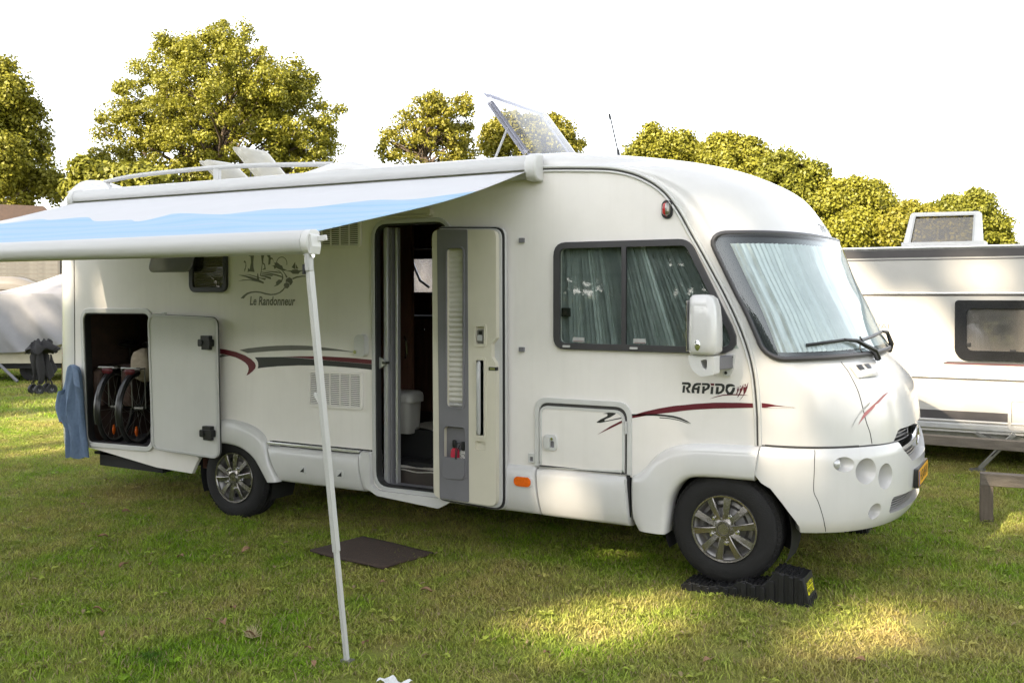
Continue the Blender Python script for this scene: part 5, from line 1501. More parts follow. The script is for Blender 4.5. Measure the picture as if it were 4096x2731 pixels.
# ------------------------------------------------------------------ doormat on the grass
dm = [(-1.393, -.617), (-1.30, -.09), (-.551, -.216), (-.618, -.745)]
rows = []
for i in range(15):
    t = i / 14
    row = []
    for j in range(21):
        s_ = j / 20
        a = Vector(dm[0]).lerp(Vector(dm[3]), s_); b_ = Vector(dm[1]).lerp(Vector(dm[2]), s_)
        p = a.lerp(b_, t)
        row.append((p.x, p.y, .030 + .006 * math.sin(p.x * 7) * math.sin(p.y * 9 + 1)))
    rows.append(row)
d_ = MB().loft(rows).build('doormat', 'mat_brown', None, 'dark brown coir doormat lying on the grass before the entrance', 'doormat', smooth=60)
so = d_.modifiers.new('thick', 'SOLIDIFY'); so.thickness = .014

# ------------------------------------------------------------------ caravan behind
CY = 5.69
cv = empty('caravan', (3.2, CY + 1.1, 0), 'white touring caravan with dark roof band and open skylight behind the motorhome', 'caravan')
CX0, CX1 = -.4, 6.6
prof = [(0, .42), (0, 2.44), (.03, 2.485), (.10, 2.50), (1.1, 2.53), (2.1, 2.50), (2.17, 2.485), (2.2, 2.44), (2.2, .42)]
MB().loft([[(x, CY + a, b) for a, b in prof] for x in (CX0, CX1)], closed_rows=True, cap=True).build('caravan_body', 'caravan_white', cv, smooth=30)
def strip(nm, mt, z0, z1, y=-.004, x0=CX0, x1=CX1, d=.004):
    return MB().box((x0, CY + y, z0), (x1, CY + y + d, z1)).build(nm, mt, cv)
strip('roof_band', 'caravan_dark', 2.375, 2.462)
strip('roof_line', 'caravan_dark', 2.345, 2.356)
MB().tube([(CX0, CY - .004, 2.486), (CX1, CY - .004, 2.486)], .016, 8).build('gutter_rail', 'bright_trim', cv)
MB().tube([(CX0, CY - .004, 1.968), (CX1, CY - .004, 1.968)], .012, 8).build('body_rail', 'bright_trim', cv)
strip('rail_shadow_line', 'caravan_dark', 1.938, 1.955)  # dark strip painted in as the shade under the rail
MB().tube([(CX0, CY - .006, 1.032), (CX1, CY - .006, 1.032)], .016, 8).build('body_rail', 'bright_trim', cv)
strip('body_line', 'caravan_dark', 1.004, 1.012)
strip('skirt_band', 'caravan_dark', .56, .655)
MB().tube([(CX0, CY - .01, .545), (CX1, CY - .01, .545)], .014, 8).build('skirt_rail', 'caravan_white', cv)
MB().loft([[(x, CY + a, b) for a, b in ((0, .53), (-.02, .51), (-.02, .46), (.02, .42))] for x in (CX0, CX1)]).build('skirt_rail', 'bright_trim', cv)
MB().box((CX0 + .1, CY + .05, .34), (CX1 - .1, CY + .12, .42)).build('chassis_rail', 'galvanised', cv)
MB().box((CX0 + .1, CY + 1.95, .30), (CX1 - .1, CY + 2.0, .42)).build('chassis_rail', 'underbody', cv)
# stripe below the window and model letters
stq = [(2.385, 1.19), (2.43, 1.208), (3.9, 1.212), (3.9, 1.178), (2.385, 1.176)]
MB().plate(stq, CY - .0035, CY - .0015).build('side_stripe', 'caravan_dark', cv)
MB().plate([(2.40, 1.181), (3.9, 1.183), (3.9, 1.192), (2.41, 1.188)], CY - .005, CY - .0025).build('side_stripe', 'maroon_vinyl', cv)
MB().plate([(1.30, 1.905), (1.75, 1.905), (1.70, 1.885), (1.50, 1.868), (1.30, 1.868)], CY - .0035, CY - .0015).build('name_band', 'pale_grey_vinyl', cv)
MB().plate([(1.2, 1.705), (1.86, 1.712), (1.84, 1.702), (1.2, 1.694)], CY - .0035, CY - .0015).build('name_line', 'pale_grey_vinyl', cv)
vs, fs = text_mesh('OPAL', .085, xs=1.35)
MB().add([(1.70 + a, CY - .003, 1.585 + b) for a, b in vs], fs).build('lettering', 'pale_red_vinyl', cv, smooth=0)
# window
wo = rrect(2.50, 1.228, 3.62, 1.892, [.13, .13, .04, .04], 7)
cw = MB().plate(wo, CY - .035, CY - .001, [rrect(2.62, 1.335, 3.49, 1.80, .06)]).build('caravan_window', 'ceramic_black', cv, bevel=.012, seg=3)
MB().plate(rrect(2.61, 1.33, 3.5, 1.81, .06), CY - .020, CY - .016).build('pane', 'caravan_glass', cw)
rows = []
for z in rad_path(1.33, 1.81, 12):
    rows.append([(2.60 + .9 * j / 60, CY - .008 + .003 * math.sin(j * 1.1 + 5 * (z - 1.3) * (j / 60.)), z) for j in range(61)])
MB().loft(rows).build('window_curtain', 'curtain_grey', cw, smooth=70)
for x, z in ((2.635, 1.40), (3.08, 1.335), (3.46, 1.40)):
    MB().box((x - .03, CY - .026, z - .02), (x + .03, CY - .015, z + .02)).build('catch', 'black_plastic', cw, bevel=.004)
# service door low on the side
so_ = rrect(3.035, .478, 3.60, .83, .05)
sf = MB().plate(so_, CY - .025, CY, [inset(so_, .035)]).build('locker_frame', 'caravan_white', cv, bevel=.008)
MB().plate(inset(so_, .04), CY - .014, CY).build('locker_door', 'caravan_white', sf, bevel=.004)
# open skylight
sk_o, sk_y = (1.93, 2.53, 2.745, 2.905), CY + .30
Ts = lambda p: (p[0], sk_y + p[1] + (p[2] - 2.5) * .30, p[2])
ks = MB().plate(roundpoly([(1.905, 2.50), (2.765, 2.50), (2.735, 2.905), (1.985, 2.915)], .045), -.03, .03, [roundpoly([(1.985, 2.555), (2.655, 2.55), (2.665, 2.87), (2.035, 2.875)], .02)], T=Ts).build('skylight', 'white_plastic', cv, bevel=.012, seg=3)
ring('skylight_rim', roundpoly([(1.975, 2.545), (2.665, 2.54), (2.675, 2.88), (2.025, 2.885)], .02), .018, -.034, -.02, 'pale_grey_vinyl', ks, bevel=.003).data.transform(Matrix.Identity(4))
for ch in ks.children:
    if ch.name.startswith('skylight_rim'):
        for v in ch.data.vertices: v.co = Vector(Ts(tuple(v.co)))
MB().plate(roundpoly([(1.985, 2.555), (2.655, 2.55), (2.665, 2.87), (2.035, 2.875)], .02), .0, .01, T=Ts).build('skylight_pane', 'acrylic_smoke', ks)
MB().box((1.9, CY + .25, 2.50), (2.78, CY + .75, 2.56)).build('skylight_base', 'white_plastic', ks)
# corner steady and wheels
st = MB().obox((3.10, CY - .02, .44), (2.76, CY - .02, .03), .05, .085, up=(0, 1, 0)).build('corner_steady', 'galvanised', cv, bevel=.006)
MB().obox((2.99, CY - .05, .315), (2.88, CY - .05, .185), .012, .03, up=(0, 1, 0)).build('steady_slot', 'underbody', st)
MB().cyl((3.03, CY - .07, .355), (3.03, CY - .04, .355), .014, 10).build('steady_bolt', 'underbody', st)
MB().obox((2.72, CY + .0, .42), (2.98, CY + .0, .30), .04, .05, up=(0, 1, 0)).build('steady_brace', 'galvanised', st)
MB().box((2.66, CY - .09, .0), (2.82, CY + .05, .03)).build('steady_foot', 'galvanised', st)
for x in (3.9,):
    for y in (CY + .05, CY + 1.95):
        w_ = MB().lathe([(0, .02), (.18, .02), (.2, 0), (.30, 0), (.325, .03), (.325, .16), (.30, .19), (0, .19)], (x, y, .325), 'y', 36).build('caravan_wheel', 'tyre_rubber', cv)

# hedge added behind the caravan to block light under its floor
hr2 = np.random.default_rng(55)
SHADE_HEDGE = np.stack([hr2.uniform(-3, 12, 900), hr2.normal(10.2, .35, 900), hr2.uniform(.1, 2.3, 900)], 1)

# pale awning tent on the caravan's rear, seen only through the far window
tn = empty('canvas_awning', (-3.9, 5.7, 0), 'pale crumpled canvas glimpsed through the far window inside the doorway', 'awning')
tr_ = random.Random(2)
rows = []
for z in rad_path(0, 2.75, 26):
    rows.append([(-5.6 + 2.7 * j / 40, 5.0 + .05 * math.sin(j * .55 + 3 * z) + .05 * math.sin(z * 7 + j * .2) + .03 * math.sin(j * 1.3 - 5 * z), z) for j in range(41)])
MB().loft(rows).build('tent_wall', 'tent_canvas', tn, smooth=80)
MB().loft([[(x, y, z) for x in (-5.6, -2.9)] for y, z in ((5.0, 2.75), (6.2, 3.0), (7.4, 2.75), (7.4, 0))]).build('tent_roof', 'tent_canvas', tn)
for x in (-5.55, -2.95):
    MB().tube([(x, 5.12, 0), (x, 5.12, 2.7)], .014, 8).build('tent_pole', 'galvanised', tn)

# ------------------------------------------------------------------ low knee-rail fences
def knee(p0, p1, zt, npost, label, w=.105, group='low timber knee rails'):
    p0 = Vector(p0); p1 = Vector(p1)
    o = empty('knee_rail_fence', (p0.x, p0.y, 0), label, 'fence', group)
    d = (p1 - p0).normalized()
    n_ = Vector((-d.y, d.x))
    def part(mb, nm, mt):
        return mb.build(nm, mt, o, bevel=.006)
    for k in range(npost):
        c = p0 + (p1 - p0) * k / (npost - 1) if k else p0 + d * .05
        q = [c - d * w / 2 - n_ * w / 2, c + d * w / 2 - n_ * w / 2, c + d * w / 2 + n_ * w / 2, c - d * w / 2 + n_ * w / 2]
        rows = [[(a.x + (.006 if z < .1 else 0), a.y, z) for a in q] for z in (-.1, .1, zt - .10)]
        part(MB().loft(rows, closed_rows=True, cap=True), 'post', 'weathered_post')
    part(MB().obox((p0.x, p0.y, zt - .052), (p1.x, p1.y, zt - .052), .115, .104), 'rail', 'weathered_wood')
    return o
knee((2.925, 3.02), (6.6, 3.34), .43, 3, 'short weathered wooden knee rail with its end post on the near grass')
knee((.4, 5.36), (7.2, 5.02), .425, 3, 'weathered wooden knee rail running close in front of the caravan')

# ------------------------------------------------------------------ covered trailer tent on the left
tt = empty('covered_trailer', (-17.2, 8.2, 0), 'trailer tent under a pale grey canvas cover at the left edge', 'trailer')
dv = Vector((1.40, .95, 0)).normalized()      # along the trailer, to the right of the picture
nv = Vector((-dv.y, dv.x, 0))                    # away
base = Vector((-17.1, 6.9, 0))
def tp_(a, b, z): return base + dv * a + nv * b + Vector((0, 0, z))
MB().box((0, 0, 0), (1, 1, 1))
rows = []
kn = [(-3.2, 1.5), (-1.5, 1.78), (-.2, 2.02), (.6, 2.22), (1.3, 2.47), (1.9, 2.74), (2.4, 2.85), (4.0, 2.75)]
NA = 90
for i in range(27):
    t = i / 26
    row = []
    for j in range(NA + 1):
        a = -3.2 + 7.2 * j / NA
        zr = pchip([k[0] for k in kn], [k[1] for k in kn], a)
        hem = .68 + .10 * max(0, (a - .1)) - .06 * math.sin(a * 2.2)
        kz = 1.98 if a < 3 else 1.98
        if t < .3:       # roof slope from the ridge towards the viewer
            s_ = t / .3
            z = zr + (min(zr - .02, 1.98) - zr) * s_; b = 1.1 - 1.1 * s_
            z -= .04 * math.sin(math.pi * s_)
        else:
            s_ = (t - .3) / .7
            z = min(zr - .02, 1.98) + (hem - min(zr - .02, 1.98)) * s_; b = -.04 * s_ - .05 * math.sin(math.pi * s_)
            f_ = (a - .9 * s_)
            b += .07 * s_ ** .5 * (math.sin(f_ * 7.0) * math.exp(-((a - 1.2) / 1.6) ** 2) + .5 * math.sin(f_ * 15 + 1) * math.exp(-((a - .9) / 1.2) ** 2))
        row.append(tp_(a, b, z))
    rows.append(row)
MB().loft(rows).build('canvas_cover', 'canvas_pale', tt, smooth=60)
MB().loft([[tp_(a, b, z) for a, b, z in ((-3.2, .1, zz), (3.9, .1, zz), (3.9, 2.1, zz), (-3.2, 2.1, zz))] for zz in (.42, .70, 1.9)], closed_rows=True, cap=True).build('trailer_body', 'trailer_cream', tt, smooth=0)
MB().loft([[tp_(a, b, z) for a, b, z in ((-3.2, .15, zz), (3.9, .15, zz), (3.9, 2.0, zz), (-3.2, 2.0, zz))] for zz in (.30, .41)], closed_rows=True, cap=True).build('trailer_chassis', 'underbody', tt, smooth=0)
for a in (.85, 3.1):
    c = tp_(a, .25, .29)
    t_ = MB()
    for k in range(2):
        pass
    rows = []
    for r_, h in ((0, 0), (.16, 0), (.18, -.02), (.27, -.02), (.29, .02), (.29, .16), (0, .16)):
        rows.append([c + dv * r_ * math.cos(q) + Vector((0, 0, r_ * math.sin(q))) + nv * h for q in rad_path(0, 2 * math.pi * 31 / 32, 31)])
    t_.loft(rows, closed_rows=True)
    t_.build('trailer_wheel', 'tyre_rubber', tt)
MB().tube([tp_(.05, -.05, .62), tp_(.75, -.30, .05)], .035, 8).build('trailer_steady', 'grey_liner', tt)
MB().box((0, 0, 0), (.01, .01, .01))
MB().tube([tp_(1.9, -.9, .84), tp_(2.25, -.95, -.02)], .022, 8).build('cover_pole', 'galvanised', tt)
bx = MB()
bx.loft([[tp_(a, b, z) for a, b in ((-1.6, -.55), (-.18, -.55), (-.18, -.1), (-1.6, -.1))] for z in (.46, .55, 1.02, 1.06)], closed_rows=True, cap=True)
tag(bx.build('white_locker', 'white_plastic', bevel=.02), 'white locker box at the left edge before the covered trailer', 'box')

# ------------------------------------------------------------------ folded wagon
wc = Vector((-13.87, 5.94, 0))
rt = Vector((math.cos(YAW), math.sin(YAW), 0)); fw = Vector((-math.sin(YAW), math.cos(YAW), 0))
def wp(a, b, z): return wc + rt * a + fw * b + Vector((0, 0, z))
wg = empty('folding_wagon', wc, 'folded black fabric pull wagon standing on its four small wheels', 'wagon')
for a, b in ((-.20, .05), (.0, -.12), (.20, .0), (-.02, .25)):
    c = wp(a, b, .095)
    ax = (rt * .8 + fw * -.6).normalized() if a != .2 else (rt * .5 + fw * -.85).normalized()
    tdir = Vector((-ax.y, ax.x, 0))
    rows = []
    for r_, h in ((0, -.025), (.05, -.025), (.06, -.03), (.09, -.03), (.10, -.015), (.10, .015), (.09, .03), (0, .03)):
        rows.append([c + ax * h * -1 + tdir * r_ * math.cos(q) + Vector((0, 0, r_ * math.sin(q))) for q in rad_path(0, 2 * math.pi * 23 / 24, 23)])
    w_ = MB().loft(rows, closed_rows=True).build('wheel', 'black_rubber', wg)
    MB().tube([c - ax * .03, c + ax * .035], .03, 12).build('hub', 'grey_liner', w_)
    f_ = MB().tube([c + Vector((0, 0, .12)), wp(a * .8, b * .8, .30), wp(a * .55 + .03, b * .5, .78)], .016, 8)
    f_.tube([c + ax * .045, c + ax * .045 + Vector((0, 0, .12)), c - ax * .045 + Vector((0, 0, .12)), c - ax * .045], .012, 6)
    f_.build('leg', 'wagon_black', wg)
for a0, a1 in ((-.16, .12), (.12, -.14), (-.05, .16), (.18, .02)):
    MB().tube([wp(a0, -.06, .22), wp(a1, -.03, .86)], .010, 6).build('folding_bar', 'wagon_black', wg)
for a_, b_, w0, z0, z1 in ((-.13, -.05, .07, .30, .82), (.03, -.09, .06, .24, .84), (.15, -.02, .065, .34, .82), (-.03, .10, .09, .32, .85), (-.20, .04, .045, .42, .80), (.21, .05, .05, .45, .78)):
    rows = []
    for i in range(7):
        t = i / 6
        r_ = w0 * (.75 + .5 * math.sin(2.6 * t + a_ * 9)) * (1 if t < .9 else .8)
        rows.append([wp(a_ * (1 - .25 * t) + r_ * (1 + .3 * math.sin(3 * q + 5 * t)) * math.cos(q), b_ + r_ * .8 * math.sin(q), z0 + (z1 - z0) * t + .05 * math.sin(2 * q) * (1 - t)) for q in rad_path(0, 2 * math.pi * 19 / 20, 19)])
    MB().loft(rows, closed_rows=True, cap=True).build('wagon_fabric', 'wagon_black', wg, smooth=25)
rows = []
for i in range(7):
    t = i / 6
    r_ = .29 * math.cos(t * 1.25)
    rows.append([wp(r_ * (1 + .20 * math.sin(7 * q + 2 * i)) * math.cos(q) + .02, r_ * .7 * math.sin(q), .84 + .20 * t + .055 * math.sin(5 * q + i)) for q in rad_path(0, 2 * math.pi * 41 / 42, 41)])
MB().loft(rows, closed_rows=True, cap=True).build('wagon_cover', 'wagon_black', wg, smooth=20)
MB().tube([wp(-.30, -.05, .80), wp(-.12, -.14, .84), wp(.0, -.16, .86)], .012, 6).build('pull_handle', 'wagon_black', wg)

# ------------------------------------------------------------------ car with roof box, board fence, house far left
cc = Vector((-22.3, 10.9, 0))
def cp(a, b, z): return cc + dv * a + nv * b + Vector((0, 0, z))
car = empty('parked_car', cc, 'pale estate car mostly hidden behind the covered trailer', 'car')
rows = []
for a, zt, zb, w_ in ((-2.6, .75, .45, .6), (-2.55, 1.0, .3, .8), (-1.6, 1.10, .25, .86), (-1.0, 1.62, .25, .86), (0, 1.72, .25, .86), (1.2, 1.66, .25, .86), (1.9, 1.2, .3, .84), (2.05, .9, .4, .7)):
    rows.append([cp(a, b * w_, z) for b, z in ((-1, zb), (-1, (zb + min(zt, 1.1)) / 2), (-.97, min(zt, 1.1)), (-.78, zt - .05), (-.6, zt), (.6, zt), (.78, zt - .05), (.97, min(zt, 1.1)), (1, zb))])
MB().loft(rows, closed_rows=True, cap=True).build('car_body', 'car_silver', car, smooth=45)
MB().loft([[cp(a, -.875, z) for a, z in ((-.9, 1.12), (1.35, 1.12))], [cp(a, -.79, z) for a, z in ((-.6, 1.55), (1.15, 1.55))]]).build('car_window', 'ceramic_black', car)
for a in (-1.5, 1.3):
    for b in (-.86, .70):
        rows = [[cp(a + r_ * math.cos(q), b + h, .32 + r_ * math.sin(q)) for q in rad_path(0, 2 * math.pi * 27 / 28, 27)] for r_, h in ((0, 0), (.2, 0), (.32, .0), (.32, .18), (0, .18))]
        MB().loft(rows, closed_rows=True).build('wheel', 'tyre_rubber', car)
for a in (-.5, .8):
    MB().tube([cp(a, -.6, 1.70), cp(a, -.6, 1.84), cp(a, .6, 1.84), cp(a, .6, 1.70)], .02, 6).build('roof_bar', 'black_plastic', car)
rows = []
for i in range(15):
    t = i / 14
    a = -1.5 + 2.9 * t
    e = math.sqrt(max(.03, 1 - abs(2 * t - 1) ** 3.5))
    h = .60 * (e if t < .6 else e * (1 - .55 * ((t - .6) / .4)))
    rows.append([cp(a, .52 * e * math.copysign(abs(math.cos(q)) ** .6, math.cos(q)), 1.88 + h * (.35 + .65 * max(0, math.sin(q)) ** .7) if math.sin(q) >= 0 else 1.88 + .10 * math.sin(q)) for q in rad_path(0, 2 * math.pi * 31 / 32, 31)])
rb = MB().loft(rows, closed_rows=True, cap=True).build('roof_box', 'roofbox_grey', None, 'grey beige roof box on the car behind the covered trailer', 'roof box', smooth=60)
WM[rb.name] = Matrix.Identity(4)
MB().tube([cp(-1.45 + 2.7 * t, -.53 * math.sqrt(max(.05, 1 - abs(2 * t - 1) ** 3.5)), 2.08) for t in rad_path(.05, .95, 12)], .012, 6).build('box_seam', 'seam_dark', rb)

fb = at(-.54, 33); fe = at(-.36, 34)
bf = empty('board_fence', (fb.x, fb.y, 0), 'long grey brown board fence far behind the trailer', 'fence')
d_ = (fe - fb); L_ = d_.length; d_.normalize(); n_ = Vector((-d_.y, d_.x, 0))
bw = 2.4
bme = MB().box((0, 0, 0), (bw - .10, .03, .145)).mesh('board', 'board_grey', 0)
ang = math.atan2(d_.y, d_.x)
for k in range(int(L_ / bw)):
    for j in range(20):
        p = fb + d_ * (k * bw + .05)
        shared('board', bme, bf, (p.x, p.y, .1 + .15 * j), (0, 0, ang))
for k in range(int(L_ / bw) + 1):
    p = fb + d_ * (k * bw) - n_ * .06
    MB().loft([[(p.x + a, p.y + b, z) for a, b in ((-.06, -.06), (.06, -.06), (.06, .06), (-.06, .06))] for z in (0, 3.25)], closed_rows=True, cap=True).build('fence_post', 'seam_dark', bf)

hp = at(-.535, 33); hq = at(-.437, 34.5)
ho = empty('house', (hp.x, hp.y, 0), 'far house with a brown tiled roof among the left trees', 'house')
d_ = (hq - hp); L_ = d_.length; d_.normalize(); n_ = Vector((-d_.y, d_.x, 0))
def hpnt(a, b, z): return hp + d_ * a + n_ * b + Vector((0, 0, z))
MB().loft([[hpnt(a, b, z) for a, b in ((-6, .3), (L_ - .3, .3), (L_ - .3, 5.7), (-6, 5.7))] for z in (0, 3.6)], closed_rows=True, cap=True).build('house_wall', 'brick_brown', ho, smooth=0)
m_ = MB()
m_.loft([[hpnt(-6.5, b, z) for b, z in ((0, 3.55), (3, 5.25), (6, 3.55))], [hpnt(L_ - 1.1, b, z) for b, z in ((0, 3.55), (3, 5.25), (6, 3.55))]])
m_.add([hpnt(L_ - 1.1, 0, 3.55), hpnt(L_ - 1.1, 3, 5.25), hpnt(L_ - 1.1, 6, 3.55), hpnt(L_ + .4, 0, 3.55), hpnt(L_ + .4, 6, 3.55)], [(0, 1, 3), (1, 4, 3), (1, 2, 4)])
m_.build('house_roof', 'roof_tile', ho, smooth=0)
MB().loft([[hpnt(-6.6, -.05, z) for z in (3.4, 3.57)], [hpnt(L_ + .45, -.05, z) for z in (3.4, 3.57)]]).build('gutter', 'seam_dark', ho)
for a in (-5, -3, -.5):
    w_ = MB().loft([[hpnt(a + q, .26, z) for q in (0, 1.1)] for z in (1.2, 2.5)]).build('window', 'white_plastic', ho)
    MB().loft([[hpnt(a + q, .24, z) for q in (.1, 1.0)] for z in (1.3, 2.4)]).build('pane', 'ceramic_black', w_)
# ------------------------------------------------------------------ ground
m = bpy.data.materials.new('lawn'); m.use_nodes = True
nt = m.node_tree; b = nt.nodes['Principled BSDF']; b.inputs['Roughness'].default_value = .95
b.inputs['Specular IOR Level'].default_value = .2
def lawn_color(nt, dark, dry, green):
    """green sward with worn straw coloured patches, by place in the meadow"""
    geo = nt.nodes.new('ShaderNodeNewGeometry')
    n1 = nt.nodes.new('ShaderNodeTexNoise'); n1.inputs['Scale'].default_value = .55; n1.inputs['Detail'].default_value = 6; n1.inputs['Roughness'].default_value = .62
    n2 = nt.nodes.new('ShaderNodeTexNoise'); n2.inputs['Scale'].default_value = 3.2; n2.inputs['Detail'].default_value = 5
    nt.links.new(geo.outputs['Position'], n1.inputs[0]); nt.links.new(geo.outputs['Position'], n2.inputs[0])
    ad = nt.nodes.new('ShaderNodeMath'); ad.operation = 'MULTIPLY_ADD'; ad.inputs[1].default_value = .5
    nt.links.new(n2.outputs['Fac'], ad.inputs[0]); nt.links.new(n1.outputs['Fac'], ad.inputs[2])
    r = nt.nodes.new('ShaderNodeValToRGB')
    e = r.color_ramp.elements
    e[0].position = .60; e[0].color = (*green, 1)
    e[1].position = .98; e[1].color = (*dry, 1)
    k = e.new(.74); k.color = tuple((g * .62 + d * .38) for g, d in zip(green, dry)) + (1,)
    k = e.new(.50); k.color = (*dark, 1)
    nt.links.new(ad.outputs[0], r.inputs[0])
    return r.outputs[0]
c = lawn_color(nt, (.05, .095, .008), (.28, .225, .085), (.125, .195, .015))
nt.links.new(c, b.inputs['Base Color'])
n3 = nt.nodes.new('ShaderNodeTexNoise'); n3.inputs['Scale'].default_value = 60; n3.inputs['Detail'].default_value = 4
bp = nt.nodes.new('ShaderNodeBump'); bp.inputs['Strength'].default_value = .8; bp.inputs['Distance'].default_value = .05
geo = nt.nodes.new('ShaderNodeNewGeometry')
nt.links.new(geo.outputs['Position'], n3.inputs[0]); nt.links.new(n3.outputs[0], bp.inputs['Height']); nt.links.new(bp.outputs[0], b.inputs['Normal'])
MATS['lawn'] = m
g = MB()
xs_ = [-900, -300, -120, -60] + [-40 + 2 * k for k in range(36)] + [60, 120, 300, 900]
ys_ = [-900, -300, -100, -40, -20] + [-12 + 2 * k for k in range(36)] + [90, 150, 300, 900]
def gz(x, y): return .0
g.loft([[(x, y, gz(x, y)) for x in xs_] for y in ys_])
tag(g.build('ground', 'lawn', smooth=80), kind='structure')

# grass: tuft patches set out over the meadow in view
m = bpy.data.materials.new('grass_blade'); m.use_nodes = True
nt = m.node_tree; b = nt.nodes['Principled BSDF']; b.inputs['Roughness'].default_value = .55; b.inputs['Specular IOR Level'].default_value = .3
c = lawn_color(nt, (.070, .165, .008), (.46, .38, .13), (.20, .33, .016))
isl = nt.nodes.new('ShaderNodeNewGeometry')
hs = nt.nodes.new('ShaderNodeHueSaturation')
mr = nt.nodes.new('ShaderNodeMapRange'); mr.inputs['To Min'].default_value = .5; mr.inputs['To Max'].default_value = 1.5
nt.links.new(isl.outputs['Random Per Island'], mr.inputs['Value'])
nt.links.new(mr.outputs[0], hs.inputs['Value']); nt.links.new(c, hs.inputs['Color'])
ls = nt.nodes.new('ShaderNodeMath'); ls.operation = 'GREATER_THAN'; ls.inputs[1].default_value = .90
nt.links.new(isl.outputs['Random Per Island'], ls.inputs[0])
mx = nt.nodes.new('ShaderNodeMix'); mx.data_type = 'RGBA'
nt.links.new(ls.outputs[0], mx.inputs['Factor']); nt.links.new(hs.outputs[0], mx.inputs['A']); mx.inputs['B'].default_value = (.34, .27, .14, 1)
nt.links.new(mx.outputs['Result'], b.inputs['Base Color'])
tr = nt.nodes.new('ShaderNodeBsdfTranslucent'); nt.links.new(mx.outputs['Result'], tr.inputs[0])
ms = nt.nodes.new('ShaderNodeMixShader'); ms.inputs[0].default_value = .35
nt.links.new(b.outputs[0], ms.inputs[1]); nt.links.new(tr.outputs[0], ms.inputs[2])
nt.links.new(ms.outputs[0], nt.nodes['Material Output'].inputs['Surface'])
MATS['grass_blade'] = m

def patch_mesh(name, nb, size, hmin, hmax, w):
    r = RNG
    x = r.uniform(-size / 2, size / 2, nb); y = r.uniform(-size / 2, size / 2, nb)
    # clumping
    cl = r.uniform(-size / 2, size / 2, (nb // 14, 2))
    k = r.integers(0, len(cl), nb); pull = r.uniform(0, .75, nb)
    x = x * (1 - pull) + (cl[k, 0] + r.normal(0, .02, nb)) * pull; y = y * (1 - pull) + (cl[k, 1] + r.normal(0, .02, nb)) * pull
    h = r.uniform(hmin, hmax, nb) * (0.7 + .6 * r.random(nb) ** 2); a = r.uniform(0, 2 * np.pi, nb); lean = r.uniform(.2, 1.6, nb) * h
    b_ = a + r.uniform(-.9, .9, nb)
    wx, wy = np.cos(a + np.pi / 2) * w / 2, np.sin(a + np.pi / 2) * w / 2
    V = np.zeros((nb, 5, 3))
    V[:, 0] = np.stack([x - wx, y - wy, np.zeros(nb)], 1); V[:, 1] = np.stack([x + wx, y + wy, np.zeros(nb)], 1)
    mx_ = x + np.cos(b_) * lean * .35; my_ = y + np.sin(b_) * lean * .35
    V[:, 2] = np.stack([mx_ + wx * .8, my_ + wy * .8, h * .6], 1); V[:, 3] = np.stack([mx_ - wx * .8, my_ - wy * .8, h * .6], 1)
    V[:, 4] = np.stack([x + np.cos(b_) * lean, y + np.sin(b_) * lean, h], 1)
    off = np.arange(nb)[:, None] * 5
    me = bpy.data.meshes.new(name)
    q = (off + np.array([[0, 1, 2, 3]])); t = (off + np.array([[3, 2, 4]]))
    me.vertices.add(nb * 5); me.vertices.foreach_set('co', V.reshape(-1))
    me.loops.add(nb * 7); li = np.concatenate([q, t], 1).reshape(-1); me.loops.foreach_set('vertex_index', li.astype(np.int32))
    me.polygons.add(nb * 2)
    st = np.stack([np.arange(nb) * 7, np.arange(nb) * 7 + 4], 1).reshape(-1)
    me.polygons.foreach_set('loop_start', st.astype(np.int32))
    me.update(calc_edges=True); me.validate()
    me.materials.append(MATS['grass_blade'])
    if size < .8:      # a few broad weed leaves among the blades
        bm = bmesh.new(); bm.from_mesh(me)
        wr_ = random.Random(nb + len(name) + int(1e6 * x[0]))
        for c in range(wr_.randint(1, 4)):
            cx_, cy_ = wr_.uniform(-.25, .25), wr_.uniform(-.25, .25)
            for q in range(wr_.randint(4, 7)):
                a_ = wr_.uniform(0, 6.28); l_ = wr_.uniform(.025, .055); w2 = l_ * .22
                d_ = Vector((math.cos(a_), math.sin(a_), 0)); n_ = Vector((-d_.y, d_.x, 0)); o_ = Vector((cx_, cy_, .012))
                vv = [bm.verts.new(o_ + d_ * l_ * t_ + n_ * w2 * k_ + Vector((0, 0, z_))) for t_, k_, z_ in ((0, 0, 0), (.4, 1, .016), (.75, .8, .022), (1, 0, .016), (.75, -.8, .022), (.4, -1, .016))]
                bm.faces.new(vv)
        bm.to_mesh(me); bm.free()
    return me
src = bpy.data.collections.new('grass_patches')
for k in range(6):
    src.objects.link(bpy.data.objects.new('grass_patch', patch_mesh('grass_patch', 2300, .56, .014, .038, .0058)))
srcf = bpy.data.collections.new('grass_patches_far')
for k in range(4):
    srcf.objects.link(bpy.data.objects.new('grass_patch', patch_mesh('grass_patch', 1100, .95, .025, .058, .010)))

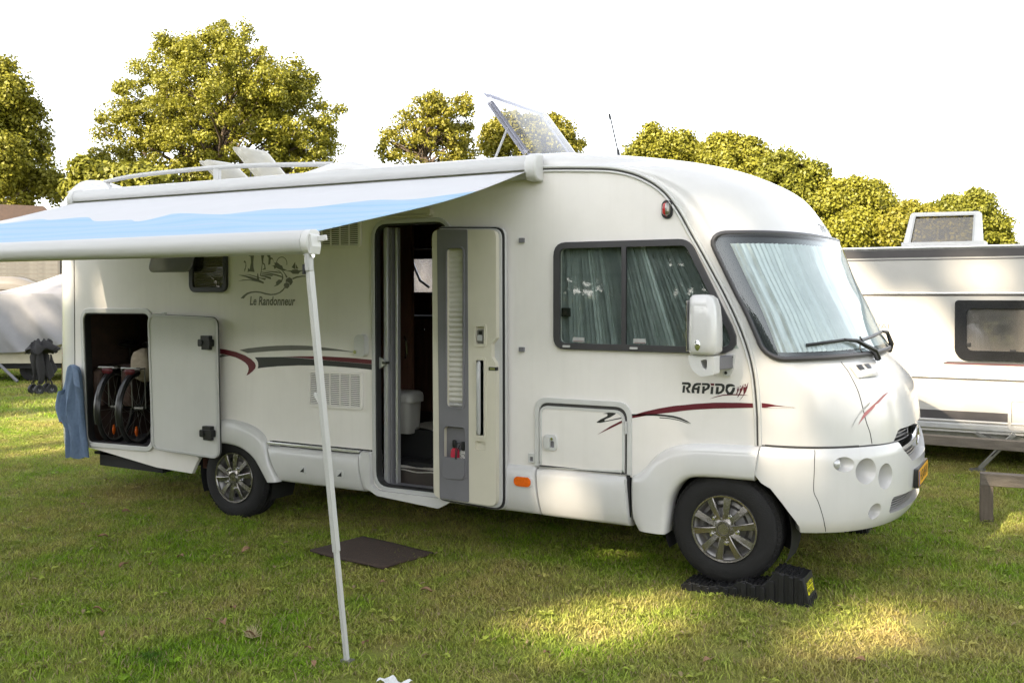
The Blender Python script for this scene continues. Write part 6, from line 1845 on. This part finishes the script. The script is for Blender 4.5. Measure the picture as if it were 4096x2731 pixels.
def scatter(name, pts, collection, label):
    me = bpy.data.meshes.new(name)
    me.from_pydata(pts, [], [])
    o = bpy.data.objects.new(name, me); col.objects.link(o)
    tag(o, label, 'grass', None, 'stuff')
    ng = bpy.data.node_groups.new(name, 'GeometryNodeTree')
    ng.interface.new_socket('Geometry', in_out='INPUT', socket_type='NodeSocketGeometry')
    ng.interface.new_socket('Geometry', in_out='OUTPUT', socket_type='NodeSocketGeometry')
    gi = ng.nodes.new('NodeGroupInput'); go = ng.nodes.new('NodeGroupOutput')
    mp_ = ng.nodes.new('GeometryNodeMeshToPoints')
    ip = ng.nodes.new('GeometryNodeInstanceOnPoints')
    ci = ng.nodes.new('GeometryNodeCollectionInfo'); ci.inputs['Collection'].default_value = collection
    ci.inputs['Separate Children'].default_value = True; ci.inputs['Reset Children'].default_value = True
    ip.inputs['Pick Instance'].default_value = True
    ri = ng.nodes.new('FunctionNodeRandomValue'); ri.data_type = 'INT'
    ri.inputs['Min'].default_value = 0; ri.inputs['Max'].default_value = 100
    ri.inputs['Seed'].default_value = 3
    rv = ng.nodes.new('FunctionNodeRandomValue'); rv.data_type = 'FLOAT'
    rv.inputs[2].default_value = 0; rv.inputs[3].default_value = 6.283
    cx = ng.nodes.new('ShaderNodeCombineXYZ')
    rs = ng.nodes.new('FunctionNodeRandomValue'); rs.data_type = 'FLOAT'; rs.inputs[2].default_value = .75; rs.inputs[3].default_value = 1.25; rs.inputs['Seed'].default_value = 9
    cs = ng.nodes.new('ShaderNodeCombineXYZ'); cs.inputs[0].default_value = 1.12; cs.inputs[1].default_value = 1.12
    L = ng.links.new
    L(gi.outputs[0], mp_.inputs[0]); L(mp_.outputs[0], ip.inputs['Points']); L(ci.outputs[0], ip.inputs['Instance'])
    L(ri.outputs[2], ip.inputs['Instance Index']); L(rv.outputs[1], cx.inputs['Z']); L(cx.outputs[0], ip.inputs['Rotation'])
    L(rs.outputs[1], cs.inputs['Z']); L(cs.outputs[0], ip.inputs['Scale'])
    L(ip.outputs[0], go.inputs[0])
    md = o.modifiers.new('scatter', 'NODES'); md.node_group = ng
    return o
near, far = [], []
pr = random.Random(21)
def blocked(x, y):
    # no grass through the mat, the tyre contact and the ramps
    c = Vector((x, y))
    return False
D = 3.6
while D < 15:
    s_ = .50
    wid = D * .58 + 2.6
    k = -wid
    while k < wid:
        p = CAM + rt * (k + pr.uniform(-.08, .08)) + fw * (D + pr.uniform(-.08, .08))
        if not blocked(p.x, p.y):
            near.append((p.x, p.y, 0))
        k += s_
    D += s_
while D < 46:
    s_ = .95 if D < 30 else 1.25
    wid = D * .62 + 4
    k = -wid
    while k < wid:
        p = CAM + rt * (k + pr.uniform(-.2, .2)) + fw * (D + pr.uniform(-.2, .2))
        far.append((p.x, p.y, 0)); k += s_
    D += s_
mat_c = Vector((-.95, -.42))
near = [p for p in near if (Vector((p[0], p[1])) - mat_c).length > .0]
scatter('grass', near, src, 'short mown grass with dry patches around the motorhome')
scatter('distant_grass', far, srcf, 'mown grass of the meadow beyond the motorhome')

# ------------------------------------------------------------------ trees
def leaf_mat(name, c1, c2, c3, transl=.3):
    m = bpy.data.materials.new(name); m.use_nodes = True
    nt = m.node_tree; b = nt.nodes['Principled BSDF']; b.inputs['Roughness'].default_value = .5; b.inputs['Specular IOR Level'].default_value = .35
    gi = nt.nodes.new('ShaderNodeNewGeometry')
    r = nt.nodes.new('ShaderNodeValToRGB'); e = r.color_ramp.elements
    e[0].position = 0; e[0].color = (*c1, 1); e[1].position = 1; e[1].color = (*c3, 1)
    k = e.new(.5); k.color = (*c2, 1); k = e.new(.86); k.color = (*[x * 1.15 for x in c2], 1)
    nz = nt.nodes.new('ShaderNodeTexNoise'); nz.inputs['Scale'].default_value = .55; nz.inputs['Detail'].default_value = 3
    nt.links.new(gi.outputs['Position'], nz.inputs[0])
    ad = nt.nodes.new('ShaderNodeMath'); ad.operation = 'MULTIPLY_ADD'; ad.inputs[1].default_value = .34
    nt.links.new(gi.outputs['Random Per Island'], ad.inputs[0])
    sb = nt.nodes.new('ShaderNodeMath'); sb.operation = 'MULTIPLY'; sb.inputs[1].default_value = .8
    nt.links.new(nz.outputs['Fac'], sb.inputs[0])
    sc_ = nt.nodes.new('ShaderNodeMath'); sc_.operation = 'SUBTRACT'; sc_.inputs[1].default_value = .04
    nt.links.new(sb.outputs[0], sc_.inputs[0]); nt.links.new(sc_.outputs[0], ad.inputs[2])
    nt.links.new(ad.outputs[0], r.inputs[0])
    nt.links.new(r.outputs[0], b.inputs['Base Color'])
    tr = nt.nodes.new('ShaderNodeBsdfTranslucent'); nt.links.new(r.outputs[0], tr.inputs[0])
    ms = nt.nodes.new('ShaderNodeMixShader'); ms.inputs[0].default_value = transl
    nt.links.new(b.outputs[0], ms.inputs[1]); nt.links.new(tr.outputs[0], ms.inputs[2])
    nt.links.new(ms.outputs[0], nt.nodes['Material Output'].inputs['Surface'])
    MATS[name] = m
leaf_mat('leaf_maple', (.092, .105, .013), (.225, .217, .024), (.37, .30, .034))
leaf_mat('leaf_dark', (.082, .10, .013), (.19, .19, .022), (.32, .27, .030))
leaf_mat('leaf_gold', (.12, .13, .016), (.225, .205, .024), (.34, .255, .032))
leaf_mat('leaf_shade', (.05, .065, .012), (.08, .095, .014), (.11, .11, .016))

def leaves_mesh(name, centers, radii, per, size, rng, m, flat=.75, keep=None):
    """leaf quads scattered in clumps around twig ends"""
    P, Nn = [], []
    for (c, r_) in zip(centers, radii):
        n = max(8, int(per * rng.uniform(.7, 1.3)))
        d = rng.normal(0, 1, (n, 3)); d /= np.linalg.norm(d, axis=1)[:, None]
        rad = r_ * rng.random(n) ** .45
        q = d * rad[:, None]; q[:, 2] *= flat
        P.append(c + q); Nn.append(d)
    P = np.concatenate(P); Nn = np.concatenate(Nn)
    if keep is not None:
        k = keep(P); P = P[k]; Nn = Nn[k]
    n = len(P)
    nr = Nn * .95 + rng.normal(0, .55, (n, 3)) + np.array([0, 0, .40]); nr /= np.linalg.norm(nr, axis=1)[:, None]
    t = np.cross(nr, rng.normal(0, 1, (n, 3))); t /= np.linalg.norm(t, axis=1)[:, None]
    s = np.cross(nr, t)
    L = size * rng.uniform(.65, 1.35, n)[:, None]; Wd = L * .62
    V = np.stack([P - t * L * .5, P + s * Wd * .5 + nr * L * .08, P + t * L * .5 - nr * L * .12, P - s * Wd * .5 + nr * L * .08], 1)
    me = bpy.data.meshes.new(name)
    me.vertices.add(n * 4); me.vertices.foreach_set('co', V.reshape(-1))
    me.loops.add(n * 4); me.loops.foreach_set('vertex_index', np.arange(n * 4, dtype=np.int32))
    me.polygons.add(n); me.polygons.foreach_set('loop_start', np.arange(n, dtype=np.int32) * 4)
    me.update(calc_edges=True)
    me.materials.append(MATS[m])
    return me

def tree(label, base, lobes, group, nclump, per, lsize, m, seed, clump_r=.75, limb=34, trunk_r=None, keep=None, shell=.62, name='tree'):
    """lobes: (centre, radius) spheres that make up the crown"""
    rng = np.random.default_rng(seed)
    root = empty(name, base, label, 'tree', group)
    cs = np.array([l[0] for l in lobes]); rs = np.array([l[1] for l in lobes])
    w = rs ** 2; w = w / w.sum()
    cen = []
    tries = 0
    while len(cen) < nclump and tries < nclump * 40:
        tries += 1
        i = rng.choice(len(lobes), p=w)
        d = rng.normal(0, 1, 3); d /= np.linalg.norm(d)
        rr_ = rs[i] * (shell + (1.04 - shell) * rng.random() ** .6) if rng.random() < .82 else rs[i] * rng.random() ** .5
        q = cs[i] + d * rr_
        # keep it on the outside of the union more often than inside
        inside = (np.linalg.norm(cs - q, axis=1) / rs).min()
        if inside < .5 and rng.random() < .6: continue
        if q[2] < 1.2: continue
        cen.append(q)
    cen = np.array(cen)
    rad = clump_r * rng.uniform(.6, 1.25, len(cen))
    me = leaves_mesh('crown', cen, rad, per, lsize, rng, m, keep=keep)
    o = bpy.data.objects.new('crown', me); col.objects.link(o); o.parent = root
    o.matrix_parent_inverse = WM[root.name].inverted(); WM[o.name] = Matrix.Identity(4)
    # trunk and limbs
    b0 = Vector(base); top = Vector(cs[rs.argmax()])
    zt = cs[:, 2].max()
    H = zt
    tr_ = trunk_r or max(.12, H * .028)
    mb = MB()
    rnd = random.Random(seed)
    axis = [b0 + Vector((0, 0, -.2))]
    mid = Vector((cs[:, 0].mean(), cs[:, 1].mean(), 0))
    n_ = 8
    for k in range(1, n_ + 1):
        t = k / n_
        p = b0.lerp(Vector((mid.x, mid.y, 0)), min(1, t * .8)); p.z = H * .92 * t
        p += Vector((rnd.uniform(-1, 1), rnd.uniform(-1, 1), 0)) * H * .012 * k ** .5
        axis.append(p)
    mb.tube(axis, [tr_ * 1.25] + [tr_ * (1 - .88 * (k / n_) ** .8) for k in range(1, n_ + 1)], 9)
    pick = rng.choice(len(cen), min(limb, len(cen)), replace=False)
    for i in pick:
        e = Vector(cen[i])
        hd = math.hypot(e.x - mid.x, e.y - mid.y)
        z0 = max(H * .16, min(H * .8, e.z - hd * rnd.uniform(.5, .95)))
        t = z0 / (H * .92) * n_
        k = min(int(t), n_ - 1)
        s0 = axis[k].lerp(axis[k + 1], t - k)
        r0 = tr_ * (1 - .85 * (z0 / H)) * .45
        c1 = s0.lerp(e, .35) + Vector((rnd.uniform(-.3, .3), rnd.uniform(-.3, .3), hd * .10))
        c2 = s0.lerp(e, .72) + Vector((rnd.uniform(-.3, .3), rnd.uniform(-.3, .3), hd * .08))
        mb.tube([s0, c1, c2, e], [r0, r0 * .7, r0 * .42, r0 * .16], 6)
        for q in range(2):
            j = rng.integers(0, len(cen)); f_ = Vector(cen[j])
            if (f_ - c2).length < 2.6:
                mb.tube([c2, c2.lerp(f_, .5) + Vector((0, 0, .15)), f_], [r0 * .35, r0 * .22, r0 * .08], 5)
    mb.build('trunk', 'bark', root, smooth=60)
    return root

F_ = 2239.0
def lobes_from(Z, items, spread=1.0, seed=0):
    """crown lobes measured in the photograph, set at their distance with their own depth"""
    rnd = random.Random(seed)
    out = []
    for x, y, r_ in items:
        dz = rnd.uniform(-.55, .55) * r_ / F_ * Z * spread
        p = at((x - 1176) / F_, Z + dz)
        out.append((np.array((p.x, p.y, 1.96 + (675 - y) / F_ * (Z + dz))), r_ / F_ * Z * 1.02))
    small = []
    for c_, r_ in out:
        for k in range(3):
            d = np.array([rnd.gauss(0, 1), rnd.gauss(0, 1), rnd.gauss(.25, 1)]); d /= np.linalg.norm(d)
            small.append((c_ + d * r_ * rnd.uniform(.78, 1.0), r_ * rnd.uniform(.28, .46)))
    return [(c_, r_ * .94) for c_, r_ in out] + small
def base_at(x, Z):
    p = at((x - 1176) / F_, Z); return (p.x, p.y, 0)

tree('broad maple cut off by the left edge', base_at(-20, 40),
     lobes_from(40, [(0, 225, 75), (35, 300, 75), (70, 385, 62), (20, 420, 90), (-60, 250, 110), (105, 420, 40), (-5, 165, 32), (-70, 400, 110)], seed=1),
     'trees beyond the meadow', 620, 115, .155, 'leaf_maple', 101, .52)
tree('largest tree, a broad round golden green maple behind the awning', base_at(520, 45),
     lobes_from(45, [(500, 150, 82), (420, 175, 85), (600, 190, 85), (480, 260, 130), (650, 265, 95), (350, 240, 82), (305, 310, 82), (690, 300, 82), (560, 340, 130), (420, 350, 110), (265, 375, 55), (765, 255, 28), (690, 370, 72), (470, 102, 28), (560, 115, 28), (395, 112, 30), (225, 400, 36), (520, 98, 18), (748, 340, 30)], seed=2),
     'trees beyond the meadow', 860, 135, .14, 'leaf_maple', 102, .50, limb=110)
tree('loose airy tree with bare limbs showing, left of the raised skylight', base_at(985, 52),
     lobes_from(52, [(990, 285, 62), (935, 310, 45), (1040, 268, 45), (1060, 330, 40), (965, 255, 34), (1000, 350, 70), (900, 345, 28)], seed=3),
     'trees beyond the meadow', 210, 70, .17, 'leaf_gold', 103, .46, limb=110, shell=.72)
tree('golden tree seen through the clear skylight', base_at(1230, 56),
     lobes_from(56, [(1140, 318, 40), (1200, 305, 46), (1270, 308, 46), (1315, 325, 30), (1180, 360, 60), (1250, 292, 28), (1270, 360, 55)], seed=4),
     'trees beyond the meadow', 360, 80, .18, 'leaf_gold', 104, .50, limb=60)
tree('small rounded tree rising just right of the aerial', base_at(1530, 60),
     lobes_from(60, [(1510, 332, 32), (1560, 348, 38), (1478, 338, 22), (1530, 395, 70), (1590, 370, 36)], seed=5),
     'trees beyond the meadow', 430, 90, .20, 'leaf_maple', 105, .60)
tree('tall bushy tree over the cab roof dome', base_at(1690, 58),
     lobes_from(58, [(1690, 342, 32), (1645, 362, 36), (1735, 372, 42), (1700, 425, 80), (1780, 400, 40)], seed=6),
     'trees beyond the meadow', 560, 95, .20, 'leaf_maple', 106, .60)
tree('dense dark tree sloping down behind the cab front', base_at(1830, 52),
     lobes_from(52, [(1795, 378, 36), (1845, 412, 44), (1830, 455, 70), (1780, 430, 50), (1890, 455, 32), (1900, 520, 55), (1920, 580, 50)], seed=7),
     'trees beyond the meadow', 620, 95, .18, 'leaf_dark', 107, .56)
tree('bright green tree between the cab and the caravan skylight', base_at(1980, 50),
     lobes_from(50, [(1960, 448, 38), (2008, 448, 32), (1990, 490, 54), (1930, 470, 48), (2025, 485, 20), (1955, 550, 60), (2030, 560, 45)], seed=8),
     'trees beyond the meadow', 560, 95, .18, 'leaf_maple', 108, .52)
tree('yellowing bush left of the caravan skylight', base_at(2085, 47),
     lobes_from(47, [(2085, 500, 28), (2065, 535, 38), (2130, 515, 30), (2100, 560, 45), (2160, 545, 35)], seed=9),
     'trees beyond the meadow', 320, 90, .17, 'leaf_gold', 109, .48)
tree('round topped dark tree behind the caravan skylight', base_at(2210, 55),
     lobes_from(55, [(2190, 482, 36), (2250, 484, 36), (2150, 505, 36), (2290, 520, 24), (2210, 530, 66), (2285, 555, 36)], seed=10),
     'trees beyond the meadow', 500, 95, .19, 'leaf_dark', 110, .56)
tree('dark bushy tree low behind the roof, just right of the aerial', base_at(1620, 66),
     lobes_from(66, [(1600, 372, 34), (1570, 395, 45), (1640, 400, 50), (1480, 380, 40), (1450, 355, 12)], seed=13),
     'trees beyond the meadow', 420, 85, .22, 'leaf_dark', 113, .7)
tree('dark shrubby tree low between the cab front and the bright green tree', base_at(1890, 60),
     lobes_from(60, [(1890, 470, 38), (1925, 500, 50), (1870, 440, 30), (2040, 500, 40), (2080, 530, 50)], seed=14),
     'trees beyond the meadow', 420, 85, .20, 'leaf_dark', 114, .65)
tree('low dark shrubby tree under the big maple by the roof rail', base_at(230, 38),
     lobes_from(38, [(205, 412, 32), (250, 425, 38), (180, 440, 26), (300, 430, 36), (360, 430, 34)], seed=11),
     'trees beyond the meadow', 170, 70, .22, 'leaf_dark', 111, .55)
tree('yellow green bush in front of the far house roof', base_at(25, 44),
     lobes_from(44, [(20, 500, 22), (-10, 520, 35), (60, 520, 26), (100, 530, 26)], seed=12),
     'trees beyond the meadow', 130, 70, .22, 'leaf_gold', 112, .5)

# trees behind the photographer, which throw the shade and the dapples of sun
SPOTS = [((1.315, -.915, .03), .26), ((1.08, -1.06, .03), .18), ((1.55, -.76, .03), .20), ((.84, -1.2, .03), .08),
         ((2.41, -.30, .03), .20), ((2.62, -.22, .03), .16),
         ((-9.0, 2.2, .03), .6), ((-9.9, 2.9, .03), .6), ((-8.3, 2.0, .03), .5), ((-8.9, 3.0, .03), .5), ((-7.6, 1.2, .03), .4), ((-10.6, 3.4, 0), .6),
         ((-5.08, .1, 2.05), .06), ((-4.38, 0, 1.95), .0), ((-4.2, 0, 1.78), -.05), ((1.55, 0, 2.46), .02), ((1.7, .1, 2.2), -.04), ((.46, -.05, .49), .0), ((1.15, -.05, .85), .0), ((.75, 0, 1.05), -.05),
         ((1.9, .2, 1.2), .0), ((2.25, .5, 1.2), .03), ((2.0, .2, .75), .02), ((2.4, .6, .5), .0), ((2.6, .9, 1.25), .10), ((.9, 0, 2.55), -.04), ((-3.35, -.09, 1.2), -.06),
         ((-4.3, 5.0, 2.2), .0), ((-4.0, 5.0, 2.0), .0),
         ((1.6, 5.69, 1.55), .34), ((1.9, 5.69, 1.35), .30), ((2.3, 5.69, 1.15), .28), ((2.7, 5.69, 1.05), .26), ((3.2, 5.69, .95), .26), ((3.6, 5.69, 1.5), .3), ((2.2, 5.69, 1.7), .1),
         ((1.25, 5.69, 2.2), .12), ((2.55, 5.69, 2.2), .03), ((2.9, 5.69, 2.15), .06),
         ((-16.0, 7.6, 1.4), .0), ((-16.4, 7.3, 1.3), .0), ((-17.4, 6.9, 1.7), -.04), ((-14, 3, 0), .6), ((-12, 5.5, 0), .6), ((4.5, 2.0, 0), .2), ((5.5, 4, 0), .2), ((3.4, 3.6, 0), .0)]
SPOTS = [(p, r_ + (.045 if -5.2 < p[0] < 2.8 and -.2 < p[1] < 1.1 and p[2] > .3 else .02)) for p, r_ in SPOTS]
sp_p = np.array([s[0] for s in SPOTS]); sp_r = np.array([s[1] for s in SPOTS]); ld = np.array(LDIR)
def keep_fn(P):
    ok = np.ones(len(P), bool)
    for p, r_ in zip(sp_p, sp_r):
        v = P - p
        along = v @ -ld
        perp = np.linalg.norm(v + np.outer(along, ld), axis=1)
        ok &= ~(perp < r_ + .19)
    return ok
sh_r = random.Random(31)
for k in range(9):
    x = -37 + 5.0 * k
    y = -34.0 + sh_r.uniform(-1.2, 1.2)
    h = 26.0 + sh_r.uniform(-.8, .8)
    lob = []
    for q in range(7):
        a = 2 * math.pi * q / 7
        lob.append((np.array((x + 1.7 * math.cos(a), y + 1.2 * math.sin(a), h - 3.0 + sh_r.uniform(-1, .6))), 2.5))
    for q in range(6):
        a = 2 * math.pi * q / 6 + .3
        lob.append((np.array((x + 1.9 * math.cos(a), y + 1.3 * math.sin(a), h - 6.2 + sh_r.uniform(-.5, .5))), 2.7))
    for q in range(6):
        a = 2 * math.pi * q / 6 + .8
        lob.append((np.array((x + 1.9 * math.cos(a), y + 1.3 * math.sin(a), h - 9.6 + sh_r.uniform(-.5, .5))), 2.7))
    lob.append((np.array((x, y, h - 1.6)), 1.7))
    tree('shade tree in the row behind the photographer', (x, y, 0), lob, 'shade trees behind the photographer', 520, 80, .48, 'leaf_shade', 300 + k, 1.0, limb=14, keep=keep_fn, name='shade_tree')

# unseen hedge added behind the photographer, darkening reflections and ambient light
hr = np.random.default_rng(77)
n_h = 4800
hc = np.stack([hr.uniform(-55, 32, n_h), hr.normal(-27, .8, n_h), hr.uniform(.3, 7.0, n_h)], 1)
hme = leaves_mesh('hedge', hc, np.full(n_h, .85), 24, .40, hr, 'leaf_shade')
ho_ = bpy.data.objects.new('hedge', hme); col.objects.link(ho_)
tag(ho_, 'tall leafy hedge added unseen behind the photographer to darken reflections', 'hedge')

hr3 = np.random.default_rng(91)
tu = hr3.uniform(-1.0, 1.0, 2600); tz = hr3.normal(74, 2.0, 2600)
TL = np.array([(*at(float(u_) , float(z_))[:2], float(h_)) for u_, z_, h_ in zip(tu, tz, hr3.uniform(.3, 5.2, 2600))])
tl = bpy.data.objects.new('treeline', leaves_mesh('treeline', TL, np.full(2600, 1.3), 22, .55, hr3, 'leaf_dark'))
col.objects.link(tl)
tag(tl, 'low wooded edge closing the meadow far behind the motorhome', 'treeline', None, 'stuff')
h2 = bpy.data.objects.new('hedge', leaves_mesh('hedge', SHADE_HEDGE, np.full(900, .40), 26, .16, hr2, 'leaf_shade'))
col.objects.link(h2)
tag(h2, 'low dark hedge added behind the caravan to block light beneath its floor', 'hedge')

# ------------------------------------------------------------------ small things on the grass
lf = random.Random(8)
LEAF = [(-.478, -2.179), (-.047, -2.19), (-.907, -1.886), (-.857, -2.126), (-.762, -2.099), (-2.275, -1.571), (-2.131, -1.465), (-2.101, -1.216), (-4.268, -.4), (-3.674, -.409), (-1.22, -2.577), (-1.594, -2.315), (-1.812, -.851), (-.423, -1.007), (-.064, -1.021), (1.112, -1.615), (.175, -1.969), (.122, -2.341), (-3.1, -1.1), (-5.1, .5), (1.9, -1.3), (2.6, -.9)]
def leaf_obj(x, y, first=[None]):
    if first[0] is None:
        rows = []
        for i in range(7):
            t = i / 6
            w_ = .022 * math.sin(math.pi * (t * .92 + .04)) ** .7
            rows.append([(-.035 + .07 * t, w_ * s_, .010 * s_ * s_ + .012 * math.sin(4 * t)) for s_ in (-1, -.5, 0, .5, 1)])
        m_ = MB().loft(rows)
        m_.tube([(.035, 0, .0), (.06, .004, .006)], .0015, 4)
        first[0] = m_.mesh('fallen_leaf', 'dry_leaf', 60)
    o = bpy.data.objects.new('fallen_leaf', first[0]); col.objects.link(o)
    o.location = (x, y, .040); o.rotation_euler = (lf.uniform(-.4, .4), lf.uniform(-.4, .4), lf.uniform(0, 6.28))
    s_ = lf.uniform(.55, 1.05); o.scale = (s_, s_, s_)
    tag(o, 'curled dry brown leaf lying on the grass', 'leaf', 'fallen leaves on the grass')
for x, y in LEAF: leaf_obj(x, y)
mb = MB()
for k in range(70):
    a = lf.uniform(0, 6.28); l_ = lf.uniform(.03, .08); t_ = lf.uniform(.2, 1.2)
    p0 = Vector((-.478 + lf.uniform(-.02, .02), -2.16 + lf.uniform(-.02, .02), .02))
    p1 = p0 + Vector((math.cos(a) * l_ * math.sin(t_), math.sin(a) * l_ * math.sin(t_), l_ * math.cos(t_)))
    mb.tube([p0, p1], [.0022, .0008], 4)
tag(mb.build('dry_tuft', 'dry_straw'), 'pale tuft of dead straw standing in the foreground lawn', 'tuft')
rows = [[(.56 + .16 * i / 8, -2.385 + .08 * j / 5 + .01 * math.sin(i), .045 + .012 * math.sin(i * 1.3 + j)) for j in range(6)] for i in range(9)]
tag(MB().loft(rows).build('paper_scrap', 'paper_scrap', smooth=20), 'white scrap of paper at the bottom edge of the lawn', 'paper')
